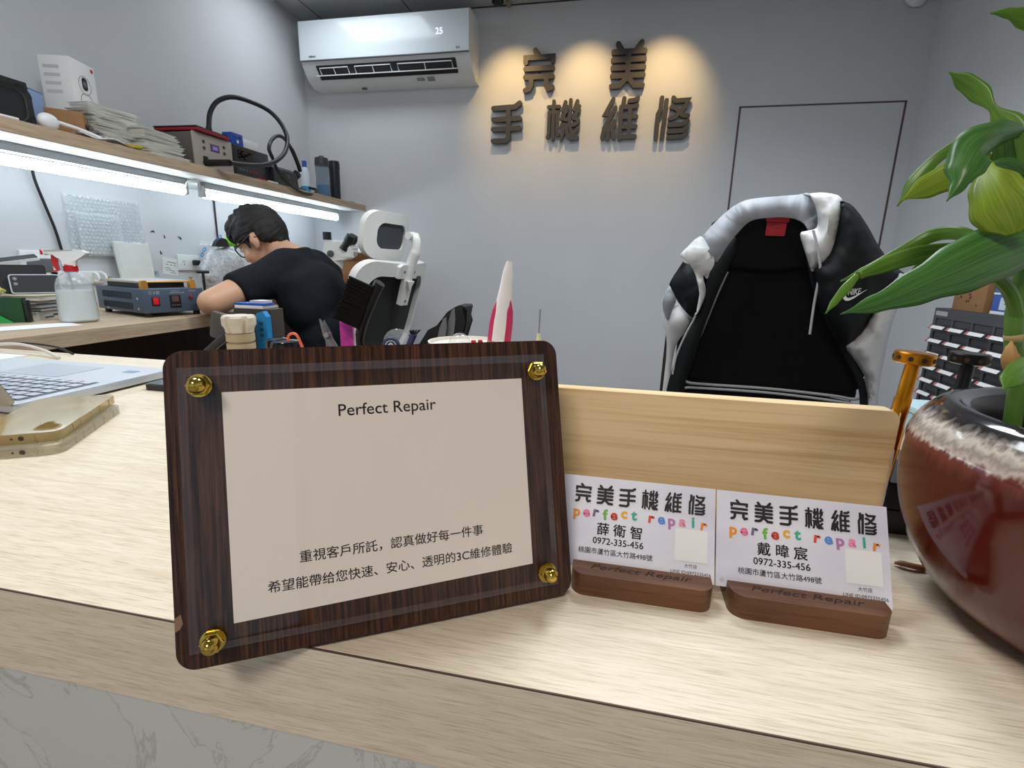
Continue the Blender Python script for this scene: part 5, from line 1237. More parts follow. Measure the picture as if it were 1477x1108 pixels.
t = thing('white_carton', 'plain white carton under the camera box on the shelf', 'box', (-1.955, 1.60, SZ), 0.25)
b = MB(); b.box((0, 0, 0.055), (0.15, 0.15, 0.11), 0.001); b.build('carton_body', paper_m, t)
t = thing('camera_box', 'tall white box printed with a round-headed camera, on the shelf', 'box', (-1.955, 1.60, SZ + 0.1105), 0.30)
b = MB(); b.box((0, 0, 0.092), (0.10, 0.118, 0.184), 0.001); cb = b.build('box_body', mat('box_white', rgb(232, 232, 230), 0.55), t)
FM = frame((0.0505, 0, 0.09), (0, 1, 0), (0, 0, 1))
b = MB(); b.plate(circ(0.030, 32, 0, 0.020), [circ(0.0285, 32, 0, 0.020)], 0.0004, FM); b.plate([(-0.033, -0.062), (0.033, -0.062), (0.033, -0.045), (0.028, -0.022), (0.017, -0.009), (-0.017, -0.009), (-0.028, -0.022), (-0.033, -0.045)], [[(-0.0315, -0.0605), (0.0315, -0.0605), (0.0315, -0.046), (0.0268, -0.0235), (0.0165, -0.0105), (-0.0165, -0.0105), (-0.0268, -0.0235), (-0.0315, -0.046)]], 0.0004, FM)
b.build('camera_outline', mat('outline_grey', rgb(120, 122, 124), 0.6), cb, 0)
b = MB(); b.plate(rr(0.026, 0.042, 0.012, 6, 0, 0.024), (), 0.0006, FM); b.build('camera_face', ink_m, cb, 0)
b = MB(); b.plate(circ(0.009, 20, 0, 0.024), (), 0.0003, FM @ T4(0, 0, 0.0006)); b.build('camera_lens', grey_m, cb, 0)
b = MB(); b.plate(circ(0.0065, 20, 0.046, 0.080), (), 0.0006, FM); b.build('red_seal', red_m, cb, 0)
b = MB()
for k in range(4): b.box((-0.012, -0.0594, 0.150 - 0.026 * k), (0.05, 0.0006, 0.010))
b.build('side_print', mat('print_pale', rgb(196, 196, 196), 0.6), cb, 0)
# white hand mixer-like tool and tape
t = thing('white_spoon', 'white plastic scoop with a long handle at the front of the shelf', 'scoop', (-1.722, 1.325, SZ))
b = MB(); b.ell((0, 0, 0.024), (0.018, 0.030, 0.024), seg=20); b.build('scoop_bowl', white_m, t)
b = MB(); b.tube(spline([(0.005, 0.02, 0.028), (0.01, 0.08, 0.022), (0.012, 0.13, 0.014), (0.012, 0.16, 0.006)], 5), 0.006, 10); b.build('scoop_handle', white_m, t)
t = thing('packet_strip', 'white printed plastic packets with yellow stripes at the shelf edge', 'packet', (-1.715, 1.505, SZ))
b = MB(); b.grid(lambda u, v: Vector(((v - 0.5) * 0.05, (u - 0.5) * 0.20, 0.007 + 0.006 * sin(u * 10 + v * 3))), 16, 6); o = b.build('packet_film', mat('packet_white', rgb(222, 222, 222), 0.4, var=0.25, vscale=70), t); md = o.modifiers.new('thickness', 'SOLIDIFY'); md.thickness = 0.004
b = MB()
for k in range(4): b.tube([(0.027, 0.035 + k * 0.008, 0.010), (0.029, 0.05 + k * 0.008, 0.003)], 0.0014, 5)
b.build('yellow_stripes', mat('stripe_yellow', rgb(206, 178, 40), 0.5), t)
b = MB(); b.ell((0.024, 0.085, 0.008), (0.008, 0.018, 0.008), seg=14); b.build('yellow_cap', mat('olive_yellow', rgb(170, 150, 30), 0.5), t)
t = thing('white_stick', 'short white stick lying at the front edge of the shelf, at the far left', 'stick', (-1.70, 1.205, SZ))
b = MB(); b.tube([(0, -0.03, 0.004), (0, 0.022, 0.004)], 0.0042, 8); b.build('stick_body', white_m, t)
# clear trays in slanting piles
tray_m = mat('tray_clear', rgb(252, 252, 246), 0.25, spec=0.6, alpha=0.93)
trm = MB(); L_, W_2 = 0.175, 0.095
trm.plate(rr(L_, W_2, 0.006, 3), [rr(L_ - 0.012, W_2 - 0.012, 0.004, 3)], 0.0006, T4(0, 0, 0.005)); trm.plate(rr(L_ - 0.012, W_2 - 0.012, 0.004, 3), [rr(L_ - 0.0135, W_2 - 0.0135, 0.004, 3)], 0.005); trm.plate(rr(L_ - 0.0135, W_2 - 0.0135, 0.004, 3), (), 0.0006)
tr0 = trm.build('clear_tray', tray_m, None, 40); rngb = random.Random(11); first = True
for pile, (px_, py_, n_) in enumerate(((-1.815, 1.63, 18), (-1.765, 1.755, 12), (-1.88, 1.755, 14), (-1.80, 1.845, 0))):
    for k in range(n_):
        o = tr0 if first else tr0.copy()
        if not first: C.objects.link(o)
        first = False
        o.location = (px_ + rngb.uniform(-.008, .008), py_ + rngb.uniform(-.014, .014) + (-0.003 * k), SZ + 0.0002 + k * (0.0076 if pile < 2 else 0.0082))
        o.rotation_euler = (0, 0, pi / 2 + rngb.uniform(-.14, .14))
        tag(o, 'clear plastic packing tray in the slanting heap on the shelf', 'tray', 'clear trays heaped on the shelf')
# hot air station
xf = -1.735
p0, p1 = PX(283, 236, xf), PX(336, 246, xf); y0, y1 = PX(279, 215, xf).y, PX(336, 240, xf).y
t = thing('soldering_station', 'beige-fronted hot air station with display, on the shelf beside the clear trays', 'station', (xf - 0.10, (y0 + y1) / 2, SZ), 0, 'soldering stations on the shelf')
hy = (y1 - y0) / 2; hz = 0.135
b = MB(); bx3(b, -0.13, -hy + 0.003, 0.004, 0.095, hy - 0.003, hz, 0.003); b.build('housing', mat('station_taupe', rgb(92, 86, 82), 0.5), t)
b = MB(); bx3(b, 0.094, -hy, 0.002, 0.104, hy, hz + 0.002, 0.003); fr_ = b.build('front_panel', mat('panel_beige', rgb(166, 158, 150), 0.45), t)
b = MB(); bx3(b, 0.103, -0.02, 0.075, 0.1055, 0.03, 0.105, 0.001); b.build('display', mat('display_plum', rgb(92, 74, 96), 0.3), t)
b = MB(); fit_text(b, '300', 0.028, frame((0.106, 0.005, 0.09), (0, 1, 0), (0, 0, 1)), 0.02); b.build('display_digits', mat('digit_lilac', rgb(190, 180, 214), 0.5, emit=rgb(150, 140, 220), estr=0.4), fr_, 0)
for (yy, zz) in ((-0.055, 0.105), (-0.055, 0.08), (0.058, 0.105), (0.058, 0.08)):
    b = MB(); b.lathe([(0.0075, 0), (0.007, 0.002), (0.0001, 0.0025)], (0.1035, yy, zz), 16, M=Ry(pi / 2).to_3x3(), cap=False); b.build('button', dgrey_m, t)
b = MB(); bx3(b, 0.103, -0.065, 0.03, 0.108, -0.042, 0.048, 0.001); b.build('power_switch', black_m, t)
for k in range(3):
    b = MB(); b.lathe([(0.006, 0), (0.005, 0.003), (0.0001, 0.0035)], (0.1035, -0.012 + 0.018 * k, 0.036), 14, M=Ry(pi / 2).to_3x3(), cap=False); b.build('preset_button', black_m, t)
for (xx, yy) in ((-0.1, -hy + 0.02), (-0.1, hy - 0.02), (0.07, -hy + 0.02), (0.07, hy - 0.02)):
    b = MB(); b.cyl((xx, yy, 0), (xx, yy, 0.005), 0.008, seg=12); b.build('foot', black_m, t)
hose_m = mat('hose_rubber', rgb(26, 28, 28), 0.5)
def hx(x, y, X): return PX(x, y, X)
hp = [hx(332, 235, -1.62), hx(352, 238, -1.615), hx(380, 238, -1.62), hx(400, 231, -1.63), hx(412, 217, -1.65), hx(414, 198, -1.68), hx(405, 178, -1.72), hx(388, 160, -1.76), hx(362, 147, -1.80), hx(335, 140, -1.84), hx(314, 146, -1.87), hx(303, 163, -1.88), hx(301, 186, -1.87)]
b = MB(); b.tube(spline(hp, 6), 0.0105, 12); hs = world_part('hose', b, hose_m, t)
b = MB(); q0, q1 = hx(301, 184, -1.87), hx(304, 216, -1.86); b.tube([q0, q1], [0.0125, 0.018], 14); b.tube([q1, Vector((q1.x, q1.y, SZ + 0.13))], [0.018, 0.018], 14); world_part('hose_cuff', b, hose_m, t)
b = MB(); b.tube([hp[0], Vector((xf + 0.003, hp[0].y - 0.01, hp[0].z))], [0.0135, 0.0135], 14); world_part('hose_socket', b, black_m, t)
t2 = thing('tablet_cover', 'black and red folded tablet cover lying on the beige-fronted station', 'cover', (xf - 0.08, (y0 + y1) / 2 - 0.012, SZ + hz + 0.0022), 0.04)
b = MB(); b.box((0, 0, 0.008), (0.20, 0.19, 0.012), 0.002, rot=Rx(radians(0))); b.build('red_sleeve', mat('sleeve_red', rgb(140, 22, 38), 0.5), t2)
b = MB(); b.plate([(-0.1, -0.098), (0.1, -0.098), (0.095, 0.092), (-0.1, 0.1)], (), 0.004, T4(0, 0, 0.0142)); b.build('black_flap', mat('flap_black', rgb(34, 32, 44), 0.45), t2)
# second station
y2, y3 = PX(337, 230, -1.76).y + 0.012, PX(390, 250, -1.76).y
t = thing('soldering_station', 'dark grey soldering station carrying a small blue box, behind the black hose', 'station', (-1.86, (y2 + y3) / 2, SZ), 0, 'soldering stations on the shelf')
hy = (y3 - y2) / 2
b = MB(); bx3(b, -0.12, -hy, 0.003, 0.094, hy, 0.145, 0.004); b.build('housing', mat('station_dark', rgb(58, 56, 56), 0.5), t)
b = MB(); bx3(b, 0.093, -hy + 0.004, 0.006, 0.098, hy - 0.004, 0.142, 0.002); b.build('front_panel', mat('panel_dark', rgb(50, 48, 52), 0.35), t)
b = MB(); bx3(b, 0.097, -hy + 0.02, 0.085, 0.100, hy - 0.06, 0.125, 0.002); b.build('display', gloss_black, t)
b = MB(); b.lathe([(0.014, 0), (0.012, 0.016), (0.0001, 0.017)], (0.098, hy - 0.03, 0.09), 20, M=Ry(pi / 2).to_3x3(), cap=False); b.build('dial', black_m, t)
for k in range(6):
    b = MB(); bx3(b, 0.097, -hy + 0.02 + 0.022 * k, 0.036, 0.1, -hy + 0.034 + 0.022 * k, 0.046, 0.001); b.build('function_button', mat('button_teal', rgb(40, 92, 100), 0.4) if k < 3 else mat('button_wine', rgb(130, 40, 46), 0.4), t)
t2 = thing('blue_box', 'small bright blue box with white print on the dark grey station', 'box', (-1.80, (y2 + y3) / 2 - 0.075, SZ + 0.1452))
b = MB(); b.box((0, 0, 0.026), (0.05, 0.072, 0.052), 0.001); b.build('box_body', mat('box_blue', rgb(36, 78, 170), 0.5), t2)
b = MB(); fit_text(b, 'BOOSTER', 0.05, frame((0.0255, 0, 0.036), (0, 1, 0), (0, 0, 1)), 0.02); b.plate(rr(0.012, 0.014, 0.003, 2), (), 0.0003, frame((0.0255, 0.0, 0.017), (0, 1, 0), (0, 0.3, 1))); b.build('box_print', paper_m, t2, 0)
t2 = thing('white_box', 'low white box lying on the dark grey station behind the blue box', 'box', (-1.86, (y2 + y3) / 2 + 0.035, SZ + 0.1452))
b = MB(); b.box((0, 0, 0.024), (0.12, 0.13, 0.048), 0.002); b.build('box_body', paper_m, t2)
# third station with holder
y4, y5 = PX(396, 260, -1.74).y, PX(446, 275, -1.74).y
t = thing('soldering_station', 'small black soldering station with an iron in its holder, nearest the bottles', 'station', (-1.82, (y4 + y5) / 2, SZ), 0, 'soldering stations on the shelf')
hy = (y5 - y4) / 2
b = MB(); b.plate([(-0.10, 0.002), (0.085, 0.002), (0.075, 0.085), (0.04, 0.105), (-0.10, 0.105)], (), hy * 2 - 0.10, frame((0, -hy, 0), (1, 0, 0), (0, 0, 1)) @ T4(0, 0, -(hy * 2 - 0.10))); b.build('housing', mat('station_black', rgb(44, 46, 50), 0.5), t)
b = MB(); b.box((0.083, -hy + 0.09, 0.055), (0.006, 0.06, 0.026), 0.001, rot=Ry(radians(-7))); b.build('display', gloss_black, t)
b = MB(); b.box((-0.01, hy - 0.05, 0.012), (0.15, 0.09, 0.022), 0.004); b.tube([(-0.03, hy - 0.05, 0.02), (0.02, hy - 0.05, 0.075), (0.05, hy - 0.05, 0.10)], 0.022, 14); b.build('iron_holder', mat('holder_black', rgb(34, 36, 40), 0.45), t)
lp2 = [hx(393, 228, -1.66), hx(388, 214, -1.66), hx(392, 202, -1.68), hx(401, 196, -1.70), hx(411, 201, -1.72), hx(421, 216, -1.745), hx(429, 235, -1.765), hx(433, 247, -1.77)]
b = MB(); b.tube(spline(lp2, 6), [0.0085] * 30 + [0.011] * 13, 12); world_part('cable_loop', b, hose_m, t)
lp3 = [hx(393, 228, -1.66), hx(402, 248, -1.665), hx(418, 266, -1.67), hx(436, 278, -1.68), hx(452, 280, -1.70), hx(456, 274, -1.72), hx(446, 271, -1.74)]
b = MB(); b.tube(spline(lp3, 6), 0.0075, 10); world_part('cable', b, hose_m, t)
t = thing('utility_knife', 'red and white utility knife lying at the shelf edge below the black hose', 'knife', (-1.705, PX(385, 261, -1.705).y, SZ))
b = MB(); b.plate(rr(0.075, 0.016, 0.006, 4), (), 0.008, T4(0, 0.04, 0) @ Rz(pi / 2)); b.build('knife_handle', white_m, t)
b = MB(); b.plate(rr(0.07, 0.012, 0.004, 3), (), 0.007, T4(0, -0.035, 0) @ Rz(pi / 2)); b.build('red_slider', red_m, t)
# bottles near the corner
def xb(x, y): return PX(x, y, -1.80)
q = xb(467, 285); h_ = xb(466, 226).z - SZ
t = thing('water_bottle', 'clear sports bottle with a dark lid and blue tint at the end of the shelf', 'bottle', (-1.80, q.y, SZ))
b = MB(); b.lathe([(0.0001, 0.002), (0.036, 0.002), (0.040, 0.008), (0.041, 0.07), (0.037, 0.12), (0.040, 0.17), (0.040, h_ - 0.055), (0.0001, h_ - 0.055)], seg=32, cap=False); b.build('bottle_body', clear('bottle_smoke', (0.75, 0.80, 0.84, 1), 0.05, 1.45, body=0.3, bodycol=rgb(150, 166, 178)), t)
b = MB(); b.lathe([(0.0001, 0.006), (0.033, 0.006), (0.036, 0.04), (0.034, 0.08), (0.0001, 0.08)], seg=24, cap=False); b.build('blue_liner', mat('liner_blue', rgb(70, 140, 190), 0.4), t)
b = MB(); b.lathe([(0.041, h_ - 0.055), (0.041, h_ - 0.03), (0.037, h_ - 0.012), (0.016, h_ - 0.008), (0.013, h_), (0.0001, h_)], seg=32, cap=False); b.build('bottle_lid', dgrey_m, t)
q = xb(484, 288); h_ = xb(482, 232).z - SZ
t = thing('tumbler', 'slim dark navy tumbler beside the clear sports bottle', 'tumbler', (-1.80, q.y + 0.005, SZ))
b = MB(); b.lathe([(0.0001, 0), (0.030, 0), (0.031, 0.004), (0.032, h_ - 0.05), (0.0001, h_ - 0.05)], seg=28, cap=False); b.build('tumbler_body', mat('tumbler_navy', rgb(26, 32, 44), 0.35), t)
b = MB(); b.lathe([(0.034, h_ - 0.05), (0.034, h_ - 0.02), (0.030, h_ - 0.004), (0.0001, h_)], seg=28, cap=False); b.build('tumbler_lid', black_m, t)
t = thing('spray_can', 'white and blue slim bottle behind the clear sports bottle', 'bottle', (-1.90, 2.90, SZ))
b = MB(); b.lathe([(0.0001, 0), (0.027, 0), (0.028, 0.15), (0.012, 0.18), (0.0001, 0.18)], seg=24, cap=False); b.build('can_body', mat('can_white', rgb(210, 220, 232), 0.4), t)
b = MB(); b.lathe([(0.013, 0.18), (0.013, 0.215), (0.0001, 0.218)], seg=20, cap=False); b.build('can_cap', mat('cap_royal', rgb(40, 90, 170), 0.4), t)
b = MB(); b.lathe([(0.0285, 0.02), (0.0285, 0.07)], seg=24, cap=False); b.build('can_band', mat('band_blue', rgb(60, 150, 214), 0.4), t)
t = thing('cable_coil', 'small black coil of cable at the very end of the shelf', 'cable', (-1.76, 3.16, SZ))
b = MB(); b.tube([(0.03 * cos(a), 0.04 * sin(a), 0.004 + 0.002 * (k // 16)) for k, a in enumerate([2 * pi * i / 16 for i in range(48)])], 0.004, 6); b.build('coil', black_m, t)

# ================================================================== microscope and boxes at the far end of the bench
MO = PY(487, 372, 2.45)
t = thing('microscope', 'white stereo microscope with black eyepieces behind the seated person', 'microscope', (MO.x - 0.02, 2.47, CT))
def mp3(x, y, Y=2.45): return PY(x, y, Y)
mwh = mat('scope_white', rgb(222, 222, 218), 0.35)
b = MB(); b.box((-0.02, 0, 0.01), (0.20, 0.20, 0.02), 0.006); b.build('stand_base', mwh, t)
b = MB(); b.tube([(-0.10, 0.03, 0.02), (-0.10, 0.03, 0.20)], 0.014, 16); b.tube([(-0.10, 0.03, 0.12), (0.0, 0.0, 0.14)], 0.016, 12); b.build('column', dgrey_m, t)
b = MB(); outl = [(464, 358), (467, 349), (481, 346), (492, 349), (505, 355), (510, 360), (506, 369), (497, 374), (484, 376), (470, 373), (465, 367)]
b.plate([(PY(x, y, 2.45).x, PY(x, y, 2.45).z) for x, y in outl], (), 0.075, T4(0, 2.45 + 0.075, 0) @ Rx(pi / 2))
bmesh.ops.bevel(b.bm, geom=[e for e in b.bm.edges if len(e.link_faces) == 2 and e.calc_face_angle(0) > 1.2], offset=0.012, segments=4, affect='EDGES'); world_part('head', b, mwh, t)
b = MB(); q = mp3(485, 382, 2.487); b.tube([q + Vector((0, 0, 0.035)), q, q - Vector((0, 0, 0.02))], [0.036, 0.036, 0.032], 24); world_part('objective_ring', b, mwh, t)
b = MB(); b.tube([q - Vector((0, 0, 0.02)), q - Vector((0, 0, 0.08))], [0.026, 0.024], 20); world_part('objective', b, black_m, t)
for dx, dy in ((0, 0.0), (5, 0.055)):
    b = MB(); e0, e1 = mp3(496 + dx, 360, 2.46 + dy), mp3(506.5 + dx, 340, 2.46 + dy); b.tube([e0, e0.lerp(e1, 0.55), e0.lerp(e1, 0.57), e1], [0.026, 0.021, 0.026, 0.024], 18); world_part('eyepiece', b, mat('eyepiece_black', rgb(20, 20, 22), 0.45), t)
b = MB(); q = mp3(472, 346, 2.487); b.tube([q, q + Vector((0, 0, 0.04))], 0.022, 18); world_part('camera_port', b, black_m, t)
b = MB(); q = mp3(477, 366, 2.446); b.lathe([(0.017, -0.002), (0.016, 0.01), (0.0001, 0.012)], q, 18, M=Rx(pi / 2).to_3x3(), cap=False); world_part('zoom_knob', b, dgrey_m, t)
t = thing('cardboard_box', 'brown cardboard box on the bench behind the microscope, next to the white chair', 'box', (-1.53, 2.92, CT), 0.1)
b = MB(); b.box((0, 0, 0.10), (0.24, 0.22, 0.20), 0.001); b.build('box_body', card_b, t)
b = MB(); b.plate([(-0.12, 0), (0.12, 0), (0.11, 0.07), (-0.11, 0.07)], (), 0.004, T4(0, -0.11, 0.2) @ Rx(radians(140))); b.build('box_flap', card_b, t)
t2 = thing('crumpled_bag', 'crumpled white plastic bag on the cardboard box behind the microscope', 'bag', (-1.50, 2.90, CT + 0.206))
b = MB(); b.ell((0, 0, 0.035), (0.09, 0.07, 0.035), seg=28)
for v in b.bm.verts: v.co += Vector(noise.noise_vector(v.co * 25)) * 0.018; v.co.z = max(v.co.z, 0)
b.build('bag_body', mat('bag_white', rgb(206, 208, 214), 0.4, var=0.2, vscale=40), t2, 60)
t = thing('orange_pot', 'orange plastic pot behind the person\'s shoulder, left of the microscope', 'pot', (PY(459, 362, 2.62).x, 2.62, CT))
b = MB(); b.lathe([(0.0001, 0), (0.045, 0), (0.05, 0.20), (0.046, 0.20), (0.042, 0.01), (0.0001, 0.01)], seg=28, cap=False); b.build('pot_body', mat('pot_orange', rgb(240, 130, 100), 0.5), t)
t = thing('white_instrument', 'pale grey instrument box against the corner behind the person', 'box', (-1.86, 2.86, CT))
b = MB(); b.box((0, 0, 0.12), (0.20, 0.26, 0.24), 0.008); b.build('instrument_body', mat('instrument_grey', rgb(206, 210, 214), 0.4), t)
b = MB(); b.box((0.102, 0.05, 0.18), (0.006, 0.07, 0.05), 0.002); b.build('instrument_panel', black_m, t)

# ================================================================== parts cabinet on the right wall
KX, KY0, KY1, KZ0, KZ1 = 1.30, 1.80, 2.385, 0.36, 0.842
t = thing('low_cabinet', 'low grey cabinet under the small-parts drawers on the right', 'cabinet', (1.39, 2.09, 0))
b = MB(); b.box((0, 0, 0.18), (0.20, 0.62, 0.358), 0.002); b.build('cabinet_body', mat('cabinet_grey', rgb(150, 152, 154), 0.5), t)
b = MB(); b.box((-0.102, 0, 0.2), (0.004, 0.56, 0.28), 0.002); b.build('cabinet_door', mat('cabinet_front', rgb(166, 168, 170), 0.5), t)
t = thing('drawer_cabinet', 'dark grey small-parts drawer cabinet with white labels, by the right wall', 'cabinet', (KX, (KY0 + KY1) / 2, KZ0))
W3, H3 = KY1 - KY0, KZ1 - KZ0; nc, nr = 5, 8; top_m = 0.036; cw = (W3 - 0.024) / nc; rh = (H3 - top_m - 0.008) / nr
kd = mat('cabinet_charcoal', rgb(74, 76, 80), 0.5)
FK = frame((0, 0, 0), (0, -1, 0), (0, 0, 1))      # x to the viewer's right, y up, z out of the face (towards -X)
holes = [rr(cw - 0.010, rh - 0.006, 0.002, 1, -W3 / 2 + 0.012 + cw * (c_ + 0.5), 0.006 + rh * (r_ + 0.5)) for c_ in range(nc) for r_ in range(nr)]
b = MB(); b.plate(rr(W3, H3, 0.003, 2, 0, H3 / 2), holes, 0.02, FK @ T4(0, 0, -0.02)); b.build('cabinet_face', kd, t)
b = MB(); bx3(b, 0.0201, -W3 / 2, 0, 0.18, -W3 / 2 + 0.004, H3); bx3(b, 0.0201, W3 / 2 - 0.004, 0, 0.18, W3 / 2, H3); bx3(b, 0.0201, -W3 / 2 + 0.004, H3 - 0.004, 0.18, W3 / 2 - 0.004, H3); bx3(b, 0.0201, -W3 / 2 + 0.004, 0, 0.18, W3 / 2 - 0.004, 0.004); bx3(b, 0.176, -W3 / 2 + 0.004, 0.004, 0.18, W3 / 2 - 0.004, H3 - 0.004); b.build('cabinet_shell', kd, t, 0)
b = MB(); bx3(b, -0.0008, W3 / 2 - 0.085, H3 - 0.030, 0.0, W3 / 2 - 0.010, H3 - 0.012); b.build('name_strip', mat('strip_pale', rgb(170, 172, 176), 0.6), t)
drw = MB(); wq, hq = cw - 0.013, rh - 0.009
drw.box((0.004, 0, 0), (0.003, wq, hq)); drw.box((0.085, 0, -hq / 2 + 0.001), (0.16, wq, 0.002)); drw.box((0.085, wq / 2 - 0.001, 0), (0.16, 0.002, hq * 0.8)); drw.box((0.085, -wq / 2 + 0.001, 0), (0.16, 0.002, hq * 0.8)); drw.plate([(-wq / 2, -hq / 2), (wq / 2, -hq / 2), (wq / 2, -hq / 2 + 0.018), (-wq / 2, -hq / 2 + 0.018)], (), 0.002, FK @ T4(0, 0, 0.010) @ Rx(radians(-38)))
dmesh = drw.build('drawer', mat('drawer_smoke', rgb(62, 62, 66), 0.25), t, 0)
lb = MB(); lb.plate(rr(wq - 0.020, 0.015, 0.001, 1, 0.004, -hq / 2 + 0.0095), (), 0.0006, FK @ T4(0, 0, 0.0122) @ Rx(radians(-38)) @ T4(0, 0, 0)); lab0 = lb.build('drawer_label', paper_m, dmesh, 0)
rd = MB(); rd.plate(rr(0.012, 0.013, 0.001, 1, -wq / 2 + 0.006, -hq / 2 + 0.0095), (), 0.0004, FK @ T4(0, 0, 0.0122) @ Rx(radians(-38))); lab1 = rd.build('red_tab', mat('tab_red', rgb(196, 110, 104), 0.6), dmesh, 0)
kk = 0
for c_ in range(nc):
    for r_ in range(nr):
        o = dmesh if kk == 0 else dmesh.copy()
        if kk:
            C.objects.link(o)
            for ch in (lab0, lab1):
                q = ch.copy(); C.objects.link(q); q.parent = o
        o.location = (0.001, W3 / 2 - 0.012 - cw * (c_ + 0.5), 0.006 + rh * (r_ + 0.5)); kk += 1
t = thing('cardboard_carton', 'brown cardboard carton with dark blots on top of the small-parts cabinet', 'box', (KX + 0.085, 2.215, KZ1))
b = MB(); b.box((0, 0, 0.115), (0.15, 0.175, 0.23), 0.001); b.build('carton_body', mat('carton_brown', rgb(158, 118, 78), 0.8, var=0.1, vscale=40), t)
b = MB(); rngb = random.Random(4)
for k in range(16): b.plate(circ(rngb.uniform(0.002, 0.006), 8, rngb.uniform(-0.075, 0.075), rngb.uniform(0.02, 0.12)), (), 0.0005 + 0.00003 * k, FK @ T4(0, 0, 0.075))
b.build('dark_blots', mat('blot_brown', rgb(92, 44, 36), 0.7), t, 0)
b = MB(); b.plate([(-0.085, 0), (0.085, 0), (0.08, 0.07), (-0.08, 0.07)], (), 0.003, T4(-0.073, 0, 0.231) @ Rz(-pi / 2) @ Rx(radians(30))); b.build('carton_flap', mat('flap_tan', rgb(186, 158, 124), 0.8), t)
t = thing('tissue_box', 'blue and white tissue box beside the brown carton on the small-parts cabinet', 'box', (KX + 0.075, 1.965, KZ1))
b = MB(); b.box((0, 0, 0.062), (0.12, 0.27, 0.124), 0.003); b.build('box_body', mat('tissue_blue', rgb(66, 104, 190), 0.5), t)
b = MB(); b.box((-0.0603, 0, 0.006), (0.001, 0.268, 0.010)); b.box((-0.0603, 0, 0.072), (0.001, 0.268, 0.006)); b.build('white_band', paper_m, t, 0)
for k, (yy, zz) in enumerate(((0.06, 0.038), (0.02, 0.102))):
    b = MB(); b.plate(rr(0.07, 0.042, 0.002, 1), (), 0.0008, FK @ T4(-yy, zz, 0.0605)); pt = b.build('box_label', mat('label_ice', rgb(206, 216, 230), 0.6), t, 0)
    b = MB(); fit_text(b, 'Soft', 0.028, FK @ T4(-yy, zz + 0.004, 0.0616), 0.05, shear=0.3); b.build('label_lettering', mat('label_ink', rgb(50, 60, 90), 0.6), pt, 0)

# ================================================================== seated person
t = thing('person', 'person in a black t-shirt and glasses, seated and bent over the workbench', 'person', (-1.11, 1.88, 0))
skin_m = mat('skin', rgb(206, 160, 130), 0.5, sss=0.12, var=0.06, vscale=14)
Hc = PY(378, 346, 1.87); pit = radians(33)
hyw = radians(11)
HF, HL = Vector((-cos(pit) * cos(hyw), -cos(pit) * sin(hyw), -sin(pit))), Vector((sin(hyw), -cos(hyw), 0))
HM4 = frame(Hc, HF, HL)                                     # x forward, y to the person's left, z up
H = lambda x, y, z: HM4 @ Vector((x, y, z))
HR = HM4.to_3x3()
N_ = Vector((-1.262, 1.835, 0.972))
SL, SR = Vector((-1.270, 1.660, 0.905)), Vector((-1.240, 2.0, 0.905))
EL, ER = Vector((-1.335, 1.450, 0.828)), Vector((-1.46, 2.07, 0.828))
WL_, WR_ = Vector((-1.520, 1.700, 0.815)), Vector((-1.60, 1.87, 0.815))
PV = Vector((-1.11, 1.88, 0.555))


def hand(mb, wrist, direc, side):
    d = Vector(direc).normalized(); up = Vector((0, 0, 1)); s_ = d.cross(up).normalized() * side
    palm = wrist + d * 0.045
    R3 = Matrix((d, s_, up)).transposed()
    mb.ell(palm, (0.052, 0.040, 0.016), R3, 16)
    for k, (o, L_) in enumerate(((-0.028, 0.062), (-0.010, 0.075), (0.009, 0.070), (0.027, 0.055))):
        a = palm + d * 0.040 + s_ * o; b_ = a + d * L_ * 0.5 + up * 0.006; c_ = b_ + d * L_ * 0.45 - up * 0.016
        chain(mb, [a, b_, c_], [0.0095, 0.009, 0.0075], 10)
    a = palm - d * 0.02 - s_ * 0.032; chain(mb, [a, a + d * 0.035 - s_ * 0.02, a + d * 0.065 - s_ * 0.012 - up * 0.008], [0.012, 0.0105, 0.009], 10)


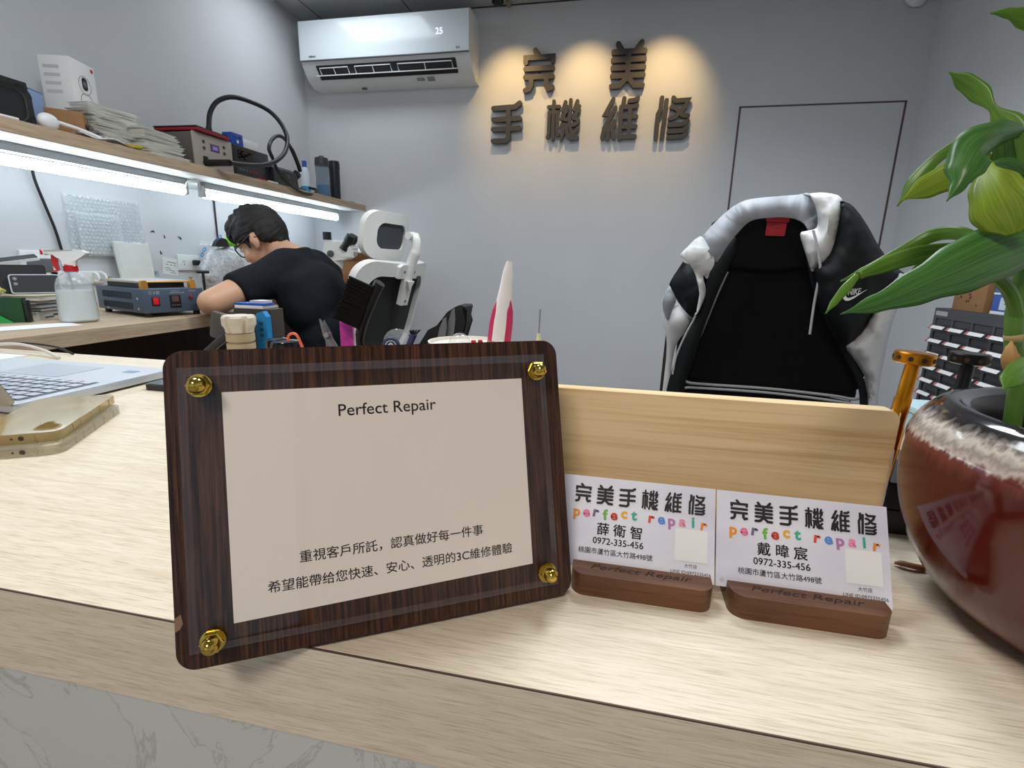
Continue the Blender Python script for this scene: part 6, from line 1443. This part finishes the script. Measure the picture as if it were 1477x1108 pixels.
def body(mb):
    # head
    mb.ell(H(-0.006, 0, 0.034), (0.096, 0.074, 0.088), HR, 24)
    mb.ell(H(0.040, 0, -0.030), (0.056, 0.060, 0.074), HR, 20)
    mb.ell(H(0.060, 0, -0.088), (0.030, 0.034, 0.026), HR, 14)          # chin
    mb.ell(H(0.092, 0, -0.026), (0.018, 0.013, 0.022), HR, 12)          # nose
    mb.ell(H(0.097, 0, -0.034), (0.014, 0.015, 0.011), HR, 12)
    mb.ell(H(0.084, 0, -0.066), (0.012, 0.024, 0.010), HR, 12)          # lips
    for s_ in (-1, 1):
        mb.ell(H(0.060, s_ * 0.036, -0.035), (0.028, 0.026, 0.030), HR, 12)   # cheeks
        mb.ell(H(0.072, s_ * 0.030, 0.020), (0.020, 0.028, 0.010), HR, 12)    # brow
        er = HR @ Matrix.Rotation(radians(22 * s_), 3, 'Z')
        mb.ell(H(-0.004, s_ * 0.079, -0.012), (0.018, 0.008, 0.031), er, 14)   # ears
        mb.ell(H(-0.010, s_ * 0.085, -0.008), (0.010, 0.006, 0.026), er, 12)
        mb.ell(H(0.002, s_ * 0.078, -0.036), (0.009, 0.007, 0.011), er, 10)
    chain(mb, [H(-0.030, 0, -0.045), H(-0.040, 0, -0.085), N_], [0.056, 0.054, 0.058], 18)
    # trunk
    mb.ell(Vector((-1.185, 1.815, 0.82)), (0.100, 0.160, 0.150), Ry(radians(-12)).to_3x3(), 20)
    mb.ell(Vector((-1.145, 1.85, 0.68)), (0.100, 0.150, 0.14), None, 20)
    mb.ell(PV, (0.115, 0.165, 0.105), None, 20)
    chain(mb, [SL, N_, SR], [0.055, 0.055, 0.055], 14)
    # arms
    chain(mb, [SL, SL.lerp(EL, 0.5), EL], [0.056, 0.052, 0.044], 16)
    chain(mb, [EL, EL.lerp(WL_, 0.35), WL_], [0.043, 0.046, 0.028], 16)
    chain(mb, [SR, SR.lerp(ER, 0.5), ER], [0.056, 0.052, 0.044], 16)
    chain(mb, [ER, ER.lerp(WR_, 0.35), WR_], [0.043, 0.046, 0.028], 16)
    hand(mb, WL_, (-0.9, 0.35, 0.02), 1); hand(mb, WR_, (-0.9, -0.25, 0.02), -1)
    # legs
    for s_, y in ((1, 1.79), (-1, 1.97)):
        hip = Vector((-1.13, y, 0.545)); kn = Vector((-1.54, y - 0.02 * s_, 0.545)); an = Vector((-1.52, y - 0.02 * s_, 0.10))
        chain(mb, [hip, kn], [0.088, 0.062], 16); chain(mb, [kn, kn.lerp(an, 0.35), an], [0.058, 0.056, 0.038], 16)
        mb.ell(an + Vector((-0.07, 0, -0.062)), (0.12, 0.045, 0.034), None, 16)


blob('body', body, 0.0075, 3, skin_m, t)


def shirt(mb):
    mb.ell(Vector((-1.180, 1.815, 0.820)), (0.118, 0.180, 0.160), Ry(radians(-12)).to_3x3(), 24)
    mb.ell(Vector((-1.142, 1.85, 0.68)), (0.120, 0.172, 0.16), None, 24)
    mb.ell(Vector((-1.115, 1.88, 0.565)), (0.132, 0.182, 0.10), None, 24)
    chain(mb, [SL, (N_ + SL) / 2 + Vector((0.01, 0, 0.008)), N_ + Vector((0.012, 0, -0.022)), (N_ + SR) / 2 + Vector((0.01, 0, 0.008)), SR], [0.071, 0.074, 0.072, 0.074, 0.071], 16)
    mb.ell(Vector((-1.185, 1.81, 0.880)), (0.095, 0.17, 0.075), Ry(radians(-25)).to_3x3(), 20)
    for S_, E_ in ((SL, EL), (SR, ER)):
        a = S_.lerp(E_, 0.62)
        mb.tube([S_, S_.lerp(E_, 0.35), a], [0.071, 0.068, 0.066], 20)
    mb.tube([N_ + Vector((0.02, 0, -0.035)), N_ + Vector((-0.012, -0.004, 0.030))], [0.084, 0.066], 22)


def folds(co, n):
    f = noise.noise(Vector((co.x * 9 + co.z * 8, co.y * 7, co.z * 14 - co.x * 10))) * 0.006
    f += noise.noise(Vector((co.x * 22, co.y * 16, co.z * 34))) * 0.0025
    return n * f


blob('t_shirt', shirt, 0.010, 5, mat('shirt_black', rgb(24, 27, 33), 0.9, spec=0.2), t, folds)


def trousers(mb):
    mb.ell(PV + Vector((0.0, 0, -0.015)), (0.128, 0.180, 0.10), None, 20)
    for s_, y in ((1, 1.79), (-1, 1.97)):
        hip = Vector((-1.13, y, 0.545)); kn = Vector((-1.54, y - 0.02 * s_, 0.545)); an = Vector((-1.52, y - 0.02 * s_, 0.14))
        chain(mb, [hip, kn], [0.097, 0.072], 16); chain(mb, [kn, an], [0.070, 0.056], 16)


blob('trousers', trousers, 0.014, 3, mat('trousers_dark', rgb(46, 48, 56), 0.85), t)
for s_, y in ((1, 1.77), (-1, 1.99)):
    b = MB(); b.ell((-1.595, y, 0.042), (0.135, 0.052, 0.042), None, 18)
    for v in b.bm.verts: v.co.z = max(v.co.z, 0.001)
    world_part('shoe', b, mat('shoe_grey', rgb(60, 60, 62), 0.7), t)


def hair(mb):
    mb.ell(H(-0.010, 0, 0.058), (0.104, 0.084, 0.078), HR, 24)
    mb.ell(H(-0.050, 0, 0.020), (0.066, 0.079, 0.086), HR, 20)
    mb.ell(H(0.052, 0, 0.088), (0.052, 0.066, 0.040), HR, 18)
    mb.ell(H(0.084, 0, 0.062), (0.022, 0.060, 0.030), HR, 14)
    mb.ell(H(-0.070, 0, -0.036), (0.024, 0.050, 0.036), HR, 14)
    for s_ in (-1, 1):
        mb.ell(H(0.022, s_ * 0.066, 0.040), (0.052, 0.020, 0.036), HR, 14)
        mb.ell(H(-0.048, s_ * 0.066, 0.010), (0.034, 0.020, 0.052), HR, 14)
        mb.ell(H(0.030, s_ * 0.070, 0.004), (0.009, 0.008, 0.028), HR, 10)
    rn = random.Random(8)
    for k in range(46):
        a = rn.uniform(-2.6, 2.6); r_ = rn.uniform(0.1, 1.0)
        p0 = H(-0.012 + 0.085 * r_ * cos(a), 0.066 * r_ * sin(a), 0.062 + 0.070 * sqrt(max(0, 1 - r_ * r_)))
        d = HR @ Vector((0.030 * cos(a) + 0.016, 0.026 * sin(a), 0.004 - 0.020 * r_))
        mb.tube([p0, p0 + d * 0.6 + HR @ Vector((0, 0, 0.005)), p0 + d], [0.013, 0.010, 0.002], 7)


def strands(co, n):
    q = HM4.inverted() @ co
    a = math.atan2(q.y, q.z - 0.0)
    return n * (noise.noise(Vector((a * 14, q.x * 22, q.z * 10))) * 0.0045 + noise.noise(Vector((a * 40, q.x * 30, 0))) * 0.002)


blob('hair', hair, 0.0045, 2, mat('hair_black', rgb(28, 25, 25), 0.7, var=0.35, vscale=120), t, strands)
b = MB()
for s_ in (-1, 1):
    c_ = H(0.094, s_ * 0.033, 0.000)
    b.tube([c_ + HR @ Vector((0.006 * 0 - 0.002 * abs(cos(2 * pi * k / 24)), 0.0290 * cos(2 * pi * k / 24), 0.0255 * sin(2 * pi * k / 24))) for k in range(24)], 0.0028, 8, closed=True)
    b.tube([H(0.090, s_ * 0.060, 0.010), H(0.050, s_ * 0.0790, 0.010), H(0.004, s_ * 0.0845, 0.013), H(-0.018, s_ * 0.086, -0.004)], 0.0026, 8)
b.tube([H(0.094, -0.008, 0.004), H(0.098, 0, 0.008), H(0.094, 0.008, 0.004)], 0.0018, 8)
gl_ = world_part('glasses', b, black_m, t)
b = MB()
for s_ in (-1, 1):
    b.plate([(0.026 * cos(2 * pi * k / 24), 0.023 * sin(2 * pi * k / 24)) for k in range(24)], (), 0.0008, frame(H(0.0935, s_ * 0.033, 0.0), HL, HR @ Vector((0, 0, 1))))
sub('lenses', b, acry_m, gl_)
for s_ in (-1, 1):
    b = MB(); b.ell(H(0.078, s_ * 0.031, -0.001), (0.012, 0.012, 0.010), HR, 14); ey = world_part('eye', b, mat('eye_white', rgb(232, 228, 222), 0.25), t)
    b = MB(); b.ell(H(0.0875, s_ * 0.031, -0.002), (0.0035, 0.0052, 0.0052), HR, 12); sub('iris', b, mat('iris_brown', rgb(40, 24, 16), 0.2), ey)
    b = MB(); b.tube([H(0.088, s_ * 0.014, 0.024), H(0.090, s_ * 0.032, 0.029), H(0.080, s_ * 0.050, 0.024)], [0.002, 0.0034, 0.0018], 8); world_part('eyebrow', b, mat('hair_black2', rgb(30, 27, 27), 0.6), t)
b = MB(); b.tube([H(0.0925, -0.020, -0.066), H(0.0965, 0, -0.064), H(0.0925, 0.020, -0.066)], [0.0014, 0.0030, 0.0014], 8); world_part('mouth', b, mat('lip', rgb(168, 100, 90), 0.5), t)

# ================================================================== office chairs
chw = mat('chair_white', rgb(222, 222, 218), 0.38)
mesh_m = mat('mesh_black', rgb(26, 26, 28), 0.8, bump=0.6, bscale=900)


def star_base(t, m, z_seat, n=5, r_=0.30):
    b = MB(); b.tube([(0, 0, 0.09), (0, 0, z_seat)], [0.028, 0.024], 18); b.build('gas_column', black_m, t)
    for k in range(n):
        a = 2 * pi * k / n + 0.3
        b = MB(); b.tube([(0.02 * cos(a), 0.02 * sin(a), 0.105), (r_ * cos(a), r_ * sin(a), 0.075)], [0.026, 0.016], 10); leg = b.build('base_arm', m, t)
        b = MB(); b.tube([(r_ * cos(a) - 0.022 * sin(a), r_ * sin(a) + 0.022 * cos(a), 0.028), (r_ * cos(a) + 0.022 * sin(a), r_ * sin(a) - 0.022 * cos(a), 0.028)], 0.0275, 16); b.tube([(r_ * cos(a), r_ * sin(a), 0.028), (r_ * cos(a), r_ * sin(a), 0.08)], 0.008, 8); b.build('caster', black_m, leg)


t = thing('office_chair', 'white-framed office chair with black mesh back and headrest, occupied by the person', 'chair', (-1.155, 1.905, 0), radians(81.5))
star_base(t, chw, 0.40)
b = MB(); b.plate(rr(0.47, 0.44, 0.09, 8), (), 0.045, T4(0, 0.0, 0.402)); b.build('seat', mesh_m, t)
b = MB(); b.plate(rr(0.49, 0.46, 0.09, 8), [rr(0.43, 0.40, 0.08, 8)], 0.022, T4(0, 0.0, 0.40)); b.build('seat_frame', chw, t)
tb = radians(17)


def bend(mb, y0, z0, k, tt, yoff=0.0):
    """flat (x, z) drawing -> reclined, wrapped backrest"""
    for v in mb.bm.verts:
        x, d, z = v.co.x, v.co.y, v.co.z
        yy = d + k * x * x
        v.co = Vector((x, y0 + yy * cos(tt) - z * sin(tt), z0 + z * cos(tt) + yy * sin(tt)))


UPR = T4(0, 0, 0) @ Rx(pi / 2)                # plate drawn in xy -> upright in xz, thickness towards -y


def dense(pts, step=0.02):
    out = []
    for i, p in enumerate(pts):
        q = pts[(i + 1) % len(pts)]; n = max(1, int(math.hypot(q[0] - p[0], q[1] - p[1]) / step))
        for k in range(n): out.append((p[0] + (q[0] - p[0]) * k / n, p[1] + (q[1] - p[1]) * k / n))
    return out


def taper(pts, h, wtop, wbot): return [(p[0] * (wbot + (wtop - wbot) * p[1] / h), p[1]) for p in pts]


BH = 0.42
outer = taper(dense(rr(0.50, BH, 0.09, 8, 0, BH / 2)), BH, 1.0, 0.78)
inner = taper(dense(rr(0.40, BH - 0.115, 0.07, 8, 0, BH / 2 + 0.005)), BH, 1.0, 0.80)
b = MB(); b.plate(outer, [inner], 0.028, UPR @ T4(0, 0, -0.0)); bend(b, -0.215, 0.575, 0.9, tb)
o = b.build('backrest_frame', chw, t, 50)
b = MB(); b.grid(lambda u, v: Vector(((u - 0.5) * 0.43 * (0.80 + 0.20 * (0.05 + 0.9 * v)), 0.0, 0.045 + v * (BH - 0.09))), 16, 12); bend(b, -0.222, 0.575, 0.9, tb)
o = b.build('backrest_mesh', mesh_m, t, 60); md = o.modifiers.new('thickness', 'SOLIDIFY'); md.thickness = 0.004
b = MB(); b.plate([(-0.065, BH - 0.055), (0.065, BH - 0.055), (0.068, BH - 0.012), (0.05, BH + 0.0), (-0.05, BH + 0.0), (-0.068, BH - 0.012)], (), 0.014, UPR @ T4(0, 0, 0.028)); b.plate([(-0.024, BH - 0.16), (0.024, BH - 0.16), (0.026, BH - 0.06), (-0.026, BH - 0.06)], (), 0.022, UPR @ T4(0, 0, 0.029)); b.plate([(-0.024, BH - 0.06), (0.024, BH - 0.06), (0.0, BH - 0.095)], (), 0.030, UPR @ T4(0, 0, 0.029)); bend(b, -0.215, 0.575, 0.9, tb)
br = b.build('headrest_bracket', chw, t)
b = MB()
for (x, z) in ((-0.035, BH - 0.028), (0.035, BH - 0.028), (0.0, BH - 0.142)): b.lathe([(0.006, 0), (0.0045, 0.001), (0.0001, 0.0005)], (x, -0.0435 if abs(x) > 0.01 else -0.052, z), 12, M=Rx(pi / 2).to_3x3(), cap=False)
bend(b, -0.215, 0.575, 0.9, tb); b.build('bracket_screws', grey_m, br)
hz0 = BH + 0.02
b = MB(); b.tube(spline([(0, -0.036, BH - 0.06), (0, -0.040, BH + 0.01), (0, -0.045, BH + 0.06), (0, -0.035, BH + 0.098), (0, -0.012, BH + 0.106)], 6), [0.017] * 12 + [0.015] * 13, 14, flat=1.2); bend(b, -0.215, 0.575, 0.0, tb); b.build('headrest_post', chw, t)
b = MB(); b.tube([(-0.03, -0.016, BH + 0.106), (0.03, -0.016, BH + 0.106)], 0.014, 14); bend(b, -0.215, 0.575, 0.0, tb); b.build('headrest_hinge', chw, t)
hp1 = dense(rr(0.29, 0.175, 0.06, 8, 0, BH + 0.083)); hp2 = dense(rr(0.185, 0.095, 0.035, 8, 0, BH + 0.083))
b = MB(); b.plate(hp1, [hp2], 0.024, UPR @ T4(0, 0, -0.020)); bend(b, -0.205, 0.575, 1.6, tb - radians(6)); b.build('headrest_frame', chw, t, 50)
b = MB(); b.grid(lambda u, v: Vector(((u - 0.5) * 0.22, 0.004, BH + 0.083 + (v - 0.5) * 0.125)), 12, 6); bend(b, -0.205, 0.575, 1.6, tb - radians(6)); o = b.build('headrest_mesh', mat('mesh_grey', rgb(62, 66, 72), 0.8, bump=0.5, bscale=900), t, 60); md = o.modifiers.new('thickness', 'SOLIDIFY'); md.thickness = 0.003
b = MB(); b.tube(spline([(0, -0.15, 0.41), (0, -0.24, 0.43), (0, -0.27, 0.50), (0, -0.265, 0.60)], 6), [0.03] * 19, 14, flat=1.3); b.build('back_support', chw, t)
for s_ in (-1, 1):
    b = MB(); b.tube([(s_ * 0.24, -0.04, 0.42), (s_ * 0.29, -0.04, 0.46), (s_ * 0.29, -0.05, 0.62)], [0.018, 0.018, 0.016], 12); arm = b.build('armrest_post', chw, t)
    b = MB(); b.plate(rr(0.075, 0.22, 0.03, 5, s_ * 0.29, 0.0), (), 0.02, T4(0, 0, 0.62)); b.build('armrest_pad', black_m, arm)

# low black chair between the counter and the back wall
Yc = 1.30
t = thing('shell_chair', 'low black chair standing behind the counter, right of the white chair', 'chair', (PY(630, 480, Yc).x, Yc + 0.03, 0))
def bp2(x, y): q = PY(x, y, Yc); return (q.x, q.z)
out = [bp2(*p) for p in ((596, 512), (606, 497), (622, 480), (632, 462), (642, 450), (654, 443), (662, 440.5), (668, 440.5), (672, 443), (673.5, 449), (670, 466), (664, 486), (657, 510), (650, 545), (606, 545))]
b = MB(); b.plate(out, (), 0.07, T4(0, Yc + 0.07, 0) @ Rx(pi / 2))
for v in b.bm.verts:
    pass
bmesh.ops.bevel(b.bm, geom=[e for e in b.bm.edges if len(e.link_faces) == 2 and e.calc_face_angle(0) > 1.0], offset=0.012, segments=3, affect='EDGES')
world_part('backrest', b, mat('chair_black', rgb(28, 30, 30), 0.75), t)
b = MB(); b.plate(rr(0.40, 0.40, 0.08, 6, -0.16, 0.0), (), 0.06, T4(0, 0, 0.44)); b.build('seat', mat('chair_black', rgb(28, 30, 30), 0.75), t)
b = MB(); b.tube([(0.0, 0, 0.46), (0.03, 0, 0.56), (0.025, 0, 0.72)], 0.025, 10); b.build('back_support', black_m, t)
star_base(t, black_m, 0.44, 5, 0.26)

# dark mesh chair with the jacket
JY = 1.34
jx = PY(1115, 450, JY).x
t = thing('mesh_chair', 'black office chair with grey piping, facing the counter under a draped jacket', 'chair', (jx, JY - 0.25, 0), pi)
star_base(t, black_m, 0.42)
b = MB(); b.plate(rr(0.48, 0.46, 0.09, 8), (), 0.07, T4(0, 0.02, 0.42)); b.build('seat', mesh_m, t)
def jp(x, y, Y=JY): return PY(x, y, Y)
co = [(1062, 318), (1080, 308), (1150, 306), (1166, 316), (1185, 352), (1215, 430), (1242, 500), (1252, 545), (1248, 566), (1230, 574), (1110, 563), (1010, 556), (984, 548), (982, 528), (998, 480), (1030, 400)]
pan = [(jp(x, y).x, jp(x, y).z) for x, y in co]
b = MB(); b.plate(pan, (), 0.05, T4(0, JY + 0.05, 0) @ Rx(pi / 2))
bmesh.ops.bevel(b.bm, geom=[e for e in b.bm.edges if len(e.link_faces) == 2 and e.calc_face_angle(0) > 1.0], offset=0.015, segments=3, affect='EDGES')
world_part('backrest', b, mat('chair_fabric', rgb(17, 17, 20), 0.9, spec=0.2, bump=0.3, bscale=700), t)
pip = mat('piping_grey', rgb(168, 170, 174), 0.5)
low = [(984, 536), (984, 546), (990, 551), (1010, 554), (1110, 561), (1200, 571), (1230, 576), (1243, 572), (1248, 560), (1248, 545)]
b = MB(); b.tube(spline([jp(x, y, JY - 0.004) for x, y in low], 5), 0.0038, 8); world_part('piping', b, pip, t)
b = MB(); b.tube(spline([jp(x, y, JY - 0.003) for x, y in ((1056, 378), (1090, 377), (1130, 377), (1161, 378))], 5), 0.0022, 8); world_part('piping', b, pip, t)
b = MB(); b.tube(spline([jp(x, y, JY - 0.004) for x, y in ((1050, 392), (1035, 425), (1020, 462), (1010, 486))], 5), 0.0022, 8); world_part('piping', b, pip, t)
lo = [(980, 590), (981, 566), (988, 560), (1010, 560), (1110, 567), (1200, 578), (1235, 585), (1247, 598)]
pan2 = [(jp(x, y).x, jp(x, y).z) for x, y in lo] + [(jp(1247, 640).x, jp(1247, 640).z), (jp(980, 630).x, jp(980, 630).z)]
b = MB(); b.plate(pan2, (), 0.05, T4(0, JY + 0.045, 0) @ Rx(pi / 2)); world_part('lumbar_pad', b, mat('chair_fabric', rgb(17, 17, 20), 0.9), t)
b = MB(); b.tube(spline([jp(x, y, JY - 0.008) for x, y in lo], 5), 0.0036, 8); world_part('piping', b, pip, t)
b = MB(); b.tube([(0, -0.20, 0.43), (0, -0.32, 0.46), (0, -0.34, 0.60), (0, -0.32, 0.80)], 0.03, 12); b.build('back_support', black_m, t)
b = MB(); b.tube([jp(969, 450, JY + 0.02), jp(962, 510, JY + 0.01), jp(955, 575, JY), jp(950, 640, JY - 0.02)], 0.009, 10); world_part('side_frame', b, mat('frame_brown', rgb(40, 32, 32), 0.45), t)

t = thing('windbreaker', 'black, grey and white windbreaker jacket draped open over the dark chair', 'jacket', (jx, JY, 0.62))
rngj = random.Random(1)


def cloth(name, poly, Y0, m, slope=(0.0, 0.0), amp=0.02, fold=0.006, fdir=(0.05, 0.012), par=None, ref=None, cuts=4, thick=0.003, seed=0.0):
    """sewn panel: outline in photo points at depth Y0, bulged and folded, then given thickness"""
    rx, ry = ref or (sum(p[0] for p in poly) / len(poly), sum(p[1] for p in poly) / len(poly))
    P2 = []
    pl = spline([(p[0], p[1], 0) for p in poly + [poly[0]]], 3)[:-1]
    b = MB(); vs = [b.bm.verts.new(p) for p in pl]
    es = [b.bm.edges.new((vs[i], vs[(i + 1) % len(vs)])) for i in range(len(vs))]
    bmesh.ops.triangle_fill(b.bm, edges=es, use_beauty=True)
    for q in range(cuts):
        lim = 40 / (1.6 ** q)
        es = [e for e in b.bm.edges if e.calc_length() > lim]
        if not es: break
        bmesh.ops.subdivide_edges(b.bm, edges=es, cuts=1)
        bmesh.ops.triangulate(b.bm, faces=[f for f in b.bm.faces if len(f.verts) > 3])
        bmesh.ops.beautify_fill(b.bm, faces=b.bm.faces[:], edges=[e for e in b.bm.edges if len(e.link_faces) == 2])
    segs = [(pl[i], pl[(i + 1) % len(pl)]) for i in range(len(pl))]
    for v in b.bm.verts:
        p = v.co.copy(); dd = 1e9
        for a, c_ in segs:
            ab = c_ - a; k = max(0, min(1, (p - a).dot(ab) / max(1e-9, ab.length_squared))); dd = min(dd, (p - a - ab * k).length)
        e_ = min(dd, 26) / 26
        Y = Y0 + slope[0] * (p.x - rx) / 100 + slope[1] * (p.y - ry) / 100 - amp * (1 - (1 - e_) ** 2)
        Y += fold * noise.noise(Vector((p.x * fdir[0] + seed, p.y * fdir[1], seed))) + fold * 0.5 * noise.noise(Vector((p.x * 0.09 + seed, p.y * 0.07, 3 + seed)))
        v.co = PY(p.x, p.y, Y)
    o = b.build(name, m, None, 80); o.parent = par or t
    bpy.context.view_layer.update(); o.data.transform(o.parent.matrix_world.inverted())
    md = o.modifiers.new('thickness', 'SOLIDIFY'); md.thickness = thick
    return o


jb = mat('nylon_black', rgb(22, 25, 28), 0.72, spec=0.25, bump=0.15, bscale=60)
jg = mat('nylon_grey', rgb(150, 154, 162), 0.6, bump=0.15, bscale=60)
jw = mat('nylon_white', rgb(216, 218, 220), 0.55, bump=0.3, bscale=50)
jl = mat('lining_black', rgb(10, 10, 12), 0.85, spec=0.2)
cloth('back_lining', [(1030, 350), (1062, 318), (1082, 310), (1140, 306), (1165, 316), (1182, 350), (1170, 386), (1050, 386)], JY - 0.012, jl, amp=0.0, fold=0.002)
cloth('left_front', [(1022, 395), (1030, 376), (1045, 358), (1060, 342), (1060, 362), (1042, 405), (1018, 465), (1002, 515), (988, 555), (984, 600), (958, 600), (962, 560), (975, 515), (992, 470), (1010, 440)], JY - 0.035, jb, amp=0.012, fold=0.008, seed=1.0)
cloth('left_shoulder', [(985, 378), (1000, 384), (1008, 400), (1016, 420), (1010, 445), (1001, 459), (984, 444), (967, 416), (968, 404)], JY - 0.045, jb, slope=(-0.06, 0.02), amp=0.022, fold=0.010, seed=2.0)
cloth('left_sleeve', [(966, 412), (972, 428), (985, 444), (1001, 459), (995, 474), (978, 492), (970, 520), (966, 560), (962, 600), (952, 600), (956, 560), (962, 500), (958, 470), (954, 440), (960, 422)], JY - 0.020, jw, amp=0.018, fold=0.012, seed=3.0)
cloth('left_grey_band', [(966, 412), (956, 432), (958, 452), (964, 462), (970, 446), (975, 432)], JY - 0.042, jg, amp=0.010, fold=0.006, seed=4.0)
cloth('hood', [(1012, 342), (1030, 322), (1052, 302), (1075, 289), (1110, 284), (1150, 281), (1168, 279), (1180, 300), (1178, 326), (1168, 335), (1160, 322), (1140, 314), (1110, 314), (1084, 318), (1066, 334), (1050, 354), (1034, 378), (1028, 370), (1016, 356)], JY - 0.055, jg, slope=(0.0, -0.05), amp=0.035, fold=0.016, fdir=(0.02, 0.05), seed=5.0)
cloth('left_collar', [(981, 367), (992, 356), (1010, 341), (1020, 352), (1031, 376), (1024, 392), (1020, 402), (1014, 398), (1018, 420), (1012, 440), (1004, 452), (1010, 424), (1003, 396), (992, 378), (983, 372)], JY - 0.075, jw, amp=0.014, fold=0.018, fdir=(0.06, 0.06), seed=6.0)
cloth('right_collar', [(1168, 279), (1190, 278), (1215, 287), (1210, 325), (1206, 352), (1196, 376), (1180, 384), (1171, 391), (1162, 366), (1154, 338), (1164, 333), (1178, 328), (1178, 304)], JY - 0.085, jw, amp=0.022, fold=0.012, fdir=(0.06, 0.03), seed=7.0)
rs = cloth('right_front', [(1212, 290), (1230, 300), (1250, 328), (1268, 360), (1290, 386), (1303, 397), (1290, 408), (1270, 426), (1261, 446), (1240, 482), (1219, 498), (1200, 470), (1188, 446), (1182, 420), (1178, 388), (1192, 376), (1205, 352), (1209, 325)], JY - 0.070, jb, slope=(0.05, 0.01), amp=0.045, fold=0.008, fdir=(0.03, 0.015), seed=8.0)
cloth('right_edge', [(1160, 345), (1172, 385), (1180, 420), (1190, 446), (1206, 476), (1232, 520), (1248, 552), (1252, 600), (1242, 600), (1238, 556), (1215, 508), (1190, 460), (1170, 405)], JY - 0.045, jb, amp=0.010, fold=0.006, seed=9.0)
cloth('right_sleeve', [(1288, 407), (1304, 402), (1300, 430), (1286, 470), (1277, 510), (1268, 560), (1262, 610), (1250, 610), (1249, 552), (1236, 524), (1219, 497), (1240, 481), (1262, 445), (1272, 425)], JY - 0.045, jw, slope=(0.05, 0.01), amp=0.040, fold=0.016, fdir=(0.04, 0.02), seed=10.0)
cloth('right_grey_band', [(1290, 406), (1300, 394), (1309, 402), (1306, 414), (1296, 420), (1280, 424), (1278, 418)], JY - 0.062, jg, slope=(0.05, 0.0), amp=0.012, fold=0.004, seed=11.0)
# back of the jacket, hanging behind the chair
b = MB()
b.grid(lambda u, v: Vector((jp(1000, 330).x + (jp(1245, 330).x - jp(1000, 330).x) * u + 0.0, JY + 0.085 + 0.03 * sin(pi * u) - 0.12 * (1 - min(1, v * 3)) ** 2 + 0.008 * sin(u * 23 + v * 2), (1.145 - 0.10 * abs(u - 0.5) ** 2 * 4 - 0.06 * (u < 0.1)) * (1 - v) + 0.62 * v)), 30, 16)
o = world_part('jacket_back', b, jb, t, 80); md = o.modifiers.new('thickness', 'SOLIDIFY'); md.thickness = 0.003
# tag, drawstring, logo
tagp = frame(jp(1119.5, 327, JY - 0.020), (1, 0, -0.02), (0, 0, 1))
b = MB(); b.plate(rr(0.043, 0.030, 0.002, 2, 0, -0.006), (), 0.0015, tagp); b.plate(rr(0.050, 0.012, 0.002, 2, 0.001, 0.016), (), 0.0020, tagp); tg = world_part('neck_label', b, mat('label_red', rgb(176, 22, 36), 0.6), t)
b = MB(); fit_text(b, 'M', 0.006, tagp @ T4(0, -0.002, 0.0018), 0.06); sub('size_letter', b, paper_m, tg, 0)
b = MB(); b.tube(spline([jp(1173, 332, JY - 0.118), jp(1178, 352, JY - 0.118), jp(1183, 384, JY - 0.112), jp(1181, 402, JY - 0.10), jp(1174, 440, JY - 0.085), jp(1168, 482, JY - 0.075)], 6), 0.0028, 8); ds = world_part('drawstring', b, mat('cord_grey', rgb(196, 198, 202), 0.5), t)
b = MB(); b.tube(spline([jp(1004, 452, JY - 0.095), jp(1000, 462, JY - 0.085), jp(990, 480, JY - 0.075), jp(976, 512, JY - 0.065), jp(970, 540, JY - 0.06)], 5), 0.0022, 8); world_part('zip_edge', b, mat('cord_grey', rgb(196, 198, 202), 0.5), t)
lgp = frame(jp(1231, 425, JY - 0.130), (1, 0.05, 0.12), (-0.10, 0, 1))
b = MB(); fit_text(b, 'NIKE', 0.026, lgp @ T4(0.002, 0.006, 0.0), 0.05, h=0.013, shear=0.25)
b.plate([(-0.019, -0.0005), (-0.0195, -0.0075), (-0.0150, -0.0120), (-0.0085, -0.0122), (0.0, -0.0085), (0.026, 0.0085), (0.002, -0.0035), (-0.008, -0.0066), (-0.0125, -0.0055), (-0.0150, -0.0015), (-0.0148, 0.0015)], (), 0.0006, lgp)
world_part('chest_logo', b, paper_m, t, 0)
